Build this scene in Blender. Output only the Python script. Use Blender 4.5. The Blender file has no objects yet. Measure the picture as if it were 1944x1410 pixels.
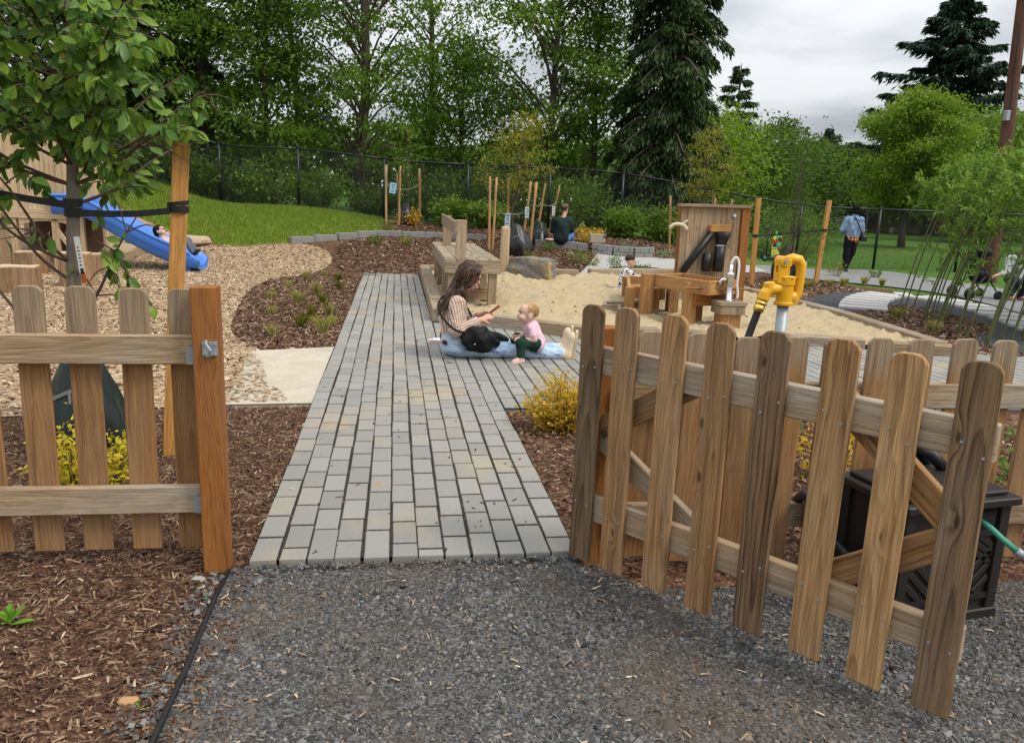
import bpy, bmesh, math, random
import numpy as np
from mathutils import Vector, Matrix
from mathutils.geometry import delaunay_2d_cdt

random.seed(7)
RNG = np.random.default_rng(11)
SC = bpy.context.scene
COL = SC.collection
R = math.radians

# ------------------------------------------------------------------ camera
CAM_H = 1.52
_p, _r, _y = R(12.343), R(2.182), R(8.669)
_f = Vector((math.sin(_y) * math.cos(_p), math.cos(_y) * math.cos(_p), -math.sin(_p)))
_rt = Vector((math.cos(_y), -math.sin(_y), 0)); _up = _rt.cross(_f)
_r2 = _rt * math.cos(_r) + _up * math.sin(_r); _u2 = _up * math.cos(_r) - _rt * math.sin(_r)
cam = bpy.data.cameras.new('camera'); cam.sensor_width = 36; cam.lens = 1500 / 1944 * 36
cam.clip_start = 0.05; cam.clip_end = 2000
cam_o = bpy.data.objects.new('camera', cam); COL.objects.link(cam_o)
m3 = Matrix((_r2, _u2, -_f)).transposed()
cam_o.matrix_world = Matrix.Translation((0, 0, CAM_H)) @ m3.to_4x4()
SC.camera = cam_o

# ------------------------------------------------------------------ sky: an overcast dome (brighter overhead, as cloud cover is)
SUN_DIR = Vector((0.62, -0.42, 0.95)).normalized()
w = bpy.data.worlds.new('World'); SC.world = w; w.use_nodes = True
nt = w.node_tree; nt.nodes.clear(); L = nt.links.new
out = nt.nodes.new('ShaderNodeOutputWorld'); bg = nt.nodes.new('ShaderNodeBackground'); L(bg.outputs[0], out.inputs[0])
tc = nt.nodes.new('ShaderNodeTexCoord'); sep = nt.nodes.new('ShaderNodeSeparateXYZ'); L(tc.outputs['Generated'], sep.inputs[0])
def wm(op, a, b=None, c=None):
    n = nt.nodes.new('ShaderNodeMath'); n.operation = op
    for i, v in enumerate((a, b, c)):
        if v is None: continue
        if isinstance(v, (int, float)): n.inputs[i].default_value = v
        else: L(v, n.inputs[i])
    return n.outputs[0]
def wmix(f, a, b):
    n = nt.nodes.new('ShaderNodeMix'); n.data_type = 'RGBA'
    for i, v in ((0, f), (6, a), (7, b)):
        if isinstance(v, (int, float)): n.inputs[i].default_value = v
        elif isinstance(v, tuple): n.inputs[i].default_value = (*v, 1)
        else: L(v, n.inputs[i])
    return n.outputs[2]
sz = wm('MAXIMUM', sep.outputs[2], 0.0)
den = wm('ADD', sz, 0.16)
comb = nt.nodes.new('ShaderNodeCombineXYZ')
L(wm('DIVIDE', sep.outputs[0], den), comb.inputs[0]); L(wm('DIVIDE', sep.outputs[1], den), comb.inputs[1])
cn = nt.nodes.new('ShaderNodeTexNoise'); cn.inputs['Scale'].default_value = 1.05; cn.inputs['Detail'].default_value = 5
cn.inputs['Roughness'].default_value = 0.52; cn.inputs['Distortion'].default_value = 0.35; L(comb.outputs[0], cn.inputs['Vector'])
cf = nt.nodes.new('ShaderNodeMapRange'); cf.interpolation_type = 'SMOOTHSTEP'
cf.inputs[1].default_value = 0.30; cf.inputs[2].default_value = 0.66; L(cn.outputs[0], cf.inputs[0])
cloud = wmix(cf.outputs[0], (0.27, 0.288, 0.318), (0.56, 0.568, 0.58))
gap = nt.nodes.new('ShaderNodeMapRange'); gap.interpolation_type = 'SMOOTHSTEP'
gap.inputs[1].default_value = 0.10; gap.inputs[2].default_value = 0.0; L(sz, gap.inputs[0])
cloud = wmix(gap.outputs[0], cloud, (0.80, 0.765, 0.69))
cie = wm('MULTIPLY_ADD', sz, 1.9, 0.92)                      # standard overcast luminance rises towards the zenith
vm = nt.nodes.new('ShaderNodeVectorMath'); vm.operation = 'SCALE'; L(cloud, vm.inputs[0]); L(cie, vm.inputs['Scale'])
sky = nt.nodes.new('ShaderNodeTexSky'); sky.sky_type = 'NISHITA'; sky.sun_disc = False
sky.sun_elevation = math.asin(SUN_DIR.z); sky.sun_rotation = math.atan2(SUN_DIR.x, SUN_DIR.y)
sk = nt.nodes.new('ShaderNodeVectorMath'); sk.operation = 'SCALE'; L(sky.outputs[0], sk.inputs[0]); sk.inputs['Scale'].default_value = 0.08
L(wmix(0.9, sk.outputs[0], vm.outputs[0]), bg.inputs[0]); bg.inputs[1].default_value = 1.0

sun = bpy.data.lights.new('sun', 'SUN'); sun.energy = 1.5; sun.angle = R(16); sun.color = (1, 0.93, 0.82)
sun_o = bpy.data.objects.new('sun', sun); COL.objects.link(sun_o)
sun_o.rotation_euler = (-SUN_DIR).to_track_quat('-Z', 'Y').to_euler(); sun_o.location = SUN_DIR * 40

vs = SC.view_settings; vs.view_transform = 'Standard'; vs.look = 'None'; vs.gamma = 1; vs.use_curve_mapping = False; vs.exposure = 0.52
SC.cycles.max_bounces = 6; SC.cycles.diffuse_bounces = 3; SC.cycles.glossy_bounces = 2; SC.cycles.transmission_bounces = 4
SC.cycles.transparent_max_bounces = 4; SC.cycles.use_denoising = True
SC.cycles.caustics_reflective = False; SC.cycles.caustics_refractive = False

# ------------------------------------------------------------------ terrain
def ss(t): t = np.clip(t, 0, 1); return t * t * (3 - 2 * t)
def T(x, y):
    x = np.asarray(x, float); y = np.asarray(y, float)
    rr = 0.78 + 0.24 * ss((1 - x) / 4.) - 0.78 * ss((x - 5.) / 7.)
    return rr * ss((y - 14.5) / 8.) + 0.85 * ss((-4.2 - x) / 4.) * ss((y - 15.5) / 3.5)
def Tz(x, y): return float(T(x, y))

# ------------------------------------------------------------------ materials
def C(r, g, b):
    f = lambda c: (c / 255 / 12.92) if c / 255 <= 0.04045 else ((c / 255 + 0.055) / 1.055) ** 2.4
    return (f(r), f(g), f(b))
class Mat:
    def __init__(s, name, rough=0.8, spec=0.3, metal=0.0, color=(.5, .5, .5)):
        s.m = bpy.data.materials.new(name); s.m.use_nodes = True; s.t = s.m.node_tree; s.L = s.t.links.new
        s.b = s.t.nodes['Principled BSDF']; s.b.inputs['Roughness'].default_value = rough
        s.b.inputs['Specular IOR Level'].default_value = spec; s.b.inputs['Metallic'].default_value = metal
        s.b.inputs['Base Color'].default_value = (*color, 1); s._tc = None
    def n(s, t, **k):
        n = s.t.nodes.new('ShaderNode' + t)
        for a, v in k.items(): setattr(n, a, v)
        return n
    def put(s, sock, v):
        if isinstance(v, (int, float)): sock.default_value = v
        elif isinstance(v, (tuple, list)): sock.default_value = (*v, 1) if len(sock.default_value) == 4 and len(v) == 3 else v
        else: s.L(v, sock)
    def co(s, k='Object'):
        if s._tc is None: s._tc = s.n('TexCoord')
        return s._tc.outputs[k]
    def pos(s): return s.n('NewGeometry').outputs['Position']
    def isl(s): return s.n('NewGeometry').outputs['Random Per Island']
    def rnd(s): return s.n('ObjectInfo').outputs['Random']
    def math(s, op, a, b=0.0, c=None, clamp=False):
        n = s.n('Math', operation=op); n.use_clamp = clamp; s.put(n.inputs[0], a); s.put(n.inputs[1], b)
        if c is not None: s.put(n.inputs[2], c)
        return n.outputs[0]
    def vm(s, op, a, b=None, sc=None):
        n = s.n('VectorMath', operation=op); s.put(n.inputs[0], a)
        if b is not None: s.put(n.inputs[1], b)
        if sc is not None: s.put(n.inputs['Scale'], sc)
        return n.outputs['Value'] if op in ('LENGTH', 'DISTANCE', 'DOT_PRODUCT') else n.outputs[0]
    def noise(s, v, scale=5, detail=3, rough=.5, dist=0.0):
        n = s.n('TexNoise'); s.put(n.inputs['Vector'], v); s.put(n.inputs['Scale'], scale); s.put(n.inputs['Detail'], detail)
        s.put(n.inputs['Roughness'], rough); s.put(n.inputs['Distortion'], dist); return n.outputs[0]
    def vor(s, v, scale=5, out='Distance', feature='F1', rand=1.0):
        n = s.n('TexVoronoi', feature=feature); s.put(n.inputs['Vector'], v); s.put(n.inputs['Scale'], scale)
        s.put(n.inputs['Randomness'], rand); return n.outputs[out]
    def rng(s, v, a, b, c=0.0, d=1.0):
        n = s.n('MapRange', interpolation_type='SMOOTHSTEP'); s.put(n.inputs[0], v)
        for i, q in zip((1, 2, 3, 4), (a, b, c, d)): n.inputs[i].default_value = q
        return n.outputs[0]
    def mix(s, f, a, b, mode='MIX'):
        n = s.n('Mix', data_type='RGBA', blend_type=mode); s.put(n.inputs[0], f); s.put(n.inputs[6], a); s.put(n.inputs[7], b); return n.outputs[2]
    def ramp(s, f, stops, interp='LINEAR'):
        n = s.n('ValToRGB'); n.color_ramp.interpolation = interp; e = n.color_ramp.elements
        while len(e) < len(stops): e.new(0.5)
        for q, (p, c) in zip(e, stops): q.position = p; q.color = (*c, 1)
        s.put(n.inputs[0], f); return n.outputs[0]
    def sepxyz(s, v): n = s.n('SeparateXYZ'); s.put(n.inputs[0], v); return n.outputs
    def comb(s, x, y, z):
        n = s.n('CombineXYZ')
        for i, v in enumerate((x, y, z)): s.put(n.inputs[i], v)
        return n.outputs[0]
    def color(s, c): s.put(s.b.inputs['Base Color'], c); return s
    def bump(s, h, strength=.5, dist=.01):
        n = s.n('Bump'); s.put(n.inputs['Height'], h); n.inputs['Strength'].default_value = strength; n.inputs['Distance'].default_value = dist
        s.L(n.outputs[0], s.b.inputs['Normal']); return s

def wood(name, light, dark, grey, gamt, ring=.012, knots=1.0, top=None, rough=.78, contrast=1.0, vary=.35):
    """boards run along their local Z; rings round a tilted pith give arches, knots and weathering"""
    s = Mat(name, rough=rough, spec=.25)
    o = s.co('Object'); r = s.rnd(); x, y, z = s.sepxyz(o)
    r2 = s.math('FRACT', s.math('MULTIPLY', r, 7.31)); r3 = s.math('FRACT', s.math('MULTIPLY', r, 23.7)); r4 = s.math('FRACT', s.math('MULTIPLY', r, 61.3))
    off = s.comb(s.math('MULTIPLY', r, 37.), s.math('MULTIPLY', r2, 19.), s.math('MULTIPLY', r3, 53.))
    P = s.vm('ADD', o, off)
    Ps = s.vm('MULTIPLY', P, (9., 9., 1.6))
    warp = s.math('SUBTRACT', s.noise(Ps, 1.0, 3, .55), .5)
    warp2 = s.math('SUBTRACT', s.noise(s.vm('MULTIPLY', P, (28., 28., 5.)), 1.0, 2), .5)
    kd = s.vor(s.vm('MULTIPLY', P, (7.5, 7.5, 2.6)), 1.0)
    kn = s.rng(kd, .24, .0)
    cx = s.math('ADD', x, s.math('MULTIPLY', s.math('SUBTRACT', r2, .5), .09))
    cx = s.math('ADD', cx, s.math('MULTIPLY', warp, .05))
    cy = s.math('ADD', s.math('ADD', y, s.math('MULTIPLY', s.math('SUBTRACT', r3, .35), .10)), s.math('MULTIPLY', z, s.math('MULTIPLY', s.math('SUBTRACT', r4, .5), .16)))
    cy = s.math('ADD', cy, s.math('MULTIPLY', warp, .045))
    rad = s.math('SQRT', s.math('ADD', s.math('MULTIPLY', cx, cx), s.math('MULTIPLY', cy, cy)))
    rad = s.math('ADD', rad, s.math('MULTIPLY', kn, .022 * knots))
    rad = s.math('ADD', rad, s.math('MULTIPLY', warp2, .004))
    saw = s.math('FRACT', s.math('DIVIDE', rad, ring))
    late = s.ramp(saw, [(0, (0, 0, 0)), (.40, (.10,) * 3), (.68, (.55,) * 3), (.86, (1,) * 3), (.93, (1,) * 3), (1, (0, 0, 0))])
    late = s.math('MULTIPLY', late, s.rng(s.noise(s.vm('MULTIPLY', P, (14, 14, 2)), 1., 2), .25, .7, .35, 1.), clamp=True)
    base = s.mix(s.math('MULTIPLY', late, .8 * contrast, clamp=True), light, dark)
    blot = s.noise(s.vm('MULTIPLY', P, (5., 5., 1.4)), 1.0, 4, .6)
    g = s.math('MULTIPLY', s.rng(blot, .35, .68), gamt, clamp=True)
    if top is not None:
        tz = s.math('ADD', z, s.math('MULTIPLY', s.math('SUBTRACT', blot, .5), .3))
        g = s.math('MAXIMUM', g, s.math('MULTIPLY', s.rng(tz, top - .1, top + .06), .85))
    gl = s.mix(s.math('MULTIPLY', late, .5), grey, tuple(c * .62 for c in grey))
    base = s.mix(g, base, gl)
    fib = s.noise(s.vm('MULTIPLY', P, (260., 260., 7.)), 1., 2)
    base = s.mix(.5, base, s.mix(s.rng(fib, .3, .75), (.28,) * 3, (1.0,) * 3), 'MULTIPLY')
    strk = s.noise(s.vm('MULTIPLY', P, (34., 34., 1.3)), 1., 4, .65)
    base = s.mix(.85, base, s.ramp(strk, [(.28, (.50, .40, .32)), (.5, (.95, .93, .9)), (.75, (1.12, 1.06, .98))]), 'MULTIPLY')
    base = s.mix(s.math('MULTIPLY', s.rng(kd, .075, .04), .75 * min(1, knots)), base, tuple(c * .33 for c in dark))
    val = s.math('ADD', 1 - vary / 2, s.math('MULTIPLY', r4, vary))
    base = s.mix(1.0, base, s.comb(val, val, val), 'MULTIPLY')
    s.color(base); h = s.math('SUBTRACT', s.math('MULTIPLY', fib, .35), s.math('MULTIPLY', late, .8)); s.bump(h, .3, .002)
    return s.m

def plain(name, col, rough=.6, metal=0., spec=.4, var=.12, nscale=14, bump=0.0):
    s = Mat(name, rough=rough, spec=spec, metal=metal)
    n = s.noise(s.co('Object'), nscale, 4, .6)
    s.color(s.mix(n, tuple(c * (1 - var) for c in col), tuple(min(1, c * (1 + var)) for c in col)))
    if bump: s.bump(s.noise(s.co('Object'), nscale * 4, 3), bump, .004)
    return s.m

def leafmat(name, stops, trans=.35, rough=.5, spec=.25, per='island', world=1.2):
    s = Mat(name, rough=rough, spec=spec)
    f = s.isl() if per == 'island' else s.rnd()
    f = s.math('ADD', s.math('MULTIPLY', f, .72), s.math('MULTIPLY', s.noise(s.pos(), world, 2), .28))
    c = s.ramp(f, stops); s.color(c)
    t = s.n('BsdfTranslucent'); s.L(s.mix(1.0, c, (1.15, 1.2, .6), 'MULTIPLY'), t.inputs[0])
    mx = s.n('MixShader'); mx.inputs[0].default_value = trans; s.L(s.b.outputs[0], mx.inputs[1]); s.L(t.outputs[0], mx.inputs[2])
    s.L(mx.outputs[0], s.t.nodes['Material Output'].inputs[0]); return s.m

# ------------------------------------------------------------------ mesh helpers
def link(o, parent=None):
    COL.objects.link(o)
    if parent is not None:
        o.parent = parent
        o.matrix_parent_inverse = parent.matrix_basis.inverted()      # everything is authored in world coordinates
    return o
def np_mesh(name, V, F, mat=None, smooth=False):
    V = np.asarray(V, np.float32).reshape(-1, 3); F = np.asarray(F, np.int32); k = F.shape[1]
    me = bpy.data.meshes.new(name); me.vertices.add(len(V)); me.vertices.foreach_set('co', V.ravel())
    me.loops.add(F.size); me.loops.foreach_set('vertex_index', F.ravel())
    me.polygons.add(len(F)); me.polygons.foreach_set('loop_start', np.arange(0, F.size, k, dtype=np.int32))
    if smooth: me.polygons.foreach_set('use_smooth', np.ones(len(F), bool))
    me.update(calc_edges=True); me.validate()
    if mat: me.materials.append(mat)
    return me
def py_mesh(name, V, F, mat=None, smooth=False):
    me = bpy.data.meshes.new(name); me.from_pydata([tuple(v) for v in V], [], [tuple(f) for f in F])
    if smooth: me.polygons.foreach_set('use_smooth', np.ones(len(me.polygons), bool))
    if mat: me.materials.append(mat)
    me.update(); return me
def place(name, me, parent=None, loc=(0, 0, 0), rot=None):
    o = bpy.data.objects.new(name, me)
    if rot is not None: o.matrix_world = Matrix.Translation(loc) @ (rot.to_4x4() if hasattr(rot, 'to_4x4') else rot)
    else: o.location = loc
    b = o.matrix_basis.copy(); link(o, parent); o.matrix_basis = b
    return o
def tag(o, label=None, cat=None, group=None, kind=None):
    if label: o['label'] = label
    if cat: o['category'] = cat
    if group: o['group'] = group
    if kind: o['kind'] = kind
    return o
def thing(name, label, cat, loc=(0, 0, 0), group=None):
    o = bpy.data.objects.new(name, None); o.location = loc; o.empty_display_size = .1; COL.objects.link(o)
    return tag(o, label, cat, group)

class MB:
    """collects shapes into one mesh"""
    def __init__(s): s.v = []; s.f = []
    def add(s, V, F):
        n = len(s.v); s.v += [tuple(v) for v in V]; s.f += [tuple(i + n for i in f) for f in F]; return s
    def box(s, c, size, rot=None):
        a, b, d = (q / 2 for q in size); V = [Vector((x, y, z)) for x in (-a, a) for y in (-b, b) for z in (-d, d)]
        if rot is not None: V = [rot @ v for v in V]
        c = Vector(c); return s.add([v + c for v in V], [(0, 1, 3, 2), (4, 6, 7, 5), (0, 4, 5, 1), (2, 3, 7, 6), (0, 2, 6, 4), (1, 5, 7, 3)])
    def tube(s, pts, rad, n=8, cap=True):
        pts = [Vector(p) for p in pts]; m = len(pts)
        if not hasattr(rad, '__len__'): rad = [rad] * m
        V = []; up = None
        for i, p in enumerate(pts):
            t = (pts[min(i + 1, m - 1)] - pts[max(i - 1, 0)]).normalized()
            if up is None: up = t.orthogonal().normalized()
            else:
                up = up - t * up.dot(t)
                up = up.normalized() if up.length > 1e-6 else t.orthogonal().normalized()
            sd = t.cross(up)
            V += [p + (up * math.cos(2 * math.pi * k / n) + sd * math.sin(2 * math.pi * k / n)) * rad[i] for k in range(n)]
        F = [(i * n + k, i * n + (k + 1) % n, (i + 1) * n + (k + 1) % n, (i + 1) * n + k) for i in range(m - 1) for k in range(n)]
        if cap: F += [tuple(range(n - 1, -1, -1)), tuple(range((m - 1) * n, m * n))]
        return s.add(V, F)
    def lathe(s, prof, c=(0, 0, 0), n=20, rot=None, cap=True):
        V = [Vector((r * math.cos(2 * math.pi * k / n), r * math.sin(2 * math.pi * k / n), z)) for r, z in prof for k in range(n)]
        if rot is not None: V = [rot @ v for v in V]
        c = Vector(c); V = [v + c for v in V]; m = len(prof)
        F = [(i * n + k, i * n + (k + 1) % n, (i + 1) * n + (k + 1) % n, (i + 1) * n + k) for i in range(m - 1) for k in range(n)]
        if cap: F += [tuple(range(n - 1, -1, -1)), tuple(range((m - 1) * n, m * n))]
        return s.add(V, F)
    def build(s, name, mat, parent=None, smooth=False, bevel=0.0, loc=None):
        me = py_mesh(name, s.v, s.f, mat, smooth)
        if bevel:
            bm = bmesh.new(); bm.from_mesh(me)
            bmesh.ops.remove_doubles(bm, verts=bm.verts, dist=1e-5)
            bmesh.ops.bevel(bm, geom=list(bm.edges), offset=bevel, segments=1, affect='EDGES', profile=.5, clamp_overlap=True)
            bm.to_mesh(me); bm.free()
        return place(name, me, parent)

_bc = {}
def chamfer_box(sx, sy, sz, bev, mat):
    k = (round(sx, 4), round(sy, 4), round(sz, 4), bev, mat.name)
    if k not in _bc:
        bm = bmesh.new(); bmesh.ops.create_cube(bm, size=1)
        for v in bm.verts: v.co = Vector((v.co.x * sx, v.co.y * sy, (v.co.z + .5) * sz))
        if bev: bmesh.ops.bevel(bm, geom=list(bm.edges), offset=bev, segments=1, affect='EDGES', profile=.5, clamp_overlap=True)
        me = bpy.data.meshes.new('board'); bm.to_mesh(me); bm.free(); me.materials.append(mat); _bc[k] = me
    return _bc[k]
def frame_z(a, b, wdir):
    a = Vector(a); b = Vector(b); z = (b - a).normalized(); x = Vector(wdir); x = (x - z * x.dot(z)).normalized(); y = z.cross(x)
    return Matrix((x, y, z)).transposed(), (b - a).length
def board(name, a, b, w, t, mat, parent=None, wdir=(1, 0, 0), bev=.004):
    """a plank from a to b: w wide along wdir, t thick; grain along its length"""
    rot, ln = frame_z(a, b, wdir)
    return place(name, chamfer_box(w, t, ln, bev, mat), parent, a, rot)
def picket_mesh(w, ln, t, ear, mat, key=''):
    k = ('p', round(w, 3), round(ln, 3), round(t, 3), mat.name, key)
    if k not in _bc:
        h = w / 2; e = ear
        prof = [(-h, 0), (h, 0), (h, ln - e), (h - e * .40, ln - e * .42), (h - e, ln), (-h + e, ln), (-h + e * .40, ln - e * .42), (-h, ln - e)]
        bm = bmesh.new(); vs = [bm.verts.new((x, -t / 2, z)) for x, z in prof]; f = bm.faces.new(vs)
        r = bmesh.ops.extrude_face_region(bm, geom=[f]); bmesh.ops.translate(bm, vec=(0, t, 0), verts=[g for g in r['geom'] if isinstance(g, bmesh.types.BMVert)])
        bmesh.ops.recalc_face_normals(bm, faces=bm.faces)
        bmesh.ops.bevel(bm, geom=[e for e in bm.edges], offset=.0035, segments=1, affect='EDGES', profile=.5)
        me = bpy.data.meshes.new('picket'); bm.to_mesh(me); bm.free(); me.materials.append(mat); _bc[k] = me
    return _bc[k]

def inside(poly, X, Y):
    X = np.asarray(X); Y = np.asarray(Y); r = np.zeros(X.shape, bool); n = len(poly)
    for i in range(n):
        x1, y1 = poly[i]; x2, y2 = poly[(i + 1) % n]
        c = (y1 > Y) != (y2 > Y)
        with np.errstate(divide='ignore', invalid='ignore'):
            r ^= c & (X < (x2 - x1) * (Y - y1) / (y2 - y1 + 1e-12) + x1)
    return r
def smooth_poly(poly, it=2):
    for _ in range(it):
        q = []
        for i in range(len(poly)):
            a, b = poly[i], poly[(i + 1) % len(poly)]
            q += [(a[0] * .75 + b[0] * .25, a[1] * .75 + b[1] * .25), (a[0] * .25 + b[0] * .75, a[1] * .25 + b[1] * .75)]
        poly = q
    return poly
def drape(name, poly, dz, mat, step=.5, zf=None, parent=None, kind='structure', smooth=True):
    pts = []
    for i in range(len(poly)):
        a = Vector(poly[i]); b = Vector(poly[(i + 1) % len(poly)]); n = max(1, int((b - a).length / step))
        pts += [a.lerp(b, k / n) for k in range(n)]
    nb = len(pts); xs = [p.x for p in pts]; ys = [p.y for p in pts]
    gx, gy = np.meshgrid(np.arange(min(xs) + step * .5, max(xs), step), np.arange(min(ys) + step * .5, max(ys), step))
    gx = gx.ravel() + RNG.uniform(-.15, .15, gx.size) * step; gy = gy.ravel() + RNG.uniform(-.15, .15, gy.size) * step
    k = inside([tuple(p) for p in pts], gx, gy); pts += [Vector((x, y)) for x, y in zip(gx[k], gy[k])]
    v, e, f, *_ = delaunay_2d_cdt(pts, [(i, (i + 1) % nb) for i in range(nb)], [], 1, 1e-5)
    V = np.array([(p.x, p.y) for p in v]); z = (T(V[:, 0], V[:, 1]) if zf is None else zf(V[:, 0], V[:, 1])) + dz
    F = []
    for q in f:
        a, b, c = (V[i] for i in q[:3])
        F.append(q if (b[0] - a[0]) * (c[1] - a[1]) - (b[1] - a[1]) * (c[0] - a[0]) > 0 else q[::-1])
    o = place(name, py_mesh(name, np.column_stack([V, z]), F, mat, smooth), parent)
    return tag(o, kind=kind) if kind else o

def unit(a): return a / np.maximum(np.linalg.norm(a, axis=1, keepdims=True), 1e-9)
def leaf_mesh(name, P, D, S, mat, aspect=.5, N=None, fold=.12):
    """one folded four-cornered leaf for each point"""
    n = len(P); D = unit(D); N = RNG.normal(size=(n, 3)) if N is None else N
    sd = unit(np.cross(D, N)); nn = np.cross(sd, D); S = np.asarray(S).reshape(-1, 1) * np.ones((n, 1))
    mid = P + D * S * .45 + nn * S * fold
    V = np.stack([P, mid + sd * S * aspect * .5, P + D * S - nn * S * fold * .5, mid - sd * S * aspect * .5], 1).reshape(-1, 3)
    return np_mesh(name, V, np.arange(4 * n).reshape(n, 4), mat)
def scatter(name, X, Y, Z, size, mat, kind='chip', lenr=(2, 5), parent=None, tilt=.35, seed=0, flat=.3):
    rg = np.random.default_rng(seed); n = len(X)
    if kind == 'chip':
        b = np.array([(-1, -1, -1), (1, -.7, -1), (1, .8, -1), (-1, 1, -1), (-.85, .15, 1), (.8, -.1, 1)], float) * .5      # a splinter with a ridge
        F = np.array([(0, 1, 5), (0, 5, 4), (2, 3, 4), (2, 4, 5), (1, 2, 5), (3, 0, 4)])
        wd = size * rg.uniform(.4, 1.5, n) ** 1.2; sc = np.stack([wd * rg.uniform(*lenr, n), wd, wd * flat], 1)
    else:
        b = np.array([(1, 0, -.3), (-1, 0, -.3), (0, 1, -.3), (0, -1, -.3), (.1, -.05, 1)], float) * .5      # the half that shows above the ground
        F = np.array([(0, 2, 4), (2, 1, 4), (1, 3, 4), (3, 0, 4)])
        wd = size * np.exp(rg.normal(0, .45, n)); sc = np.stack([wd * rg.uniform(.8, 1.6, n), wd * rg.uniform(.7, 1.2, n), wd * rg.uniform(.45, .9, n)], 1)
    m = len(b); V = b[None] * sc[:, None, :]; V = V * (1 + rg.normal(0, .14, (n, m, 1)))
    a = rg.uniform(0, 2 * np.pi, n); t = rg.normal(0, tilt, n); u = rg.normal(0, tilt, n)
    x, y, z = V[..., 0].copy(), V[..., 1].copy(), V[..., 2].copy(); ct, st = np.cos(t)[:, None], np.sin(t)[:, None]
    x, z = x * ct - z * st, x * st + z * ct; ct, st = np.cos(u)[:, None], np.sin(u)[:, None]
    y, z = y * ct - z * st, y * st + z * ct; ca, sa = np.cos(a)[:, None], np.sin(a)[:, None]
    x, y = x * ca - y * sa, x * sa + y * ca
    W = np.stack([x + X[:, None], y + Y[:, None], z + Z[:, None]], -1).reshape(-1, 3)
    FF = (F[None] + (np.arange(n) * m)[:, None, None]).reshape(-1, F.shape[1])
    return place(name, np_mesh(name, W, FF, mat), parent)

# ------------------------------------------------------------------ organic surfaces: a smooth union of round cones and ellipsoids
def cap(a, b, ra, rb=None): return ('c', np.array(a, float), np.array(b, float), ra, ra if rb is None else rb)
def ell(c, r, rot=None): return ('e', np.array(c, float), np.array(r, float), None if rot is None else np.array(rot))
def blob_mesh(name, prims, mat, res=.012, k=.02, grow=0.0, warp=None, smooth=True):
    lo = np.full(3, 1e9); hi = -lo
    for p in prims:
        if p[0] == 'c':
            m = max(p[3], p[4]); lo = np.minimum(lo, np.minimum(p[1], p[2]) - m); hi = np.maximum(hi, np.maximum(p[1], p[2]) + m)
        else: m = p[2].max(); lo = np.minimum(lo, p[1] - m); hi = np.maximum(hi, p[1] + m)
    pad = grow + k + 3 * res; lo -= pad; hi += pad
    n = np.maximum(np.ceil((hi - lo) / res).astype(int) + 1, 4); A = np.full(n, pad * 2.0)
    for p in prims:
        if p[0] == 'c': m = max(p[3], p[4]); l = np.minimum(p[1], p[2]) - m; h = np.maximum(p[1], p[2]) + m
        else: m = p[2].max(); l = p[1] - m; h = p[1] + m
        i0 = np.clip(((l - pad - lo) / res).astype(int), 0, n - 1); i1 = np.clip(((h + pad - lo) / res).astype(int) + 2, 1, n)
        G = np.stack(np.meshgrid(*[lo[q] + res * np.arange(i0[q], i1[q]) for q in range(3)], indexing='ij'), -1)
        if warp is not None: G = G + warp(G)
        if p[0] == 'c':
            ba = p[2] - p[1]; pa = G - p[1]; hh = np.clip(pa @ ba / max(ba @ ba, 1e-12), 0, 1)
            d = np.linalg.norm(pa - hh[..., None] * ba, axis=-1) - (p[3] + (p[4] - p[3]) * hh)
        else:
            q = G - p[1]
            if p[3] is not None: q = q @ p[3]
            k0 = np.linalg.norm(q / p[2], axis=-1); k1 = np.linalg.norm(q / p[2] ** 2, axis=-1) + 1e-9; d = k0 * (k0 - 1) / k1
        d = d - grow; sl = tuple(slice(a, b) for a, b in zip(i0, i1)); o = A[sl]
        h = np.maximum(k - np.abs(o - d), 0) / k; A[sl] = np.minimum(o, d) - h * h * k * .25
    I = A < 0; nx, ny, nz = n - 1
    acc = np.zeros((nx, ny, nz, 3)); cnt = np.zeros((nx, ny, nz))
    cor = [(a, b, c) for a in (0, 1) for b in (0, 1) for c in (0, 1)]
    sub = lambda M, c: M[c[0]:c[0] + nx, c[1]:c[1] + ny, c[2]:c[2] + nz]
    for c1 in cor:
        for ax in range(3):
            if c1[ax]: continue
            c2 = list(c1); c2[ax] = 1; a, b = sub(A, c1), sub(A, c2); x = (a < 0) != (b < 0)
            t = np.where(x, a / np.where(a == b, 1, a - b), 0)
            for q in range(3): acc[..., q] += x * (c1[q] + (t if q == ax else 0))
            cnt += x
    act = cnt > 0; idx = np.full(cnt.shape, -1, np.int64); idx[act] = np.arange(act.sum())
    w = np.argwhere(act); V = lo + res * (w + acc[act] / cnt[act][:, None])
    F = []
    for ax in range(3):
        u, v = [(1, 2), (2, 0), (0, 1)][ax]
        s1 = [slice(None)] * 3; s2 = [slice(None)] * 3; s1[ax] = slice(0, -1); s2[ax] = slice(1, None)
        E = np.argwhere(I[tuple(s1)] != I[tuple(s2)]); E = E[(E[:, u] > 0) & (E[:, v] > 0) & (E[:, u] < n[u] - 1) & (E[:, v] < n[v] - 1)]
        fl = I[tuple(E.T)]; q = []
        for du, dv in ((-1, -1), (0, -1), (0, 0), (-1, 0)):
            e = E.copy(); e[:, u] += du; e[:, v] += dv; q.append(idx[tuple(e.T)])
        q = np.stack(q, 1); q[~fl] = q[~fl][:, ::-1]; F.append(q)
    return np_mesh(name, V, np.concatenate(F), mat, smooth)

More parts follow.
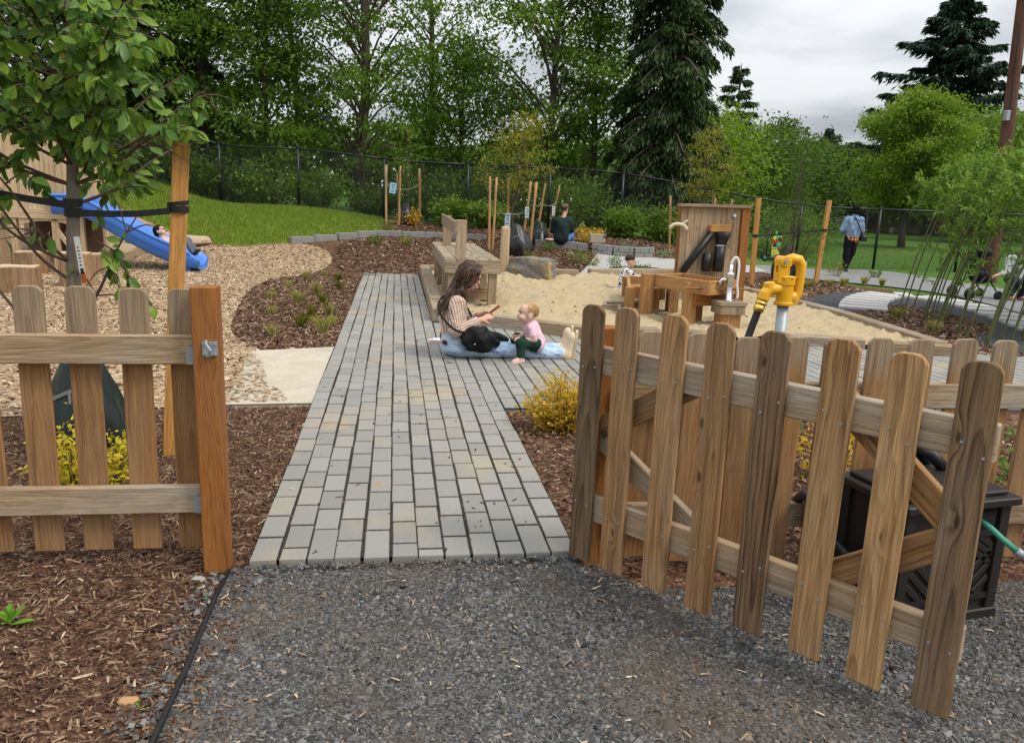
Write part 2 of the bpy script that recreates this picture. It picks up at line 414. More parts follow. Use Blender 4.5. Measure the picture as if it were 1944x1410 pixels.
# ================================================================== materials in use
W_GATE = wood('gate_cedar', (.47, .265, .11), (.16, .070, .024), (.37, .285, .195), .45, ring=.014, knots=1.0, contrast=.9, vary=.35)
W_GATE2 = wood('gate_cedar_dark', (.265, .165, .085), (.060, .029, .012), (.25, .195, .14), .55, ring=.019, knots=1.0, contrast=1.2, vary=.3)
W_GATE3 = wood('gate_cedar_light', (.58, .35, .155), (.27, .125, .04), (.42, .335, .235), .3, ring=.016, knots=1.0, contrast=.95, vary=.3)
W_FENCE = wood('fence_cedar', (.38, .20, .078), (.205, .098, .036), (.38, .30, .21), .3, ring=.011, top=.86, contrast=.6)
W_RAIL = wood('rail_cedar', (.45, .32, .19), (.23, .135, .068), (.47, .42, .35), .8, ring=.009, contrast=.7, vary=.2)
W_POST = wood('post_cedar', (.38, .15, .038), (.15, .05, .013), (.34, .19, .09), .25, ring=.008, contrast=.7, knots=.5)
W_TIMBER = wood('timber_weathered', (.42, .31, .19), (.22, .15, .085), (.44, .40, .34), .9, ring=.02, contrast=.7, vary=.25)
W_STAKE = wood('stake_fresh', (.66, .335, .095), (.46, .195, .05), (.52, .36, .19), .25, ring=.012, contrast=.6)
W_POLE = wood('stake_pole', (.52, .30, .115), (.33, .165, .06), (.43, .33, .22), .5, ring=.02, contrast=.5, vary=.4)
W_PANEL = wood('panel_board', (.46, .33, .20), (.29, .185, .10), (.47, .40, .31), .75, ring=.010, contrast=.7, vary=.3)
W_TROUGH = wood('trough_fir', (.54, .285, .10), (.31, .13, .04), (.50, .37, .22), .4, ring=.011, contrast=.8, vary=.4)
W_HOUSE = wood('house_pine', (.68, .52, .33), (.52, .37, .21), (.60, .50, .38), .4, ring=.016, contrast=.5, vary=.2)
W_STUMP = wood('stump_log', (.42, .25, .12), (.19, .10, .045), (.36, .28, .19), .6, ring=.022, contrast=.9, vary=.3)
W_POLEDARK = wood('utility_pole_wood', (.12, .05, .032), (.08, .035, .022), (.2, .12, .09), .4, ring=.03, contrast=.6)
BLACK = plain('black_plastic', (.012, .012, .013), .45, var=.3)
BLACKM = plain('black_coated_steel', (.010, .011, .013), .4, var=.2)
GALV = plain('galvanised_steel', (.34, .37, .40), .5, metal=.35, var=.25, nscale=30)
STEEL = plain('bright_steel', (.62, .63, .64), .25, metal=.9, var=.15)
BRASS = plain('brass', (.75, .50, .12), .3, metal=.9, var=.2)
YELLOW = plain('yellow_enamel', (.78, .40, .012), .35, spec=.5, var=.06, nscale=20)
BARK = plain('bark_grey', (.20, .17, .135), .9, var=.45, nscale=26, bump=.8)
BARKD = plain('bark_dark', (.085, .064, .048), .95, var=.5, nscale=9, bump=1.)
TWIG = plain('twig', (.10, .062, .045), .8, var=.3)

def ground_mat(name, cols, scale, stretch=(1, 1, 1), bstr=.8, bd=.02, rough=.95, patch=None, pscale=.7):
    s = Mat(name, rough=rough, spec=.15); P = s.vm('MULTIPLY', s.pos(), stretch)
    wv = s.n('TexNoise'); s.put(wv.inputs['Vector'], P); wv.inputs['Scale'].default_value = scale * .4
    Pw = s.vm('ADD', P, s.vm('SCALE', wv.outputs['Color'], sc=.5 / scale))
    a = s.sepxyz(s.vor(Pw, scale, 'Color'))[0]; d = s.vor(Pw, scale)
    b = s.sepxyz(s.vor(s.vm('ADD', Pw, (3.1, 7.7, 1.3)), scale * 2.1, 'Color'))[1]
    f = s.math('ADD', s.math('MULTIPLY', a, .6), s.math('MULTIPLY', b, .4))
    c = s.ramp(f, cols)
    if patch: c = s.mix(s.rng(s.noise(s.pos(), pscale, 4, .6), .5, .68), c, s.mix(.5, c, patch))
    s.color(c); s.bump(s.math('SUBTRACT', f, s.math('MULTIPLY', d, .6)), bstr, bd); return s.m

M_MULCH = ground_mat('bark_mulch', [(0, (.03, .013, .008)), (.4, (.095, .045, .026)), (.7, (.18, .098, .058)), (1, (.36, .25, .165))], 42, bd=.025)
M_CHIPG = ground_mat('wood_chip_floor', [(0, (.16, .09, .045)), (.35, (.36, .24, .135)), (.7, (.50, .37, .23)), (1, (.66, .54, .38))], 30, bd=.025, patch=(.30, .19, .11))
M_GRAVEL = ground_mat('grey_gravel', [(0, (.03, .03, .029)), (.5, (.10, .10, .096)), (.85, (.19, .187, .18)), (1, (.34, .335, .32))], 85, bd=.012, patch=(.13, .095, .065), pscale=1.6)
M_ASPH = ground_mat('asphalt', [(0, (.15, .15, .148)), (.5, (.21, .21, .205)), (1, (.29, .29, .28))], 60, bd=.004, bstr=.3)
M_SOIL = ground_mat('lawn_soil', [(0, (.035, .085, .012)), (.5, (.065, .15, .018)), (1, (.12, .215, .03))], 22, bd=.03, patch=(.17, .21, .045), pscale=.16)
M_LAWN = ground_mat('lawn', [(0, (.09, .15, .016)), (.5, (.17, .25, .025)), (1, (.28, .33, .05))], 26, bd=.03, patch=(.24, .33, .05), pscale=.5)

def chipmat(name, stops, rough=.85, dust=None):
    s = Mat(name, rough=rough, spec=.2); f = s.isl()
    c = s.ramp(f, stops)
    if dust: c = s.mix(s.math('MULTIPLY', s.rng(s.noise(s.pos(), 1.5, 5, .65, .5), .46, .66), .65), c, dust)
    c = s.mix(.5, c, s.mix(s.noise(s.pos(), 160, 2), (.45,) * 3, (1.,) * 3), 'MULTIPLY'); s.color(c); return s.m
M_CHIP = chipmat('mulch_chips', [(0, (.035, .016, .010)), (.42, (.12, .062, .036)), (.74, (.21, .122, .072)), (.94, (.36, .25, .155)), (1, (.64, .51, .36))])
M_CHIP2 = chipmat('play_chips', [(0, (.15, .09, .05)), (.3, (.34, .225, .13)), (.7, (.52, .385, .235)), (1, (.72, .59, .42))])
M_STONE = chipmat('gravel_stones', [(0, (.032, .032, .031)), (.45, (.092, .092, .089)), (.78, (.155, .154, .148)), (.95, (.27, .265, .25)), (.98, (.28, .19, .11)), (1, (.40, .38, .34))], .7, (.15, .108, .072))

# ================================================================== the setting
SB = smooth_poly([(.60, 9.55), (1.3, 9.15), (2.1, 8.55), (3.3, 8.4), (4.4, 8.25), (5.9, 7.9), (6.2, 10.2), (6.05, 13.2), (5.9, 15.4), (.62, 15.2)], 0)
CHIPS = smooth_poly([(-11, 5.0), (-3.5, 5.2), (-2.5, 5.35), (-1.65, 5.6), (-1.1, 5.62), (-1.15, 7.6), (-1.75, 8.5), (-2.0, 10.5), (-2.2, 12.5), (-2.1, 14.0), (-1.5, 15.0), (-1.2, 16.3), (-1.45, 17.6), (-2.2, 17.9), (-3.3, 17.55), (-3.95, 17.7), (-4.5, 18.2), (-5.4, 18.9), (-7, 19.6), (-11, 20)], 2)
LAWN = smooth_poly([(-2.2, 17.9), (-1.3, 18.5), (-.37, 19.3), (-.30, 20.2), (-.35, 22.3), (-6, 23.3), (-11, 24.2), (-11, 19.8), (-7, 19.3), (-5.2, 18.6), (-4.3, 17.9), (-3.7, 17.45), (-3.1, 17.4)], 1)
GRAV = [(-.655, -2), (-.655, 3.085), (.80, 3.085), (1.0, 2.80), (3.0, 2.74), (7, 2.7), (7, -2)]
PATH_X0, PATH_X1, PATH_Y0, PATH_Y1 = -.585, .789, 3.09, 15.15
PATIO = [(.789, 5.46), (8.0, 5.46), (7.6, 7.4), (6.1, 7.75), (5.9, 7.8), (4.4, 8.12), (2.1, 8.38), (1.25, 8.98), (.789, 9.3)]
def fence_y(x): return 23.2 - (x + 4.8) * 3.0 / 17.7

def big_ground():
    xs = np.concatenate([[-400, -120, -50, -25], np.arange(-14, 20, .5), [22, 26, 32, 45, 80, 150, 420]])
    ys = np.concatenate([[-60, -15, -5], np.arange(0, 26, .5), [30, 36, 45, 60, 90, 150, 300, 700]])
    X, Y = np.meshgrid(xs, ys); Z = T(X, Y) - .01; nx, ny = len(xs), len(ys)
    I = np.arange(nx * ny).reshape(ny, nx)
    F = np.stack([I[:-1, :-1], I[:-1, 1:], I[1:, 1:], I[1:, :-1]], -1).reshape(-1, 4)
    o = place('ground', np_mesh('ground', np.stack([X, Y, Z], -1).reshape(-1, 3), F, M_SOIL, True)); tag(o, kind='structure')
big_ground()
drape('mulch_bed', [(-11, -2), (-.62, -2), (9.8, -2), (9.8, 11), (9.9, 14.5), (8.9, 16.0), (8.2, 16.6), (8.0, 20.9), (-1, 22.4), (-11, 24)], .004, M_MULCH, .5)
drape('wood_chip_floor', CHIPS, .014, M_CHIPG, .4)
drape('lawn', LAWN, .024, M_LAWN, .4)
drape('gravel_ground', GRAV, .010, M_GRAVEL, .4)
ASPH = smooth_poly([(8.0, 16.9), (8.6, 16.3), (9.9, 15.6), (10.7, 14.4), (10.4, 12.5), (9.9, 11.0), (9.8, 8), (9.9, 2), (13.5, 2), (13.0, 10), (12.9, 14.3), (13.0, 17.2), (12.9, 19.3), (12.0, 19.6), (10.5, 18.6), (8.4, 18.2)], 2)
drape('asphalt_path', ASPH, .016, M_ASPH, .4)
WALK = smooth_poly([(3.55, 15.4), (3.75, 15.4), (4.9, 17.0), (6.1, 16.5), (8.4, 16.7), (8.4, 18.1), (6.6, 17.75), (5.2, 18.1), (4.7, 18.2), (4.4, 17.4)], 1)
drape('paved_walk', WALK, .020, plain('walk_concrete', (.37, .365, .34), .85, var=.15, nscale=5, bump=.3), .3)
GR2 = smooth_poly([(6.3, 10.7), (6.55, 12.0), (7.5, 13.4), (8.9, 14.2), (10.2, 13.7), (10.3, 12), (9.7, 10), (9.2, 7.5), (8.2, 6.5), (7.0, 7.6), (7.0, 8.8), (8.2, 9.6), (8.6, 11.0), (8.5, 12.2), (7.9, 12.0), (7.2, 11.2)], 2)
drape('dark_gravel_path', GR2, .012, ground_mat('dark_gravel', [(0, (.02, .022, .025)), (.5, (.06, .064, .068)), (1, (.17, .17, .17))], 50, bd=.012), .3)

# sand with pits and ridges
def value_noise(x, y, f, seed):
    rg = np.random.default_rng(seed); G = rg.random((64, 64)); x = x * f; y = y * f
    xi, yi = np.floor(x).astype(int), np.floor(y).astype(int); a, b = ss(x - xi), ss(y - yi); g = lambda i, j: G[i % 64, j % 64]
    return (g(xi, yi) * (1 - a) + g(xi + 1, yi) * a) * (1 - b) + (g(xi, yi + 1) * (1 - a) + g(xi + 1, yi + 1) * a) * b
def sand_z(x, y):
    e = .034 * value_noise(x, y * 1.3, 13.5, 21) ** 1.5 + .02 * value_noise(x, y, 25, 22) + .018 * value_noise(x, y * 1.5, 4.6, 1) ** 2 + .05 * value_noise(x, y * 1.4, 8.5, 2) ** 2 + .03 * value_noise(x, y, 15, 3) + .018 * value_noise(x, y, 1.1, 4)
    return T(x, y) + .015 + e * 1.15 + .10 * np.exp(-((x - 2.0) ** 2 + (y - 14.2) ** 2) / .12)
sm = Mat('sand', rough=.95, spec=.1)
sp_ = sm.pos(); sm.color(sm.mix(sm.rng(sm.noise(sp_, 3.2, 4, .6), .35, .7), (.50, .40, .245), sm.mix(sm.noise(sp_, 90, 2), (.36, .275, .155), (.58, .475, .31))))
sm.bump(sm.math('ADD', sm.noise(sp_, 26, 4, .65), sm.math('MULTIPLY', sm.noise(sp_, 180, 2), .25)), .9, .03)
drape('sand', SB, 0, sm.m, .04, sand_z)

# ---- concrete slab beside the path
sl = Mat('pale_slab', rough=.9, spec=.2); q = sl.pos()
sl.color(sl.mix(sl.rng(sl.vor(q, 14), .10, .06), sl.mix(sl.rng(sl.noise(q, 2.8, 6, .7, .4), .35, .7), (.52, .46, .36), sl.mix(sl.noise(q, 45, 3), (.32, .27, .20), (.54, .49, .39))), (.16, .12, .09))); sl.bump(sl.noise(q, 40, 4), .3, .004)
mb = MB(); P4 = [(-.595, 7.78), (-.595, 5.64), (-1.17, 5.6), (-1.32, 7.55)]
mb.add([(x, y, z) for z in (-.05, .034) for x, y in P4], [(7, 6, 5, 4), (0, 1, 5, 4), (1, 2, 6, 5), (2, 3, 7, 6), (3, 0, 4, 7)])
tag(mb.build('stepping_slab', sl.m, bevel=.008), 'wide pale concrete slab between the paver path and the wood chips', 'slab')

# ---- pavers
pv = Mat('paver_concrete', rough=.85, spec=.25); q = pv.pos()
r_ = pv.math('FRACT', pv.math('ADD', pv.math('MULTIPLY', pv.rnd(), 5.7), pv.isl()))
base = pv.ramp(r_, [(0, (.258, .252, .232)), (.5, (.29, .283, .258)), (1, (.322, .313, .282))])
st = pv.rng(pv.noise(q, 1.35, 5, .62, .4), .50, .72)
base = pv.mix(pv.math('MULTIPLY', st, .55), base, (.47, .36, .19))
base = pv.mix(pv.math('MULTIPLY', pv.rng(pv.noise(q, 8, 4, .7), .63, .74), .55), base, (.44, .24, .08))
base = pv.mix(.45, base, pv.mix(pv.noise(q, 130, 3, .7), (.55,) * 3, (1.05,) * 3), 'MULTIPLY')
base = pv.mix(pv.rng(pv.vor(q, 24), .07, .04), base, (.06, .05, .045))
pv.color(base); pv.bump(pv.noise(q, 220, 3, .7), .25, .002)
M_GRIT = ground_mat('joint_grit', [(0, (.014, .013, .011)), (.6, (.042, .036, .028)), (.9, (.10, .085, .065)), (1, (.26, .22, .16))], 150, bd=.004)
PZ = .040
def pave():
    root = drape('paver_path', [(PATH_X0 + .01, PATH_Y0 + .01), (PATH_X1, PATH_Y0 + .01), (PATH_X1, 5.47), (8.0, 5.47), (7.6, 7.4), (6.1, 7.72), (4.4, 8.1), (2.1, 8.36), (.9, 9.25), (.6, 9.4), (.6, PATH_Y1), (PATH_X0 + .01, PATH_Y1)], .0365, M_GRIT, .6)
    cw, lp = .1145, .238; spots = []
    ncol = int((8.0 - PATH_X0) / cw)
    for c in range(ncol):
        x0 = PATH_X0 + c * cw; xm = x0 + cw / 2; main = xm < PATH_X1
        ph = [0, .5, .28, .72, .14, .6, .36, .86][c % 8] + random.uniform(-.06, .06)
        y = PATH_Y0 + (ph % 1 - 1) * lp if main else 5.47 + (ph % 1 - 1) * lp
        first = True
        while y < PATH_Y1:
            lo, hi = y, y + lp; y += lp
            if hi < (PATH_Y0 if main else 5.47) + .07: continue
            if first: lo = PATH_Y0 if main else 5.47
            first = False
            if main:
                top = 9.35 if xm > .46 else PATH_Y1; lo = max(lo, PATH_Y0 - random.uniform(0, .006)); hi = min(hi, top)
            else:
                lo = max(lo, 5.47)
                while hi > lo and not bool(inside(PATIO, xm, hi - .005)): hi -= .01
                if hi - lo > .05 and not bool(inside(PATIO, xm, (lo + hi) / 2)): continue
            if hi - lo > .05: spots.append((xm + random.uniform(-.002, .002) + .003 * math.sin(c * 1.7 + lo * 1.9), (lo + hi) / 2, cw - .0095 - random.uniform(0, .002), hi - lo - .017))
    spots.sort(key=lambda s: s[0] ** 2 + s[1] ** 2); cache = {}
    def pm(w_, l_):
        k = (round(w_, 3), round(l_, 2))
        if k not in cache:
            bm = bmesh.new(); bmesh.ops.create_cube(bm, size=1)
            for v in bm.verts: v.co = Vector((v.co.x * w_, v.co.y * l_, v.co.z * .05))
            bmesh.ops.bevel(bm, geom=[e for e in bm.edges if min(v.co.z for v in e.verts) > 0], offset=.0035, segments=1, affect='EDGES', profile=.5)
            me = bpy.data.meshes.new('paver'); bm.to_mesh(me); bm.free(); me.materials.append(pv.m); cache[k] = me
        return cache[k]
    rest = MB(); keep = []
    # those that show largest: near and to the front of the camera
    vis = [s for s in spots if -1.2 < s[0] < .9 or s[1] > 5]
    for i, (x, y, w_, l_) in enumerate(spots):
        z = PZ + random.uniform(-.0012, .0018) + Tz(x, y); rx, ry = random.uniform(-.006, .006), random.uniform(-.008, .008); rz = random.uniform(-.004, .004)
        if i < 300: o = place('paver', pm(w_, l_), root, (x, y, z - .025), Matrix.Rotation(rz, 3, 'Z') @ Matrix.Rotation(rx, 3, 'X') @ Matrix.Rotation(ry, 3, 'Y'))
        else: keep.append((x, y, z, w_, l_, rx, ry))
    for x, y, z, w_, l_, rx, ry in keep:
        h, k, e = w_ / 2, l_ / 2, .004; V = []
        for (a, b, dz) in ((h, k, -.03), (h, k, -e), (h - e, k - e, 0)):
            V += [(x + sx * a, y + sy * b, z + dz + sx * a * ry + sy * b * rx) for sx, sy in ((-1, -1), (1, -1), (1, 1), (-1, 1))]
        rest.add(V, [(8, 9, 10, 11)] + [(r * 4 + i, r * 4 + (i + 1) % 4, r * 4 + 4 + (i + 1) % 4, r * 4 + 4 + i) for r in (0, 1) for i in range(4)])
    tag(rest.build('paver_field', pv.m, root), kind='stuff')
pave()

# ---- loose stones, bark and chips as real pieces
def pts_in(poly, dens, bbox, seed, near=None):
    rg = np.random.default_rng(seed); x0, x1, y0, y1 = bbox; n = int(dens * (x1 - x0) * (y1 - y0))
    X = rg.uniform(x0, x1, n); Y = rg.uniform(y0, y1, n); k = inside(poly, X, Y)
    return X[k], Y[k]
X, Y = pts_in(GRAV, 13000, (-.655, 3.6, 1.45, 3.09), 1)
o = scatter('gravel_stones', X, Y, .010 + .004 * RNG.random(len(X)), .0086, M_STONE, 'stone', seed=2); tag(o, 'loose dark grey crushed gravel in front of the path', 'gravel', kind='stuff')
X, Y = pts_in(GRAV, 70, (-.655, 3.6, 1.45, 3.09), 5)
o = scatter('wood_splinters', X, Y, np.full(len(X), .02), .005, M_CHIP2, 'chip', (2, 6), seed=3, tilt=.2); tag(o, 'pale wood splinters strewn over the dark gravel', 'wood chips', kind='stuff')
NB = [(-3.2, 1.4), (-.662, 1.4), (-.662, 3.1), (-.585, 3.1), (-.585, 5.62), (-1.2, 5.6), (-3.2, 5.2)]
X, Y = pts_in(NB, 6000, (-3.0, -.585, 1.5, 5.6), 6)
o = scatter('bark_chips', X, Y, .008 + .012 * RNG.random(len(X)), .0054, M_CHIP, 'chip', (1.6, 7), seed=4, tilt=.3); tag(o, 'brown bark mulch chips around the left fence and young tree', 'mulch', kind='stuff')
BB = [(.795, 2.9), (4.6, 2.8), (4.6, 5.45), (.795, 5.45)]
X, Y = pts_in(BB, 1500, (.8, 4.5, 2.9, 5.45), 7)
MID = [(-.6, 7.8), (-.6, 15.1), (-1.5, 15.0), (-2.1, 14), (-2.2, 12.5), (-2.0, 10.5), (-1.7, 8.6), (-1.3, 7.7)]
X2, Y2 = pts_in(MID, 900, (-2.2, -.6, 7.7, 15.1), 8)
BACK = [(-1.0, 15.3), (6.2, 15.6), (5, 17), (4.8, 18.3), (6.6, 18.2), (7.8, 20.5), (.2, 21.8), (-.2, 19.4), (-1.3, 18.0), (-1.2, 16.4)]
X3, Y3 = pts_in(BACK, 520, (-1.5, 8, 15.2, 22), 9)
RB = [(6.3, 7.6), (9, 7.6), (9.2, 15.5), (8.6, 16.0), (6.2, 16.2), (6.25, 10.3)]
X4, Y4 = pts_in(RB, 620, (6.2, 10, 7.6, 16.2), 10); k = ~inside(GR2, X4, Y4); X4, Y4 = X4[k], Y4[k]
o = scatter('bark_chips', X, Y, .012 + .012 * RNG.random(len(X)), .009, M_CHIP, 'chip', (2, 5), seed=5); tag(o, 'brown bark mulch chips inside the right picket fence', 'mulch', kind='stuff')
o = scatter('bark_chips', X2, Y2, .016 + .014 * RNG.random(len(X2)), .014, M_CHIP, 'chip', (2, 5), seed=6); tag(o, 'brown bark mulch in the bed left of the paver path', 'mulch', kind='stuff')
X3 = np.concatenate([X3, X4]); Y3 = np.concatenate([Y3, Y4]); k = ~inside(WALK, X3, Y3); X3, Y3 = X3[k], Y3[k]
o = scatter('bark_chips', X3, Y3, T(X3, Y3) + .02, .02, M_CHIP, 'chip', (1.8, 4), seed=7); tag(o, 'brown bark mulch in the planting beds around the sand pit', 'mulch', kind='stuff')
X, Y = pts_in(CHIPS, 520, (-8, -1.1, 5.0, 19.5), 11)
o = scatter('wood_chips', X, Y, T(X, Y) + .022, .017, M_CHIP2, 'chip', (1.6, 4), seed=8); tag(o, 'pale wood chips covering the play area floor', 'wood chips', kind='stuff')
SLB = [(-.75, 5.7), (-1.2, 5.62), (-1.32, 7.5), (-1.15, 7.0), (-1.0, 6.3)]
X, Y = pts_in(SLB, 900, (-1.35, -.7, 5.6, 7.6), 12)
o = scatter('wood_chips', X, Y, np.full(len(X), .045), .012, M_CHIP2, 'chip', (2, 4), seed=9, tilt=.15); tag(o, 'wood chips spilled over the left side of the concrete slab', 'wood chips', kind='stuff')
# stray bits: bark on the pavers and sand, stones in the mulch, bark on the gravel edge
X, Y = pts_in([(-.58, 3.1), (.78, 3.1), (.78, 9), (-.58, 15)], 26, (-.58, .78, 3.1, 15), 41)
o = scatter('bark_bits', X, Y, np.full(len(X), PZ + .003), .008, M_CHIP, 'chip', (1.2, 3.5), seed=41, tilt=.12); tag(o, 'stray dark bark bits lying on the paver path', 'bark', kind='stuff')
X, Y = pts_in(SB, 9, (.6, 6.2, 7.9, 15), 42)
o = scatter('bark_bits', X, Y, sand_z(X, Y) + .004, .014, M_CHIP, 'chip', (1.5, 4), seed=42, tilt=.2); tag(o, 'stray bark bits lying on the sand', 'bark', kind='stuff')
rg_ = np.random.default_rng(43); Y = rg_.uniform(1.5, 3.05, 700); X = -.668 - np.abs(rg_.normal(0, .07, 700))
o = scatter('gravel_stones', X, Y, .012 + .01 * rg_.random(700), .012, M_STONE, 'stone', seed=43); tag(o, 'gravel stones kicked into the mulch beside the edging strip', 'gravel', kind='stuff')
X = -.635 + np.abs(rg_.normal(0, .06, 420)); Y = rg_.uniform(1.5, 3.05, 420)
o = scatter('bark_bits', X, Y, np.full(420, .018), .006, M_CHIP, 'chip', (1.6, 5), seed=44, tilt=.2); tag(o, 'bark bits spilled over the edging onto the gravel', 'bark', kind='stuff')
X = rg_.uniform(-.6, .8, 900); Y = 3.085 - np.abs(rg_.normal(0, .02, 900))
o = scatter('gravel_stones', X, Y, .012 + .018 * rg_.random(900), .010, M_STONE, 'stone', seed=45); tag(o, 'gravel banked against the front edge of the pavers', 'gravel', kind='stuff')
# grass blades
def blades(name, X, Y, h, mat, seed, label):
    rg = np.random.default_rng(seed); n = len(X); a = rg.uniform(0, 6.28, n); hh = h * rg.uniform(.6, 1.3, n)
    B = np.stack([X, Y, T(X, Y) + .01], 1); wv = np.stack([np.cos(a), np.sin(a), np.zeros(n)], 1) * (hh * .10)[:, None]
    tip = B + np.stack([rg.normal(0, .35, n) * hh, rg.normal(0, .35, n) * hh, hh], 1)
    V = np.stack([B - wv, B + wv, tip], 1).reshape(-1, 3)
    tag(place(name, np_mesh(name, V, np.arange(3 * n).reshape(n, 3), mat)), label, 'grass', kind='stuff')
M_BLADE = leafmat('grass_blades', [(0, (.11, .18, .016)), (.5, (.19, .27, .03)), (1, (.34, .38, .08))], .3)
M_BLADE2 = leafmat('park_grass_blades', [(0, (.04, .11, .012)), (.5, (.08, .19, .018)), (1, (.18, .28, .04))], .3)
X, Y = pts_in(LAWN, 1500, (-8, 0, 17, 23.5), 13); blades('grass', X, Y, .09, M_BLADE, 1, 'bright green mown grass on the mound behind the slide')
PK = [(7.5, 21.3), (24, 18.4), (30, 34), (16, 34)]
X, Y = pts_in(PK, 140, (7.5, 30, 18.4, 34), 14); blades('grass', X, Y, .045, M_BLADE2, 2, 'park grass beyond the chain link fence')

# ================================================================== picket fences and gate
def V3(*a): return Vector(a)
# left fence
f1 = thing('picket_fence', 'picket fence section with square orange cedar post left of the path entrance', 'fence', (-.70, 3.1, 0))
for i, x in enumerate([-2.113, -1.926, -1.735, -1.549, -1.361, -1.178, -.991, -.812]):
    me = picket_mesh(.108, 1.062 + (i % 3) * .002, .019, .024, W_FENCE, i % 3)
    place('picket', me, f1, (x, 3.172, .072), Matrix.Rotation(random.uniform(-.006, .006), 3, 'Y'))
for z, dz in ((.905, .003), (.298, .0)):
    board('rail', (-2.3, 3.138, z - dz), (-.748, 3.138, z), .112, .038, W_RAIL, f1, (0, 0, 1))
board('post', (-.703, 3.105, -.02), (-.706, 3.105, 1.155), .093, .093, W_POST, f1, (1, 0, 0), .003)
for z in (.905, .298):
    m = MB(); m.box((-.752, 3.1175, z), (.004, .035, .115)); m.box((-.772, 3.1165, z - .02), (.036, .003, .07)); m.tube([(-.77, 3.114, z + .03), (-.77, 3.108, z + .03)], .006, 8)
    m.build('bracket', GALV, f1)
m = MB(); yb = 3.0575
m.box((-.688, yb - .002, .925), (.055, .004, .055)); m.tube([(-.70, yb - .004, .955), (-.695, yb - .03, .945), (-.68, yb - .032, .925), (-.69, yb - .022, .90), (-.70, yb - .006, .895)], .006, 8)
for dx, dz in ((-.02, .02), (.02, .02), (-.02, -.02), (.02, -.02)): m.tube([(-.688 + dx, yb - .003, .925 + dz), (-.688 + dx, yb - .010, .925 + dz)], .006, 8)
m.build('latch_catch', GALV, f1)
# gate: hinged on the right post, swung open towards the viewer
GA = V3(.775, 3.005, 0); GB = V3(1.605, 1.905, 0); gd = (GB - GA).normalized(); gn = V3(gd.y, -gd.x, 0)      # gn: towards the camera side
if gn.y > 0: gn = -gn
gate = thing('picket_gate', 'open wooden picket gate with eight dog-eared pickets swung towards the viewer', 'gate', (GA.x, GA.y, 0))
gl = (GB - GA).length
grot = Matrix((gd, V3(0, 0, 1).cross(gd), V3(0, 0, 1))).transposed()
ts = [0.0, .165, .375, .575, .775, .985, 1.185, 1.385]; ts = [t / 1.385 * gl for t in ts]
for i, t in enumerate(ts):
    me = picket_mesh(.106, 1.075 + (i % 2) * .004, .020, .028, (W_GATE2, W_GATE, W_GATE, W_GATE, W_GATE2, W_GATE3, W_GATE3, W_GATE2)[i], i)
    pk = place('picket', me, gate, GA + gd * t + V3(0, 0, .050 + .004 * (i % 3)), grot @ Matrix.Rotation(random.uniform(-.008, .008), 3, 'Y'))
    if True:
        for z in (.29, .88):
            for dx in (-.03, .03):
                c = GA + gd * (t + dx) + V3(0, 0, z + random.uniform(-.03, .03)) + gn * .0098
                m = MB(); m.tube([c, c + gn * .003], .0046, 6); m.build('screw', GALV, pk)
back = -gn
for z in (.905, .285):
    board('rail', GA - gd * .05 + back * .031 + V3(0, 0, z), GB + gd * .05 + back * .031 + V3(0, 0, z), .112, .040, W_RAIL, gate, (0, 0, 1))
def gp(t, z, o=.068): return GA + gd * t + back * o + V3(0, 0, z)
for a, b in ((gp(.02, .61), gp(.52, .93)), (gp(.02, .58), gp(.60, .26)), (gp(.98, .93), gp(gl - .02, .615)), (gp(.90, .26), gp(gl - .02, .585))):
    board('brace', a, b, .095, .032, W_RAIL if a.z < .6 and a.x < .9 else W_GATE, gate, (0, 0, 1))
for z in (.905, .285):
    m = MB(); c = GA + back * .05 + V3(0, 0, z); m.box(c + gd * .06, (.16, .004, .05), grot); m.tube([c - gd * .03 - V3(0, 0, .03), c - gd * .03 + V3(0, 0, .03)], .009, 8); m.build('hinge', BLACKM, gate)
# right fence
f2 = thing('picket_fence', 'picket fence running right behind the open gate and dark hose box', 'fence', (.86, 3.02, 0))
board('post', (.845, 3.06, -.02), (.84, 3.06, 1.03), .093, .093, W_POST, f2, (1, 0, 0), .003)
def fy(x): return 3.03 - min(1, max(0, (x - .9) / .5)) * .15
for i in range(12):
    x = 1.02 + i * .187
    me = picket_mesh(.113, .975 + (i % 2) * .004, .019, .024, W_FENCE, 'r%d' % (i % 2))
    place('picket', me, f2, (x, fy(x) + .03, .045), Matrix.Rotation(random.uniform(-.008, .008), 3, 'Y'))
for z in (.765, .245):
    board('rail', (.89, 3.0, z), (3.35, 2.85, z + .03), .105, .038, W_RAIL, f2, (0, 0, 1))
# plastic garden edging
mb = MB(); mb.tube([(-.648, 1.2, .012), (-.655, 1.8, .024), (-.652, 2.4, .020), (-.66, 2.8, .023), (-.655, 3.06, .015)], .010, 8)
tag(mb.build('garden_edging', BLACK, smooth=True), 'black plastic edging strip between bark mulch and gravel', 'edging')

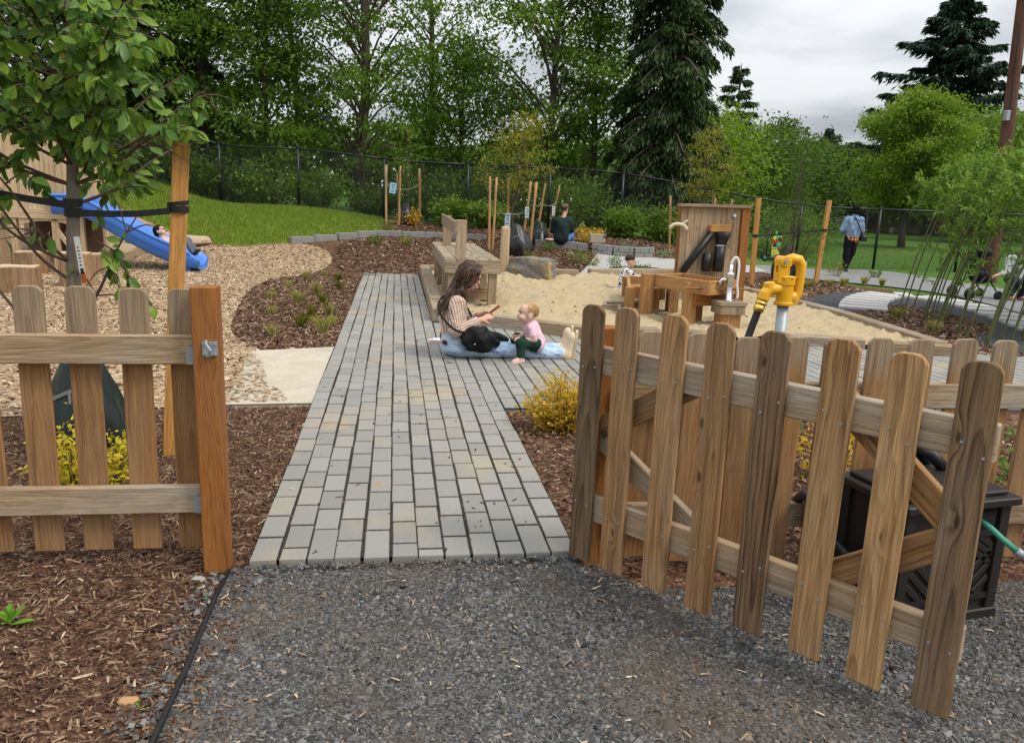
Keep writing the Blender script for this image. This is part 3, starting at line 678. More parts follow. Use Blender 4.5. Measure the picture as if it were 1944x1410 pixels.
# ================================================================== hose box
hb_c = V3(2.05, 2.63, 0); ux = V3(.988, .155, 0).normalized(); uy = V3(-ux.y, ux.x, 0); brot = Matrix((ux, uy, V3(0, 0, 1))).transposed()
O = V3(1.825, 2.42, 0)
def bp(u, v, z): return O + ux * u + uy * v + V3(0, 0, z)
M_BOX = plain('brown_black_resin', (.020, .016, .014), .5, spec=.35, var=.2, nscale=60)
hbx = thing('hose_box', 'dark brown resin hose storage box with crossed panels behind the gate', 'hose box', tuple(bp(.2, .17, 0)))
W_, D_, H_ = .48, .34, .47
m = MB(); m.box(bp(W_ / 2, D_ / 2, H_ / 2 + .02), (W_ - .03, D_ - .03, H_ - .05), brot); m.build('body', M_BOX, hbx, bevel=.004)
for u in (.02, W_ - .02):
    for v in (.02, D_ - .02): m = MB(); m.box(bp(u, v, H_ / 2), (.045, .045, H_), brot); m.build('corner_post', M_BOX, hbx, bevel=.003)
m = MB(); m.box(bp(W_ / 2, D_ / 2, .025), (W_ + .02, D_ + .02, .05), brot); m.build('base', M_BOX, hbx, bevel=.005)
m = MB(); m.box(bp(W_ / 2, D_ / 2, H_ + .016), (W_ + .05, D_ + .05, .032), brot); m.box(bp(W_ / 2, D_ / 2, H_ + .042), (W_ - .02, D_ - .02, .018), brot); m.build('lid', M_BOX, hbx, bevel=.005)
for z in (.10, .36): m = MB(); m.box(bp(W_ / 2, .008, z), (W_ - .07, .012, .022), brot); m.build('rail', M_BOX, hbx)
def diag(u0, z0, u1, z1):
    a, b = bp(u0, .010, z0), bp(u1, .010, z1); board('panel_slat', a, b, .026, .009, M_BOX, hbx, ux)
for k in range(3):
    diag(W_ / 2 + .01 + k * .06, .115, W_ - .045, .115 + (W_ / 2 - .055 - k * .06) * .95); diag(W_ / 2 - .01 - k * .06, .115, .045, .115 + (W_ / 2 - .055 - k * .06) * .95)
    diag(W_ / 2 + .01 + k * .055, .345, W_ - .045, .345 - (W_ / 2 - .055 - k * .055) * .62); diag(W_ / 2 - .01 - k * .055, .345, .045, .345 - (W_ / 2 - .055 - k * .055) * .62)
m = MB(); m.box(bp(W_ - .13, .006, .42), (.13, .012, .055), brot); m.build('hose_slot', plain('slot_black', (.004, .004, .004), .9), hbx)
m = MB(); sx = -ux
c = bp(.014, .17, .20); rx = Matrix((uy, V3(0, 0, 1), sx)).transposed()
m.lathe([(.06, 0), (.06, .012), (.045, .02), (.045, .028), (.03, .034), (.03, .045)], c, 24, rx); m.build('inlet', BLACK, hbx, True)
m = MB(); m.lathe([(.016, 0), (.018, .004), (.018, .03), (.013, .034), (.013, .06), (.017, .064), (.017, .075)], c + sx * .04, 14, rx); m.build('inlet_fitting', BRASS, hbx, True)
m = MB(); m.box(c + sx * .036 + V3(0, 0, -.02) - uy * .02, (.014, .002, .016), rx); m.build('warning_tag', plain('orange_tag', (.8, .22, .02), .5), hbx)
M_GREEN = plain('green_hose', (.05, .28, .19), .5)
hs = [bp(W_ - .135, -.002, .41), bp(W_ - .13, -.04, .40), bp(W_ - .11, -.08, .37), bp(W_ - .075, -.12, .335)]
# green hose end sticking out of the box
gh = thing('garden_hose', 'short green garden hose end with brass coupling leaving the hose box', 'hose', tuple(hs[0]))
m = MB(); m.tube(hs, .0115, 12); m.build('hose', M_GREEN, gh, True)
d = (hs[-1] - hs[-2]).normalized(); rz = d.to_track_quat('Z', 'Y').to_matrix()
m = MB(); m.lathe([(.0128, -.03), (.0165, -.03), (.0165, 0)], hs[-1] + d * .02, 16, rz); m.build('strain_relief', GALV, gh, True)
m = MB(); m.lathe([(.014, 0), (.017, .004), (.017, .018), (.0195, .02), (.0195, .045), (.017, .047), (.0125, .047), (.0125, .02)], hs[-1] + d * .018, 18, rz); m.build('coupling', BRASS, gh, True)
m = MB(); m.tube([V3(2.20, 2.83, .47), V3(2.10, 2.80, .60), V3(2.12, 2.73, .585), V3(2.2, 2.74, .52)], .024, 10)
tag(m.build('corrugated_pipe', BLACK, smooth=True), 'short black corrugated pipe bend above the hose box', 'pipe')

# ================================================================== yard hydrant
hx, hy = 2.185, 4.2
hyd = thing('yard_hydrant', 'yellow lever yard hydrant on a grey steel pipe behind the fence', 'hydrant', (hx, hy, 0))
m = MB(); m.tube([(hx + .008, hy, -.02), (hx - .002, hy, 1.0)], .032, 18); m.build('standpipe', GALV, hyd, True)
m = MB(); m.tube([(hx, hy, .985), (hx, hy, 1.13)], .047, 18); m.tube([(hx, hy, .985), (hx, hy, 1.005)], .055, 18); m.tube([(hx, hy, 1.10), (hx, hy, 1.135)], .052, 18)
m.tube([(hx - .02, hy, 1.08), (hx - .10, hy - .01, 1.075), (hx - .125, hy - .012, 1.05), (hx - .135, hy - .012, 1.015)], [.036, .036, .035, .036], 14)
m.tube([(hx - .10, hy - .01, 1.08), (hx - .105, hy - .01, 1.115)], [.036, .03], 12)
m.box((hx - .032, hy - .024, 1.17), (.062, .022, .12)); m.box((hx - .032, hy + .024, 1.17), (.062, .022, .12)); m.box((hx - .028, hy, 1.225), (.075, .066, .04)); m.tube([(hx - .035, hy - .042, 1.232), (hx - .035, hy + .042, 1.232)], .030, 14); m.box((hx - .05, hy, 1.145), (.03, .06, .05)); m.tube([(hx + .0, hy, 1.04), (hx + .058, hy, 1.03)], .034, 12); m.tube([(hx, hy, 1.135), (hx, hy, 1.15)], .058, 6)
m.tube([(hx + .05, hy - .03, 1.015), (hx + .05, hy + .03, 1.015)], .028, 12)
m.build('head', YELLOW, hyd, bevel=.003)
m = MB(); m.tube([(hx - .01, hy, 1.235), (hx + .03, hy, 1.247), (hx + .062, hy, 1.242), (hx + .08, hy, 1.215), (hx + .084, hy, 1.15), (hx + .082, hy, 1.07), (hx + .07, hy, 1.025), (hx + .05, hy, 1.012)], [.030, .031, .030, .029, .026, .026, .027, .026], 10); m.build('lever_handle', YELLOW, hyd, True)
m = MB(); m.tube([(hx - .035, hy - .05, 1.232), (hx - .035, hy + .05, 1.232)], .011, 10); m.tube([(hx + .05, hy - .036, 1.015), (hx + .05, hy + .036, 1.015)], .008, 8); m.build('pivot_pin', GALV, hyd)
m = MB(); m.tube([(hx, hy, 1.13), (hx, hy, 1.22)], .010, 10); m.tube([(hx, hy, 1.165), (hx, hy, 1.18)], .017, 6); m.build('lift_rod', GALV, hyd)
hd = V3(-.10, -.03, -.30).normalized(); hq = hd.to_track_quat('Z', 'Y').to_matrix(); hc = V3(hx - .136, hy - .012, 1.015)
m = MB(); m.lathe([(.034, -.012), (.034, .004), (.028, .006), (.028, .014), (.034, .016), (.034, .028), (.028, .030), (.028, .038), (.031, .04), (.029, .072)], hc, 20, hq); m.build('hose_coupling', BRASS, hyd, True)
hp = [hc + hd * .05, hc + hd * .25, hc + hd * .45 + V3(-.01, -.05, 0), V3(1.86, 3.9, .42), V3(1.80, 3.5, .22), V3(1.72, 3.1, .20), V3(1.70, 2.93, .34), V3(1.69, 2.86, .36), V3(1.70, 2.76, .28), V3(1.76, 2.67, .205), bp(-.04, .17, .20)]
def spline(pts, n=8):
    o = []
    for i in range(len(pts) - 1):
        p0, p1, p2, p3 = pts[max(i - 1, 0)], pts[i], pts[i + 1], pts[min(i + 2, len(pts) - 1)]
        for k in range(n):
            t = k / n; o.append(.5 * ((2 * p1) + (p2 - p0) * t + (2 * p0 - 5 * p1 + 4 * p2 - p3) * t * t + (3 * p1 - p0 - 3 * p2 + p3) * t ** 3))
    return o + [pts[-1]]
m = MB(); m.tube(spline(hp), .021, 12); tag(m.build('supply_hose', BLACK, smooth=True), 'black rubber hose running from the yellow hydrant to the hose box', 'hose')
m = MB(); m.tube(spline([V3(2.62, 3.02, .70), V3(2.8, 3.0, .69), V3(3.0, 2.98, .68), V3(3.3, 3.0, .68)]), .012, 10); tag(m.build('drip_line', plain('pale_blue_pipe', (.55, .58, .72), .4), smooth=True), 'thin pale blue pipe along the right fence at the frame edge', 'pipe')

# ================================================================== sand pit timbers
def timber(label, a, b, w=.17, h=.2, mat=W_TIMBER):
    a = V3(*a); b = V3(*b); d = (b - a).normalized(); sd = V3(-d.y, d.x, 0)
    o = board('landscape_timber', (a.x, a.y, h / 2 + Tz(a.x, a.y) - .02), (b.x, b.y, h / 2 + Tz(b.x, b.y) - .02), w, h, mat, None, sd, .012)
    return tag(o, label, 'timber', 'timbers edging the sand pit')
timber('long grey timber edging the sand pit along the paver path', (.535, 9.5, 0), (.56, 15.3, 0), .18, .22)
timber('grey timber edging the sand pit just behind the seated baby', (.66, 9.53, 0), (2.13, 8.38, 0))
timber('weathered timber behind the leftmost gate pickets at the pit front', (2.17, 8.42, 0), (2.92, 8.40, 0), .17, .19)
timber('short orange timber stub between the gate pickets at the pit front', (2.2, 8.17, 0), (2.75, 8.14, 0), .12, .15, W_POST)
timber('timber crossing in front of the water pump base', (2.98, 8.42, 0), (3.42, 8.2, 0), .17, .19)
timber('low weathered timber between hydrant hose and gate picket', (4.38, 8.22, 0), (5.15, 7.98, 0), .17, .17)
timber('pointed pale timber end at the pit corner beside the right planting bed', (5.28, 7.82, 0), (5.98, 7.62, 0), .17, .17)
timber('long pale timber along the right side of the sand pit', (6.0, 7.85, 0), (6.22, 10.25, 0), .17, .17)
timber('grey timber running back to the orange panel edge', (6.23, 10.3, 0), (6.08, 13.3, 0), .17, .17)
timber('short timber block beside the grey boulder', (2.6, 15.02, 0), (3.52, 15.12, 0), .2, .22)
timber('long timber at the back of the pit behind the crouching toddler', (3.8, 15.3, 0), (5.8, 15.6, 0), .2, .22)
timber('back timber of the pit behind the play table', (.66, 15.25, 0), (1.9, 15.12, 0), .18, .22)

# boulder
def rock(name, c, r, mat, seed, label, cat='boulder', flat=.35, group=None, k=.05, res=None):
    rg = np.random.default_rng(seed); bm = bmesh.new(); bmesh.ops.create_icosphere(bm, subdivisions=3, radius=1)
    pl = [(Vector(rg.normal(size=3)).normalized(), rg.uniform(.62, .9)) for _ in range(11)] + [(V3(0, 0, 1), 1 - flat)]
    for v in bm.verts:
        p = v.co.copy()
        for n_, d_ in pl:
            e = p.dot(n_) - d_
            if e > 0: p -= n_ * e * .95
        p += p * float(rg.normal(0, .012)); v.co = Vector((p.x * r[0], p.y * r[1], p.z * r[2]))
    me = bpy.data.meshes.new(name); bm.to_mesh(me); bm.free(); me.materials.append(mat)
    return tag(place(name, me, None, c), label, cat, group)
def stone_mat(name, a, b, c):
    s = Mat(name, rough=.85, spec=.25); o = s.pos(); n = s.noise(o, 3.5, 5, .65, .4)
    s.color(s.mix(.4, s.mix(s.rng(s.noise(o, 1.7, 4, .6), .5, .62), s.mix(n, a, b), c), s.mix(s.noise(o, 40, 3, .7), (.5,) * 3, (1,) * 3), 'MULTIPLY')); s.bump(s.noise(o, 14, 5, .7), .7, .03); return s.m
M_BASALT = stone_mat('basalt', (.115, .115, .11), (.29, .275, .24), (.42, .30, .14))
M_SANDST = stone_mat('sandstone', (.40, .30, .19), (.58, .47, .33), (.50, .36, .2))
M_BLOCK = stone_mat('block_stone', (.20, .20, .195), (.36, .35, .335), (.28, .27, .25))
# squared boulder: a jittered box cut
def squared_rock(name, c, size, yaw, mat, label, seed):
    rg = np.random.default_rng(seed); bm = bmesh.new(); bmesh.ops.create_cube(bm, size=1)
    bmesh.ops.subdivide_edges(bm, edges=bm.edges, cuts=4, use_grid_fill=True)
    for v in bm.verts:
        p = v.co; b = abs(p.x) > .49, abs(p.y) > .49, abs(p.z) > .49
        tz = 1 - .12 * max(0, p.z + .1) ; v.co = Vector((p.x * size[0] * tz + rg.normal(0, .012), p.y * size[1] * tz + rg.normal(0, .012), (p.z + .5) * size[2] + rg.normal(0, .012) - .10 * abs(p.x) * (p.z > .4) * size[2]))
        if sum(b) >= 2: v.co *= .985
    bmesh.ops.rotate(bm, cent=(0, 0, 0), matrix=Matrix.Rotation(yaw, 3, 'Z'), verts=bm.verts)
    me = bpy.data.meshes.new(name); bm.to_mesh(me); bm.free(); me.materials.append(mat); return tag(place(name, me, None, c), label, 'boulder')
squared_rock('boulder', (2.52, 14.45, -.06), (.78, .5, .54), R(-28), M_BASALT, 'squared grey boulder with yellow stains at the sand pit edge', 3)
# domed post
dp = thing('bollard_post', 'pale square post with rounded top beside the grey boulder', 'post', (2.02, 14.72, 0))
m = MB(); hw = .078; oct_ = [(-hw, -hw * .6), (-hw * .6, -hw), (hw * .6, -hw), (hw, -hw * .6), (hw, hw * .6), (hw * .6, hw), (-hw * .6, hw), (-hw, hw * .6)]
prof = [(1, -.05), (1, .96), (.92, .99), (.6, 1.01)]
V = [(2.02 + x * s_ + (z - .5) * .012, 14.72 + y * s_, z) for s_, z in prof for x, y in oct_]
m.add(V, [(i * 8 + k, i * 8 + (k + 1) % 8, i * 8 + 8 + (k + 1) % 8, i * 8 + 8 + k) for i in range(3) for k in range(8)] + [tuple(range(24, 32))]); 
o = place('shaft', py_mesh('shaft', [V3(*v) - V3(2.02, 14.72, 0) for v in m.v], m.f, W_HOUSE), dp, (2.02, 14.72, 0))

# ================================================================== play table (mud kitchen)
tb = thing('play_table', 'long grey timber play table with upright end frame beside the sand pit', 'table', (1.0, 12.4, 0))
x0, x1, y0, y1, zt = .655, 1.40, 10.5, 14.35, .71
nb = 5; bw = (x1 - x0) / nb
for i in range(nb): board('top_plank', (x0 + bw * (i + .5), y0, zt - .02), (x0 + bw * (i + .5), y1, zt - .02 + random.uniform(-.003, .003)), bw - .006, .038, W_TIMBER, tb, (1, 0, 0))
for x in (x0 + .02, x1 - .02): board('apron', (x, y0 + .045, zt - .115), (x, y1 - .045, zt - .115), .15, .038, W_TIMBER, tb, (0, 0, 1))
for y in (y0 + .02, y1 - .02): board('apron', (x0, y, zt - .112), (x1, y, zt - .112), .15, .036, W_TIMBER, tb, (0, 0, 1))
for x in (x0 + .10, x1 - .10):
    for y in (y0 + .10, y0 + 1.3, y1 - 1.3, y1 - .10): board('leg', (x, y, -.05), (x, y, zt - .04), .115, .115, W_PANEL, tb)
board('stretcher', (x1 - .10 - .30, y0 + .5, .20), (x1 - .10, y0 + .5, .20), .14, .09, W_PANEL, tb, (0, 0, 1))
for i, (y, h) in enumerate(((y0 + .06, 1.19), (y1 - .9, 1.17))): board('upright', (.86, y, zt), (.865, y, h + .03), .135, .11, W_PANEL, tb)
board('crossbeam', (.79, y0 - .0, 1.115), (.79, y1 - .80, 1.14), .17, .04, W_TIMBER, tb, (0, 0, 1))
X, Y = pts_in([(.95, 11), (1.35, 11), (1.35, 13.6), (1.0, 13.8)], 500, (.9, 1.4, 11, 13.8), 31); k = value_noise(X, Y, 2.0, 9) > .5
o = scatter('sand_spill', X[k], Y[k], np.full(k.sum(), zt + .004), .035, sm.m, 'stone', seed=31); tag(o, 'handfuls of sand scattered on the play table top', 'sand', kind='stuff')

# ================================================================== water table with troughs
wt = thing('water_table', 'stepped orange wood water troughs standing in the sand pit', 'water table', (3.7, 9.6, 0))
def trough(a, b, w, z, h, mat=W_TROUGH, t=.045):
    a = V3(a[0], a[1], z); b = V3(b[0], b[1], z); d = (b - a).normalized(); sd = V3(-d.y, d.x, 0)
    for s_ in (-1, 1): board('trough_side', a + sd * s_ * w / 2, b + sd * s_ * w / 2, h, t, mat, wt, (0, 0, 1))
    for q, e in ((a, 1), (b, -1)): board('trough_end', q - sd * (w / 2 - t / 2) + d * e * .025, q + sd * (w / 2 - t / 2) + d * e * .025, h, t, mat, wt, (0, 0, 1))
    board('trough_floor', a - V3(0, 0, h * .3) + d * .03, b - V3(0, 0, h * .3) - d * .03, w - t, .025, mat, wt, sd)
def leg(x, y, z, w=.13, mat=W_TROUGH): board('leg', (x, y, -.05), (x, y, z), w, w, mat, wt)
trough((3.52, 9.95), (3.95, 9.12), .50, .555, .17); trough((3.45, 9.12), (4.30, 9.05), .02, .55, .01)
for x, y, z in ((3.22, 9.84, .64), (3.60, 9.30, .60), (3.80, 9.55, .36), (4.10, 9.40, .5), (3.72, 10.25, .6)): leg(x, y, z, .14 if z > .5 else .12)
trough((3.30, 10.10), (3.72, 11.55), .46, .36, .16)
for x, y, z in ((3.06, 10.05, .44), (3.38, 9.98, .44), (3.5, 11.7, .42), (3.95, 11.5, .42)): leg(x, y, z, .11)
trough((2.85, 10.6), (3.35, 10.45), .36, .10, .12, W_TIMBER); trough((2.95, 10.2), (3.45, 10.05), .34, .11, .12, W_TIMBER)
board('crossbeam', (3.62, 9.20, .40), (4.02, 9.25, .40), .16, .05, W_POST, wt, (0, 0, 1))
# pump
pm_ = thing('hand_pump', 'steel hand water pump on a boxed wooden pedestal', 'pump', (4.02, 9.1, 0))
px_, py_ = 4.0, 9.05
m = MB(); m.box((px_, py_, .12), (.24, .24, .34)); board('pedestal', (px_, py_, -.03), (px_, py_, .30), .24, .24, W_TROUGH, pm_)
board('cap', (px_, py_, .255), (px_, py_, .36), .31, .31, W_PANEL, pm_); board('cap_board', (px_ - .17, py_, .385), (px_ + .17, py_, .385), .33, .045, W_TIMBER, pm_, (0, 1, 0))
board('step', (px_ - .26, py_ - .12, .03), (px_ - .26, py_ + .2, .03), .18, .12, W_TIMBER, pm_)
m = MB(); m.lathe([(.06, 0), (.06, .012), (.042, .016), (.042, .30), (.050, .305), (.050, .33), (.03, .335), (.022, .35), (.022, .44)], (px_ - .01, py_, .408), 20); m.build('pump_body', STEEL, pm_, True)
m = MB(); m.tube([(px_ - .03, py_, .66), (px_ - .11, py_ - .01, .665), (px_ - .135, py_ - .01, .64), (px_ - .135, py_ - .01, .60)], .019, 12); m.build('spout', STEEL, pm_, True)
m = MB(); m.tube(spline([V3(px_ - .02, py_, .85), V3(px_ + .03, py_ - .01, .93), V3(px_ + .07, py_ - .02, .88), V3(px_ + .075, py_ - .03, .76), V3(px_ + .07, py_ - .03, .62), V3(px_ + .09, py_ - .03, .50), V3(px_ + .085, py_ - .03, .44)], 5), .016, 10); m.build('handle', plain('white_painted_steel', (.72, .72, .70), .35), pm_, True)

# ================================================================== activity panel
pn = thing('activity_panel', 'upright board panel with black pipes and chain at the back of the sand pit', 'panel', (4.7, 11.6, 0))
ax_, bx_, yp = 4.26, 5.20, 11.6
nb = 9; bw = (bx_ - ax_) / nb
for i in range(nb): board('panel_board', (ax_ + bw * (i + .5) - .0, yp + random.uniform(-.003, .003), .06), (ax_ + bw * (i + .5) - .02, yp + random.uniform(-.003, .003), 1.49 + i * .002), bw - .004, .03, W_PANEL, pn)
board('cap_rail', (ax_ - .06, yp, 1.515), (bx_ + .13, yp, 1.53), .15, .045, W_TIMBER, pn, (0, 1, 0))
board('post', (bx_ + .075, yp + .03, -.05), (bx_ + .055, yp + .03, 1.50), .13, .16, W_POST, pn)
board('post', (ax_ + .05, yp + .085, -.05), (ax_ + .03, yp + .085, 1.50), .10, .10, W_POST, pn)
yq = yp - .02
m = MB(); m.tube([(4.30, yq - .06, .52), (4.72, yq - .06, 1.13)], .055, 14); m.build('slanted_pipe', BLACK, pn, True)
m = MB(); m.tube([(4.85, yq - .09, .55), (4.86, yq - .09, .95)], .078, 18); m.tube([(4.86, yq - .09, .93), (4.875, yq - .09, 1.0), (4.885, yq - .095, 1.06), (4.89, yq - .10, 1.14)], [.080, .085, .095, .12], 18); m.build('funnel_pipe', BLACK, pn, True)
m = MB(); m.tube([(4.67, yq - .075, .55), (4.675, yq - .075, .82)], .068, 16); m.build('short_pipe', BLACK, pn, True)
m = MB(); m.tube([(4.86, yq - .09, .93), (4.86, yq - .09, .955)], .0835, 18); m.build('pipe_clamp', STEEL, pn)
board('shelf_block', (4.68, yq - .06, 1.19), (4.98, yq - .06, 1.20), .10, .11, W_STAKE, pn, (0, 0, 1))
M_BONE = plain('bone_white', (.62, .55, .40), .6)
m = MB(); m.tube(spline([V3(4.06, yq - .02, 1.17), V3(4.14, yq - .05, 1.235), V3(4.27, yq - .05, 1.22), V3(4.33, yq - .05, 1.15)], 5), [.012] + [.028] * 14 + [.014], 10); m.tube([(4.23, yq - .05, 1.23), (4.33, yq - .06, 1.30)], [.02, .008], 8); m.build('carved_hook', M_BONE, pn, True)
m = MB()
for k in range(22):
    z = 1.36 - k * .022; m.tube([(5.07 - k * .002 + .006 * math.cos(a), yq - .02 + .004 * math.sin(a), z + .012 * math.sin(a)) for a in np.linspace(0, 6.28, 7)], .0025, 5, False)
m.build('chain', plain('rusty_chain', (.08, .05, .04), .7, metal=.5), pn)
m = MB(); m.tube([(5.06, yq, 1.385), (5.06, yq - .06, 1.39)], .025, 12); m.build('chain_bracket', STEEL, pn)
m = MB(); m.lathe([(.07, 0), (.08, .03), (.07, .05), (.02, .055)], (4.80, yq - .08, .33), 14); m.build('black_cup', BLACK, pn, True)

# ================================================================== slide, playhouse and stumps
BLUE = Mat('blue_plastic', rough=.32, spec=.5); n_ = BLUE.noise(BLUE.co(), 3, 3); BLUE.color(BLUE.mix(n_, (.045, .17, .60), (.07, .25, .73))); BLUE = BLUE.m
sd_ = thing('slide', 'bright blue moulded plastic slide coming down from the playhouse', 'slide', (-4.4, 15.3, 0))
path = spline([V3(-5.75, 15.35, 1.06), V3(-5.30, 15.33, 1.05), V3(-5.0, 15.3, .92), V3(-4.6, 15.28, .68), V3(-4.2, 15.26, .47), V3(-3.85, 15.24, .31), V3(-3.55, 15.2, .21), V3(-3.28, 15.18, .17)], 5); path = [p + V3(-.18, 0, 0) for p in path]
prof = [(-.30, .21), (-.335, .22), (-.345, .13), (-.32, -.07), (-.22, -.12), (0, -.13), (.22, -.12), (.32, -.07), (.345, .13), (.335, .22), (.30, .21), (.27, .02), (.18, -.05), (0, -.06), (-.18, -.05), (-.27, .02)]
V = []; n = len(prof); mN = len(path)
for i, p in enumerate(path):
    t = (path[min(i + 1, mN - 1)] - path[max(i - 1, 0)]).normalized(); side = V3(0, 1, 0); up = side.cross(t) * -1
    if up.z < 0: up = -up
    fl = min(1.0, max(0., (mN - 1 - i) / 5.0)); s_ = .28 + .72 * fl
    V += [p + side * a * (1 + .1 * (1 - fl)) + up * (b * s_ if b > 0 else b) for a, b in prof]
F = [(i * n + k, i * n + (k + 1) % n, (i + 1) * n + (k + 1) % n, (i + 1) * n + k) for i in range(mN - 1) for k in range(n)] + [tuple(range(n)), tuple(range((mN - 1) * n + n - 1, (mN - 1) * n - 1, -1))]
m = MB(); m.add(V, F); m.build('chute', BLUE, sd_, True)
for s_ in (-1, 1):
    rim = [p + V3(0, s_ * .335, .22 * min(1, max(.3, (mN - 1 - i) / 5))) for i, p in enumerate(path[:-3])]
    m = MB(); m.tube(rim, .028, 8); m.build('rim', BLUE, sd_, True)
m = MB(); m.tube([p + V3(0, -.352, .06) for p in path[:-6]], .007, 6); m.build('seam', plain('seam_blue', (.03, .07, .34), .5), sd_, True)
m = MB(); m.box((-3.73, 15.2, .06), (.2, .5, .14)); m.build('foot', BLUE, sd_, bevel=.02)
tag(rock('boulder', (-4.75, 17.0, .36), (.62, .5, .34), M_SANDST, 5, 'pale sandstone boulder behind the blue slide'), None)
rock('boulder', (-5.25, 16.3, .18), (.42, .4, .32), M_SANDST, 6, 'sandstone boulder under the top of the blue slide')
rock('boulder', (-4.2, 17.5, .38), (.40, .36, .2), M_SANDST, 8, 'low sandstone boulder near the grass mound edge')

ph = thing('playhouse', 'pale pine board playhouse with arched opening at the left edge', 'playhouse', (-6.3, 15.5, 0))
yw = 15.15
for i in range(9):
    x = -6.86 + i * .15; board('wall_board', (x, yw, 1.02), (x, yw, 2.30 - abs(i - 3) * .012), .147, .03, W_HOUSE, ph)
board('floor_beam', (-6.95, yw - .025, .95), (-5.58, yw - .025, .95), .17, .05, W_HOUSE, ph, (0, 0, 1))
# arched lintel under the beam
m = MB(); N = 12; xs = np.linspace(-6.50, -5.60, N); top = .865; V = []
for yy in (yw - .03, yw + .01):
    V += [(x, yy, top) for x in xs] + [(x, yy, .73 + .10 * math.sin(math.pi * i / (N - 1)) ** .7) for i, x in enumerate(xs)]
q = 2 * N; F = []
for i in range(N - 1):
    F += [(i, i + 1, N + i + 1, N + i)[::-1], (q + i, q + i + 1, q + N + i + 1, q + N + i), (N + i, N + i + 1, q + N + i + 1, q + N + i)[::-1], (i, i + 1, q + i + 1, q + i)]
m.add(V, F); m.build('arched_lintel', W_HOUSE, ph)
for x in (-6.60, -5.92, -5.66, -5.5): board('post', (x, yw + .02, -.05), (x, yw + .02, .9 if x < -5.6 else 2.2), .11, .10, W_HOUSE, ph)
board('corner_panel', (-6.78, yw - .06, -.02), (-6.78, yw - .06, .95), .22, .04, W_RAIL, ph)
board('brace', (-5.93, yw, .72), (-5.70, yw, .38), .08, .04, W_HOUSE, ph, (0, 0, 1))
for x, y in ((-6.9, 16.4), (-5.55, 16.4)): board('post', (x, y, -.05), (x, y, 2.2), .10, .10, W_HOUSE, ph)
for i in range(8): board('deck_board', (-6.9, yw + .1 + i * .16, 1.03), (-5.5, yw + .1 + i * .16, 1.03), .155, .03, W_HOUSE, ph, (0, 1, 0))
board('back_panel', (-6.2, 16.35, .02), (-6.2, 16.35, .95), 1.3, .03, plain('dark_stained_board', (.085, .045, .025), .8, var=.4), ph)
m = MB()
for i in range(5):
    for k in range(4): m.tube([(-6.5 + i * .14 + (k % 2) * .05, 16.32, .2 + k * .17), (-6.47 + i * .14 + (k % 2) * .05, 16.28, .24 + k * .17)], .012, 6)
m.build('climbing_holds', M_BONE, ph)
# side wall and gable roof edge
for i in range(6): board('wall_board', (-5.47, yw + .12 + i * .2, 1.02), (-5.47, yw + .12 + i * .2, 2.2), .19, .03, W_HOUSE, ph, (0, 1, 0))
m = MB(); m.tube([(-6.92, yw - .05, 1.7), (-6.92, yw - .06, 1.2)], .035, 10); m.build('red_handle', plain('red_paint', (.60, .05, .02), .4), ph, True)

def stump(x, y, r, h, label, seed):
    rg = random.Random(seed); st = thing('log_stump', label, 'stump', (x, y, 0), 'log stumps beside the playhouse'); n = 18; V = []
    rad = [r * (1 + rg.uniform(-.05, .05)) for _ in range(n)]
    for z, s_ in ((-.04, 1.03), (h * .5, 1.0), (h - .012, .98), (h, .95)): V += [(x + rad[k] * s_ * math.cos(6.2832 * k / n), y + rad[k] * s_ * math.sin(6.2832 * k / n), z + (.01 * math.sin(k) if z > .1 else 0)) for k in range(n)]
    m = MB(); m.add(V, [(i * n + k, i * n + (k + 1) % n, i * n + n + (k + 1) % n, i * n + n + k) for i in range(3) for k in range(n)]); me = py_mesh('side', [V3(*v) - V3(x, y, 0) for v in m.v], m.f, W_STUMP); place('side', me, st, (x, y, 0))
    me = py_mesh('cut_face', [V3(*v) - V3(x, y, 0) for v in V[-n:]], [tuple(range(n))], W_HOUSE); place('cut_face', me, st, (x, y, .003))
stump(-5.12, 11.75, .27, .36, 'broad low log stump at the left frame edge', 1)
stump(-4.66, 12.5, .22, .50, 'log stump directly behind the young tree trunk', 2)
stump(-5.95, 14.2, .25, .36, 'round log stump below the arched playhouse opening', 3)
stump(-5.0, 13.6, .20, .30, 'small log stump between two taller stumps', 4)
stump(-5.2, 14.35, .28, .34, 'weathered log stump near the end of the playhouse wall', 5)

# ================================================================== low stone walls and kerb
def blockwall(name, label, pts, h, bl, w, courses=2, seed=1):
    root = thing(name, label, 'wall', (pts[0][0], pts[0][1], Tz(*pts[0])))
    rg = random.Random(seed)
    for ci in range(courses):
        z0 = ci * h / courses; off = (ci % 2) * bl * .5
        for i in range(len(pts) - 1):
            a = V3(pts[i][0], pts[i][1], 0); b = V3(pts[i + 1][0], pts[i + 1][1], 0); d = (b - a).normalized(); ln = (b - a).length; t = -off
            while t < ln:
                s0, s1 = max(t, 0), min(t + bl, ln); t += bl
                if s1 - s0 < .04: continue
                c = a + d * (s0 + s1) / 2; z = Tz(c.x, c.y) - .03 + z0 + h / courses / 2
                board('stone_block', c + d * -(s1 - s0 - .008) / 2 + V3(0, 0, z), c + d * (s1 - s0 - .008) / 2 + V3(0, 0, z), h / courses - .006, w + rg.uniform(-.012, .012), M_BLOCK, root, (0, 0, 1), .008)
    return root
blockwall('block_wall', 'low curved wall of grey stone blocks right of the seated person', [(4.55, 18.15), (5.0, 17.95), (5.45, 17.85), (5.95, 17.95)], .26, .24, .2)
blockwall('block_wall', 'low stone wall the seated person sits on', [(3.3, 18.75), (3.9, 18.62), (4.5, 18.42)], .20, .4, .24, 1, 3)
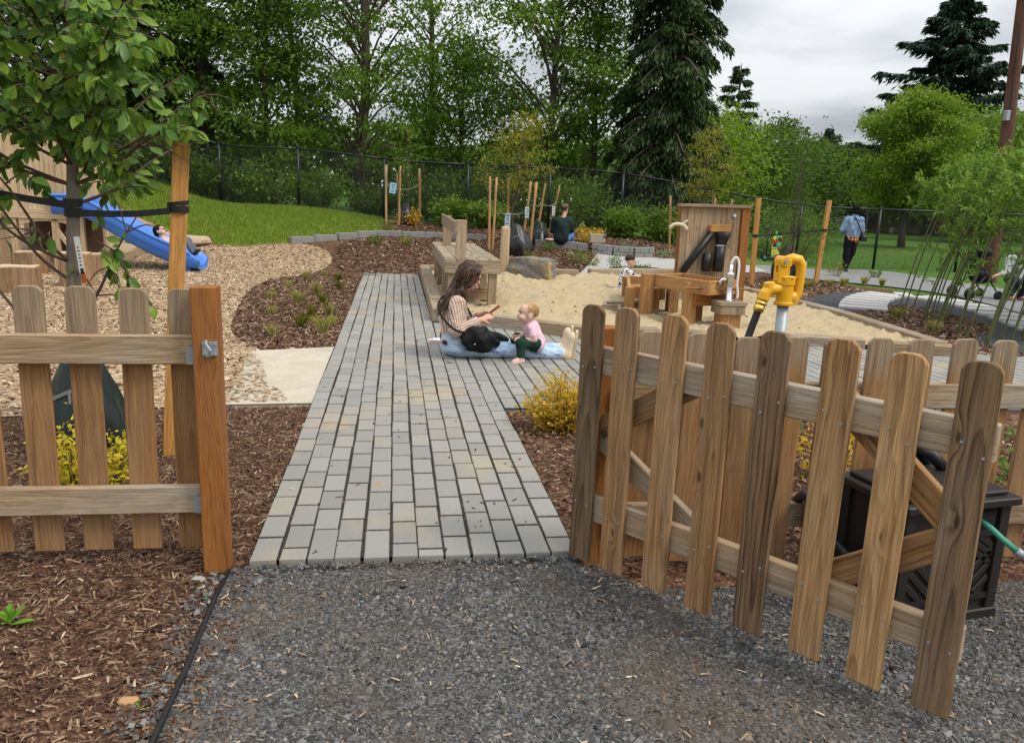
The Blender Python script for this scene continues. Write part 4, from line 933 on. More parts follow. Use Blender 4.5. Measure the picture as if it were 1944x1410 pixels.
blockwall('stone_kerb', 'pale stone kerb along the bottom of the grass mound', [(-2.25, 17.88), (-1.3, 18.48), (-.38, 19.26), (1.0, 19.45), (2.2, 19.3)], .16, .55, .16, 1, 4)
# stepping stones of the curved walk
stp = spline([V3(7.15, 11.2, 0), V3(7.65, 12.0, 0), V3(8.3, 12.85, 0), V3(9.05, 13.5, 0), V3(9.6, 13.2, 0), V3(9.7, 12.2, 0), V3(9.3, 10.9, 0), V3(8.8, 9.6, 0), V3(8.3, 8.4, 0)], 10)
M_FLAG = plain('flagstone', (.46, .455, .43), .85, var=.14, nscale=6, bump=.3)
acc = 0; last = stp[0]; cnt = 0
fw = thing('flagstone_walk', 'curving walk of narrow pale flagstones behind the willow stems', 'walkway', tuple(stp[0]))
for i in range(1, len(stp)):
    acc += (stp[i] - stp[i - 1]).length
    step = .37 if cnt < 9 else .46
    if acc > step:
        acc = 0; d = (stp[i] - stp[i - 1]).normalized(); sd = V3(-d.y, d.x, 0); c = stp[i]; hw = .36 if cnt < 9 else .3
        board('flagstone', c - sd * hw + V3(0, 0, .028), c + sd * hw + V3(0, 0, .028), step - .07, .05, M_FLAG, fw, d, .008); cnt += 1

# ================================================================== chain link fence
cf_ = thing('chain_link_fence', 'tall black chain link fence along the back of the garden', 'fence', (4, fence_y(4), Tz(4, fence_y(4))))
FH = 1.63; fx = [-9.2, -6.9, -4.75, -2.62, -.30, 1.95, 4.15, 6.1, 8.5, 10.9, 13.0, 15.2, 17.5, 19.8, 22]
for x in fx:
    y = fence_y(x); m = MB(); z = Tz(x, y); m.tube([(x, y, z - .05), (x, y, z + FH)], .036, 10); m.lathe([(.042, 0), (.042, .02), (.02, .045)], (x, y, z + FH - .005), 10); m.build('post', BLACKM, cf_, True)
for a, b in zip(fx[:-1], fx[1:]):
    m = MB(); m.tube([(x, fence_y(x), Tz(x, fence_y(x)) + FH - .03) for x in np.linspace(a, b, 4)], .024, 8); m.build('top_rail', BLACKM, cf_, True)
def chain():
    V = []; F = []; h = FH - .05; sp = .075; r = .0036; xs = np.arange(fx[0] - h, fx[-1] + h, sp)
    for s_ in (1, -1):
        for x in xs:
            a, b = x, x + s_ * h; lo, hi = fx[0], fx[-1]; P = []
            for t in np.linspace(0, 1, 4):
                xx = a + (b - a) * t; P.append((xx, fence_y(xx), Tz(xx, fence_y(xx)) + .02 + h * t))
            if min(a, b) < lo or max(a, b) > hi: continue
            n = len(V)
            for p in P: V += [(p[0] - r, p[1] - r, p[2]), (p[0] + r, p[1] - r, p[2]), (p[0], p[1] + r * 1.4, p[2])]
            for i in range(3):
                for k in range(3): F.append((n + i * 3 + k, n + i * 3 + (k + 1) % 3, n + i * 3 + 3 + (k + 1) % 3, n + i * 3 + 3 + k))
    o = place('wire_mesh', np_mesh('wire_mesh', V, F, BLACKM), cf_); tag(o, kind='stuff')
chain()

# ================================================================== vegetation
G_DARK = leafmat('leaf_dark', [(0, (.034, .074, .015)), (.45, (.07, .135, .024)), (.8, (.115, .19, .033)), (1, (.19, .27, .05))], .45)
G_MID = leafmat('leaf_mid', [(0, (.058, .125, .02)), (.45, (.115, .215, .03)), (.8, (.18, .29, .04)), (1, (.27, .37, .06))], .5)
G_LITE = leafmat('leaf_light', [(0, (.055, .115, .018)), (.4, (.115, .20, .028)), (.8, (.19, .285, .04)), (1, (.29, .37, .07))], .4)
G_YEL = leafmat('leaf_yellow_green', [(0, (.12, .14, .02)), (.5, (.24, .25, .035)), (1, (.38, .34, .06))], .4)
G_GOLD = leafmat('leaf_gold', [(0, (.26, .24, .02)), (.4, (.56, .38, .03)), (.8, (.70, .42, .04)), (1, (.75, .25, .03))], .35)
G_YELLOW = leafmat('leaf_yellow', [(0, (.30, .30, .02)), (.5, (.62, .50, .03)), (1, (.75, .58, .06))], .35)
G_CON = leafmat('needle_dark', [(0, (.016, .038, .013)), (.5, (.040, .075, .020)), (.85, (.072, .115, .026)), (1, (.115, .16, .036))], .28)
G_CON2 = leafmat('needle_fir', [(0, (.010, .030, .020)), (.5, (.022, .055, .032)), (1, (.055, .10, .05))], .15)
G_WIL = leafmat('leaf_willow', [(0, (.08, .16, .025)), (.5, (.17, .29, .045)), (1, (.33, .44, .11))], .45)
G_SILV = leafmat('leaf_silver', [(0, (.14, .20, .10)), (1, (.34, .40, .27))], .3)
G_TUFT = leafmat('tuft_blades', [(0, (.30, .32, .08)), (.5, (.54, .49, .20)), (1, (.76, .68, .42))], .5)
G_ROUND = leafmat('leaf_round_tree', [(0, (.07, .135, .016)), (.4, (.165, .265, .028)), (.8, (.23, .325, .042)), (1, (.33, .40, .07))], .42)

def tree(name, label, xy, H, z0, rx, nclump, nleaf, ls, mat, tr=.2, bark=None, seed=1, env='round', flat=.5, spread=.22, group=None, lean=(0, 0), aspect=.5, limb_r=.05, trunk_top=.92, cat='tree', ry=None):
    rg = np.random.default_rng(seed); bark = bark or BARKD; x, y = xy; g = Tz(x, y); root = thing(name, label, cat, (x, y, g), group); ry = ry or rx
    tp = []; k = 7
    for i in range(k):
        t = i / (k - 1); w = .10 * H * .06
        tp.append(V3(x + lean[0] * t + (rg.normal(0, w) if 0 < i else 0), y + lean[1] * t + (rg.normal(0, w) if 0 < i else 0), g - .1 + (H * trunk_top + .1) * t))
    trk = lambda z: (lambda t: tp[int(min(k - 2, max(0, math.floor(t * (k - 1)))))].lerp(tp[int(min(k - 1, max(0, math.floor(t * (k - 1))) + 1))], t * (k - 1) - math.floor(t * (k - 1))))(min(.999, max(0, (z - g) / (H * trunk_top))))
    m = MB(); m.tube(tp, [tr * (1.25 if i == 0 else 1 - .85 * i / (k - 1)) for i in range(k)], 10); m.build('trunk', bark, root, True)
    lm = MB(); cs = []
    for i in range(nclump):
        u = (i + rg.random()) / nclump
        if env == 'round': r = math.sqrt(max(0.02, 1 - (2 * u - 1) ** 2)) ** .8; u = u
        elif env == 'cone': r = (1 - u) ** .8 * .95 + .06
        elif env == 'egg': r = math.sqrt(max(.02, 1 - (2 * u ** .8 - 1) ** 2)); 
        else: r = 1 - .55 * u
        a = i * 2.39996 + rg.normal(0, .4); q = (rg.random() ** .45)
        c = V3(x + lean[0] * u + math.cos(a) * rx * r * q, y + lean[1] * u + math.sin(a) * ry * r * q, g + z0 + (H - z0) * u)
        rad = math.hypot(c.x - x, c.y - y); s = trk(max(g + z0 * .75, c.z - rad * .7 - .2)); cs.append((c, s))
        mid = s.lerp(c, .55) + V3(0, 0, .12 * rad); lr = limb_r * (.5 + .5 * (1 - u)); lm.tube([s, mid, c], [lr, lr * .6, lr * .25], 5, False)
    lm.build('branches', bark, root, True)
    n = nleaf // nclump; P = []; D = []
    for c, s in cs:
        sg = spread * rx * rg.uniform(.7, 1.3); q = rg.normal(size=(n, 3)) * (sg, sg, sg * flat) ; q *= np.minimum(1, 2.1 * sg / np.maximum(np.linalg.norm(q, axis=1, keepdims=True), 1e-6))
        P.append(q + np.array(c)); o = np.array(c - s); o[2] *= .3; D.append(q * (1, 1, .4) / sg * .35 + unit(o[None]) * .3 + rg.normal(0, .9, (n, 3)) + (0, 0, -.3))
    P = np.concatenate(P); D = np.concatenate(D); N = rg.normal(0, .8, P.shape) + (0, 0, 1)
    place('crown', leaf_mesh('crown', P, D, ls * rg.uniform(.6, 1.35, len(P)), mat, aspect, N), root)
    return root
def conifer(name, label, xy, H, z0, r0, nb, nleaf, ls, mat, tr=.3, seed=1, droop=.35, power=.9, aspect=.28, hang=.6, group=None, sweep=0., bare=0, wild=0.):
    rg = np.random.default_rng(seed); x, y = xy; g = Tz(x, y); root = thing(name, label, 'tree', (x, y, g), group)
    m = MB(); m.tube([(x, y, g - .2), (x, y, g + .5), (x, y, g + H * .5), (x, y, g + H)], [tr * 1.3, tr, tr * .6, .02], 10); m.build('trunk', BARKD, root, True)
    bmx = MB(); P = []; D = []; n = nleaf // nb
    for i in range(nb):
        u = (i + rg.random()) / nb; u = u ** 1.15; z = g + z0 + (H - z0) * u; L_ = (r0 * (1 - u) ** power + .12) * rg.uniform(.7 - wild, 1.15); a = i * 2.39996 + rg.normal(0, .25)
        d = np.array((math.cos(a), math.sin(a))); k = 6; pts = []
        for q in range(k):
            t = q / (k - 1); pts.append(V3(x + d[0] * L_ * t, y + d[1] * L_ * t, z + L_ * (.12 * t - droop * t * t + sweep * max(0, t - .6) ** 2 * 2)))
        bmx.tube(pts, [.05 * (L_ / max(r0, 1)) * (1 - .8 * q / (k - 1)) + .008 for q in range(k)], 5, False)
        t = .12 + .88 * rg.random(n) ** .75; A = np.array([tuple(p) for p in pts]); ti = t * (k - 1); i0 = np.minimum(ti.astype(int), k - 2); f = (ti - i0)[:, None]; B = A[i0] * (1 - f) + A[i0 + 1] * f
        wd = L_ * .20 * (1.15 - t) + .05; sdv = rg.normal(0, 1, n) * wd; B[:, 0] += -d[1] * sdv; B[:, 1] += d[0] * sdv; B[:, 2] += -np.abs(rg.normal(0, .06 + .06 * hang, n)) - np.abs(sdv) * .25
        P.append(B); sg = np.sign(sdv)[:, None]
        D.append(np.column_stack([np.full(n, d[0]) * .8 - sg[:, 0] * d[1] * .6, np.full(n, d[1]) * .8 + sg[:, 0] * d[0] * .6, np.full(n, -hang)]) + rg.normal(0, .28, (n, 3)))
    bmx.build('branches', BARKD, root, True)
    if bare:
        for i in range(bare):
            bb = MB()
            a = rg.uniform(3.4, 5.8); z = g + z0 + rg.uniform(0, .75) * (H - z0); L_ = r0 * rg.uniform(.35, .6); d = (math.cos(a), math.sin(a)); o_ = .8 * r0 * (1 - (z - g) / H)
            s_ = rg.uniform(.5, 1.0) * (1 if rg.random() > .5 else -1)
            bb.tube([V3(x + d[0] * (o_ + .1) + s_ * t * L_ * .5, y + d[1] * (o_ + .1), z - .25 * L_ * t + .35 * L_ * t * t) for t in np.linspace(0, 1, 6)], [.018 * (1 - .7 * t) for t in np.linspace(0, 1, 6)], 5, False)
            bb.build('bare_branch', BARK, root, True)
    P = np.concatenate(P); D = np.concatenate(D)
    place('crown', leaf_mesh('crown', P, D, ls * rg.uniform(.6, 1.4, len(P)), mat, aspect, rg.normal(0, .5, P.shape) + (0, 0, 1)), root)
    return root
BG = 'tall trees beyond the chain link fence'
conifer('evergreen_tree', 'dark evergreen filling the far left behind the young tree', (-12.6, 26.5), 16, .2, 4.2, 70, 20000, .42, G_CON, .3, 21, group=BG)
conifer('evergreen_tree', 'dark drooping evergreen behind the slide end of the fence', (-8.4, 27.5), 17, .3, 4.3, 80, 24000, .40, G_CON, .35, 22, group=BG)
tree('broadleaf_tree', 'dense dark green tree right of the young tree crown', (-6.0, 27.5), 12.5, .6, 2.9, 70, 20000, .18, G_MID, .25, None, 23, 'round', .45, .2, BG)
tree('broadleaf_tree', 'mid green layered tree left of the central sky gap', (-3.9, 26.2), 9.2, .7, 2.1, 60, 13000, .16, G_MID, .14, None, 24, 'cone', .35, .22, BG)
conifer('evergreen_tree', 'tall dark conifer rising behind the layered green trees', (-9.6, 34), 20, 1, 4.2, 70, 15000, .5, G_CON, .4, 25, group=BG)
tree('broadleaf_tree', 'layered green tree with dark straight trunk left of the path axis', (-1.0, 25.8), 11.5, 1.2, 2.5, 76, 19000, .15, G_MID, .21, None, 26, 'egg', .22, .19, BG, limb_r=.06)
tree('broadleaf_tree', 'thin airy tree with sky showing through above the stakes', (1.2, 30), 13, 2.5, 2.4, 44, 6500, .16, G_MID, .16, None, 27, 'round', .5, .22, BG, limb_r=.05)
tree('broadleaf_tree', 'slender open tree leaning left of the central green tree', (-2.9, 29), 13, 3, 2.1, 34, 4600, .16, G_MID, .14, None, 28, 'round', .5, .22, BG, lean=(-1.3, 0), limb_r=.04)
tree('broadleaf_tree', 'many limbed green tree left of the big dark conifer', (4.9, 26.3), 12, 1.0, 2.8, 74, 18000, .16, G_MID, .15, None, 29, 'egg', .3, .19, BG, limb_r=.07, lean=(.3, 0))
tree('broadleaf_tree', 'low bright green tree in the gap below the airy tree', (2.2, 27.5), 5.2, .5, 2.0, 40, 11000, .15, G_MID, .14, None, 30, 'round', .5, .25, BG)
tree('broadleaf_tree', 'fresh green tree touching the left side of the dark conifer', (6.6, 27.0), 10, .8, 2.2, 50, 13000, .17, G_MID, .15, None, 33, 'cone', .4, .22, BG)
conifer('evergreen_tree', 'massive dark conifer with thick trunk and pale bare branches', (8.35, 24.6), 16, 1.2, 1.75, 170, 66000, .18, G_CON, .36, 31, droop=.5, power=.38, aspect=.30, hang=1.3, group=BG, bare=16)
conifer('evergreen_tree', 'small ragged conifer just right of the massive dark one', (23.6, 55), 11.2, 1, 3.4, 44, 10000, .42, G_CON, .3, 32, droop=.1, power=.8, group=BG)
PG = 'park trees beyond the lawn'
tree('broadleaf_tree', 'bright green tree behind the activity panel', (16.5, 42), 6.4, .6, 3.0, 50, 11000, .22, G_ROUND, .2, None, 41, 'round', .5, .24, PG)
tree('broadleaf_tree', 'rounded green tree left of the far lamp post', (22.0, 48), 6.0, .5, 3.6, 46, 10000, .26, G_DARK, .2, None, 42, 'round', .5, .24, PG)
tree('broadleaf_tree', 'dull green tree below the far power pole', (27.5, 52), 5.6, .3, 3.4, 46, 9000, .28, G_DARK, .2, None, 43, 'round', .5, .24, PG)
tree('broadleaf_tree', 'wispy dark tree on the skyline right of centre', (31, 62), 8.2, 1.5, 3.0, 34, 5000, .32, G_DARK, .2, None, 44, 'egg', .5, .2, PG)
tree('broadleaf_tree', 'dark hedge-like tree behind the far white cars', (33.5, 66), 5.8, .3, 5.2, 50, 9000, .32, G_DARK, .2, None, 45, 'round', .6, .24, PG)
tree('broadleaf_tree', 'round bright green lawn tree behind the standing man', (22.75, 33.4), 6.6, 1.75, 2.5, 120, 34000, .135, G_ROUND, .15, None, 46, 'egg', .5, .14, PG, aspect=.6)
conifer('evergreen_tree', 'big fir rising behind the round lawn tree', (40.2, 56), 17.3, 2, 10.0, 130, 42000, .5, G_CON2, .4, 47, droop=.16, power=.8, group=PG, aspect=.3, sweep=.25, wild=.3)
conifer('evergreen_tree', 'dark fir partly hidden at the left of the round lawn tree', (37.0, 66), 8.5, 1, 3.6, 34, 6000, .5, G_CON2, .3, 48, droop=.15, group=PG)
tree('broadleaf_tree', 'light green tree behind the leaning utility pole', (33.4, 42), 7.0, .8, 3.8, 50, 12000, .26, G_LITE, .2, None, 49, 'round', .5, .24, PG)
tree('broadleaf_tree', 'green tree at the far right frame edge', (41, 46), 7.5, .8, 4.2, 44, 9000, .28, G_MID, .2, None, 50, 'round', .5, .24, PG)
# far wood that closes the horizon
def farwood():
    rg = np.random.default_rng(5); n = 26000; X = rg.uniform(-70, 130, n); Y = 86 + rg.normal(0, 3, n) + .02 * np.abs(X); top = 5.0 + 3.2 * value_noise(X + 200, X * 0, .13, 6) + 2.0 * value_noise(X + 200, X * 0, .5, 7)
    Z = top * rg.random(n) ** .7
    me = leaf_mesh('far_wood', np.stack([X, Y, Z], 1), rg.normal(0, 1, (n, 3)), rg.uniform(.7, 1.5, n), G_DARK, .6, rg.normal(0, .5, (n, 3)) + (0, -.5, 1)); tag(place('far_wood', me), 'distant wood closing the horizon beyond the park', 'wood', kind='stuff')
farwood()

def shrub(name, label, xy, r, h, nleaf, ls, mat, seed, group=None, aspect=.5, nst=9, cat='shrub', bark=None):
    rg = np.random.default_rng(seed); x, y = xy; g = Tz(x, y); root = thing(name, label, cat, (x, y, g), group); m = MB(); P = []; D = []
    n = nleaf // nst
    for i in range(nst):
        a = i * 2.39996 + rg.normal(0, .3); q = rg.random() ** .5; tip = V3(x + math.cos(a) * r * q, y + math.sin(a) * r * q, g + h * (1 - .45 * q * q) * rg.uniform(.8, 1.05)); b = V3(x + math.cos(a) * r * .12, y + math.sin(a) * r * .12, g - .02)
        mid = b.lerp(tip, .5) + V3(math.cos(a) * r * .12, math.sin(a) * r * .12, 0); m.tube([b, mid, tip], [.012 * h + .002, .008 * h + .002, .002], 5, False)
        t = .25 + .8 * rg.random(n); A = np.array(b) * ((1 - t) ** 2)[:, None] + 2 * np.array(mid) * (t * (1 - t))[:, None] + np.array(tip) * (t ** 2)[:, None]
        A += rg.normal(0, 1, (n, 3)) * (r * .20, r * .20, h * .10); A[:, 2] = np.maximum(A[:, 2], g + .01); P.append(A); D.append(rg.normal(0, .6, (n, 3)) + (math.cos(a) * .6, math.sin(a) * .6, .35))
    m.build('stems', bark or TWIG, root); P = np.concatenate(P); D = np.concatenate(D)
    place('leaves', leaf_mesh('leaves', P, D, ls * rg.uniform(.6, 1.3, len(P)), mat, aspect, rg.normal(0, .6, P.shape) + (0, -.3, 1)), root); return root
SG = 'shrubs along the chain link fence'
for i, (lab, xy, r, h, mt) in enumerate([
    ('dark evergreen shrub at the far left end of the fence', (-9.0, 24.4), 1.3, 1.9, G_DARK), ('dark leafy shrub behind the fence above the slide', (-6.9, 24.3), 1.2, 1.6, G_DARK),
    ('broad dark shrub behind the fence over the grass mound', (-5.2, 24.0), 1.2, 1.35, G_DARK), ('pale flowering shrub behind the fence left of the trunk', (-3.7, 24.0), 1.1, 1.2, G_MID),
    ('light leafy shrub behind the fence at the mound crest', (-2.2, 23.7), 1.0, 1.15, G_MID), ('dark shrub at the foot of the straight dark trunk', (-.6, 24.0), .9, .9, G_DARK),
    ('dark laurel shrub behind the three left stakes', (.7, 23.4), 1.0, 1.5, G_DARK), ('dark laurel shrub behind the play table uprights', (2.2, 23.2), 1.1, 1.6, G_DARK),
    ('dark laurel shrub behind the tall stakes cluster', (3.7, 23.0), 1.1, 1.7, G_DARK), ('green laurel shrub behind the seated person', (5.1, 22.9), 1.1, 1.5, G_MID),
    ('dark shrub left of the thick conifer trunk', (6.5, 23.0), 1.0, 1.1, G_DARK), ('bright green shrub in front of the thick conifer trunk', (7.1, 20.6), .7, .85, G_LITE),
    ('fresh green shrub right of the yellow flowering plant', (5.9, 20.4), .55, .75, G_MID), ('bright leafy bush behind the play table upright', (1.5, 21.4), .6, .75, G_LITE),
    ('bright leafy bush left of the tall stakes cluster', (2.45, 21.3), .55, .65, G_LITE), ('overgrown green bush left of the blue scooter', (8.7, 20.7), .5, .8, G_LITE),
    ('low weedy bush behind the painted skateboard', (11.2, 22.0), .9, .7, G_LITE), ('dull green shrub beyond the fence near the far white car', (17.5, 34), 1.8, 1.7, G_DARK),
    ('large dull shrub beyond the fence below the thin larch', (15.6, 29.5), 2.0, 1.6, G_MID)]):
    shrub('shrub', lab, xy, r, h, 2100, .11, mt, 60 + i, SG, .55, 16)
# small plants of the beds
def tuft(label, xy, h, n, seed, group, mat=None):
    rg = np.random.default_rng(seed); x, y = xy; g = Tz(x, y) + .01; a = rg.uniform(0, 6.28, n); ln = h * rg.uniform(.6, 1.2, n); sp = rg.uniform(.0, .6, n) * rg.uniform(.3, 1, n)
    B = np.column_stack([x + rg.normal(0, .02, n), y + rg.normal(0, .02, n), np.full(n, g)]); d = np.column_stack([np.cos(a) * sp, np.sin(a) * sp, np.ones(n)]); mid = B + d * (ln * .55)[:, None]; tip = mid + np.column_stack([np.cos(a) * sp * 1.6, np.sin(a) * sp * 1.6, .55 * np.ones(n)]) * (ln * .45)[:, None]
    wv = np.column_stack([-np.sin(a), np.cos(a), np.zeros(n)]) * .0024; V = np.stack([B - wv, B + wv, mid + wv, tip, mid - wv], 1).reshape(-1, 3)
    o = place('grass_tuft', np_mesh('grass_tuft', V, np.arange(5 * n).reshape(n, 5), mat or G_TUFT)); tag(o, label, 'grass tuft', group)
ORD = 'first second third fourth fifth sixth seventh eighth ninth tenth eleventh twelfth thirteenth fourteenth fifteenth sixteenth'.split()
for i, xy in enumerate(sorted([(-1.67, 12.95), (-1.5, 13.85), (-1.26, 14.77), (-.95, 13.9), (-.87, 12.67), (-1.14, 11.96), (-1.73, 11.51), (-1.3, 10.96), (-.97, 11.01), (-1.51, 10.02), (-1.02, 9.9), (-.79, 9.84), (-1.05, 9.07), (-.7, 9.32), (-1.29, 8.54), (-.76, 8.64)], key=lambda q: -q[1])):
    tuft(ORD[i] + ' grass tuft counted from the far end of the bed left of the path', xy, .13 + .05 * (i % 3), 70, 100 + i, 'grass tufts left of the path', [G_TUFT, G_YEL, G_TUFT][i % 3])
for i, xy in enumerate(sorted([(7.84, 14.34), (8.62, 14.75), (9.06, 15.01), (9.79, 15.44), (10.05, 15.2), (7.23, 10.5), (6.94, 9.26), (8.1, 14.6)], key=lambda q: q[1])):
    tuft(ORD[i] + ' nearest tan grass tuft in the bed right of the sand pit', xy, .20, 130, 130 + i, 'grass tufts right of the sand pit')
for i, xy in enumerate(sorted([(-.17, 19.61), (-.45, 18.23), (.24, 18.25), (1.44, 20.16), (2.0, 20.79), (3.55, 18.2), (3.95, 17.03), (4.18, 16.78), (4.57, 16.2), (2.81, 16.89), (10.09, 17.0), (11.2, 17.2), (5.1, 16.1)], key=lambda q: q[0] / q[1])):
    shrub('bedding_plant', ORD[i] + ' small green plant from the left in the mulch behind the sand pit', xy, .16 + .03 * (i % 3), .26 + .1 * (i % 2), 150, .06, [G_LITE, G_MID, G_YEL][i % 3], 150 + i, 'small bedding plants', .4, 7, 'plant')
for i, xy in enumerate([(5.48, 18.47), (6.2, 17.9), (6.3, 16.3)]): shrub('bedding_plant', ['silvery leaved plant on top of the low block wall', 'silvery leaved plant at the right end of the low block wall', 'pale silvery plant between pit timber and concrete walk'][i], xy, .2, .25, 130, .08, G_SILV, 170 + i, 'silver plants', .35, 7, 'plant')
shrub('flowering_plant', 'orange yellow flowering plant at the lawn corner stakes', (.42, 20.95), .28, .42, 420, .075, G_GOLD, 180, None, .5, 11, 'plant')
shrub('flowering_plant', 'yellow flowering plant behind the tan carton', (4.72, 19.2), .33, .46, 480, .075, G_GOLD, 181, None, .5, 11, 'plant')
shrub('spirea_shrub', 'golden orange shrub just left of the gate', (1.13, 5.02), .23, .38, 2600, .032, G_GOLD, 182, None, .5, 26, 'shrub')
shrub('spirea_shrub', 'yellow leaved shrub behind the left picket fence', (-1.50, 3.95), .22, .36, 1500, .032, G_YELLOW, 183, None, .5, 20, 'shrub')
shrub('spirea_shrub', 'yellow leaved shrub glimpsed between the gate pickets', (1.45, 4.15), .2, .40, 620, .038, G_YELLOW, 184, None, .5, 16, 'shrub')
shrub('spirea_shrub', 'gold leaved shrub behind the middle of the gate', (2.45, 4.0), .2, .36, 500, .038, G_GOLD, 185, None, .5, 14, 'shrub')
shrub('bedding_plant', 'leafy green weed inside the fence near the right frame edge', (3.35, 3.6), .25, .42, 180, .07, G_LITE, 186, None, .4, 9, 'plant')
shrub('bedding_plant', 'green weed behind the hydrant between fence and paving', (2.55, 4.75), .22, .4, 150, .06, G_LITE, 187, None, .4, 9, 'plant')
# lone sprout in the near mulch
def sprout(label, x, y, n, s, mat, seed):
    rg = np.random.default_rng(seed); root = thing('sprout', label, 'plant', (x, y, 0))
    for i in range(n):
        a = i * 2.4; u = i / max(1, n - 1); L_ = s * (1.0 - .35 * u) ; d = V3(math.cos(a) * (1.1 - .8 * u), math.sin(a) * (1.1 - .8 * u), .35 + .9 * u).normalized(); sd = d.cross(V3(0, 0, 1)).normalized(); nn = sd.cross(d); b = V3(x, y, .015 + .03 * u); V = []
        for t, wd, dr in ((0, .03, 0), (.25, .15, .02), (.5, .19, .0), (.78, .12, -.05), (1, .0, -.14)):
            c = b + d * L_ * t + V3(0, 0, dr * L_)
            V += [c - sd * wd * L_, c + nn * -.03 * L_, c + sd * wd * L_]
        F = [(k * 3 + j, k * 3 + j + 1, k * 3 + j + 4, k * 3 + j + 3) for k in range(4) for j in (0, 1)]
        place('leaf', py_mesh('leaf', V, F, mat, True), root)
G_SPR = leafmat('sprout_leaf', [(0, (.10, .26, .02)), (1, (.24, .42, .05))], .35, per='object')
sprout('bright green sprout in the mulch at the lower left edge', -1.31, 2.70, 9, .085, G_SPR, 1)
sprout('tiny lime seedling beside the tan stone near the edging', -.735, 2.18, 4, .02, G_SPR, 2)
sprout('tiny pale seedling touching the black edging strip', -.685, 2.82, 4, .018, G_SPR, 3)
rock('stone', (-.775, 2.22, .016), (.034, .026, .02), plain('tan_stone', (.42, .24, .11), .8, var=.25, nscale=60), 12, 'rounded tan stone in the mulch near the edging', 'stone')
rock('stone', (-.76, 3.0, .014), (.03, .02, .014), plain('grey_stone', (.36, .35, .33), .8), 13, 'flat pale grey stone at the foot of the fence post', 'stone')

# ---- willow tunnel
wr = thing('willow_arbor', 'living willow arbor of bent green stems at the right edge', 'willow arbor', (8.3, 10.2, 0))
M_ROD = plain('willow_rod', (.085, .10, .03), .6, var=.35, nscale=8); rg = np.random.default_rng(77); WP = []; WD = []
bases = [(7.68, 11.0), (7.62, 10.75), (7.75, 10.6), (7.58, 10.4), (7.5, 10.1), (7.42, 9.85), (7.75, 10.2), (8.05, 10.5), (7.95, 10.75), (8.25, 10.9), (7.3, 9.3), (7.0, 8.75), (7.15, 8.6), (7.3, 8.75), (7.5, 8.6), (7.62, 8.75), (7.8, 8.6), (7.05, 8.45), (8.0, 8.75), (7.7, 9.2), (8.2, 9.2), (8.1, 8.4)]
bases += [(x + .12 * math.sin(i * 3.1), y + .14 * math.cos(i * 2.3)) for i, (x, y) in enumerate(bases) if i % 2 == 0]
for i, (x, y) in enumerate(bases):
    far = i < 10; top = 2.05 + rg.uniform(-.15, .25); reach = (1.5 if far else 1.3) + rg.uniform(-.2, .5); yy = rg.normal(0, .12)
    pts = spline([V3(x, y, -.03), V3(x + .16 * reach, y + yy * .3, top * .45), V3(x + .42 * reach, y + yy * .7, top * .85), V3(x + .85 * reach, y + yy, top), V3(x + 1.35 * reach, y + yy * 1.2, top * .93), V3(x + 1.8 * reach, y + yy * 1.3, top * .7)], 6)
    mN = len(pts); m = MB(); m.tube(pts, [.0125 * (1 - .75 * k / mN) for k in range(mN)], 6); m.build('stem', M_ROD, wr, True)
    A = np.array([tuple(p) for p in pts])
    for q in range(70):
        t = .14 + .86 * rg.random() ** .6; b = A[int(t * (mN - 1))]; d = rg.normal(0, 1, 3); d[2] = abs(d[2]) * .9 + .2; d /= np.linalg.norm(d); L_ = rg.uniform(.15, .42) * (.5 + t); k = int(20 * L_ / .3) + 5
        tt = rg.random(k)[:, None]; WP.append(b + d * L_ * tt + rg.normal(0, .012, (k, 3))); WD.append(d + rg.normal(0, .6, (k, 3)))
for i in range(9):      # stems arching over from the far row
    x0, y0 = 10.1 + .25 * math.sin(i * 2.1), 8.9 + .28 * i; top = 2.15 + .12 * math.sin(i * 1.7)
    pts = spline([V3(x0, y0, -.03), V3(x0 - .12, y0, top * .5), V3(x0 - .5, y0 + .05, top * .9), V3(x0 - 1.1, y0 + .08, top), V3(x0 - 1.7, y0 + .1, top * .9), V3(x0 - 2.15, y0 + .1, top * .68)], 6); mN = len(pts)
    m = MB(); m.tube(pts, [.012 * (1 - .7 * k / mN) for k in range(mN)], 6); m.build('stem', M_ROD, wr, True); A = np.array([tuple(p) for p in pts])
    for q in range(45):
        t = .25 + .75 * rg.random(); b = A[int(t * (mN - 1))]; d = rg.normal(0, 1, 3); d[2] = abs(d[2]); d /= np.linalg.norm(d); L_ = rg.uniform(.12, .35); k = int(20 * L_ / .3) + 4
        tt = rg.random(k)[:, None]; WP.append(b + d * L_ * tt + rg.normal(0, .012, (k, 3))); WD.append(d + rg.normal(0, .6, (k, 3)))
WP = np.concatenate(WP); WD = np.concatenate(WD)
place('foliage', leaf_mesh('foliage', WP, WD, rg.uniform(.06, .115, len(WP)), G_WIL, .26, rg.normal(0, .6, WP.shape) + (0, -.2, 1)), wr)

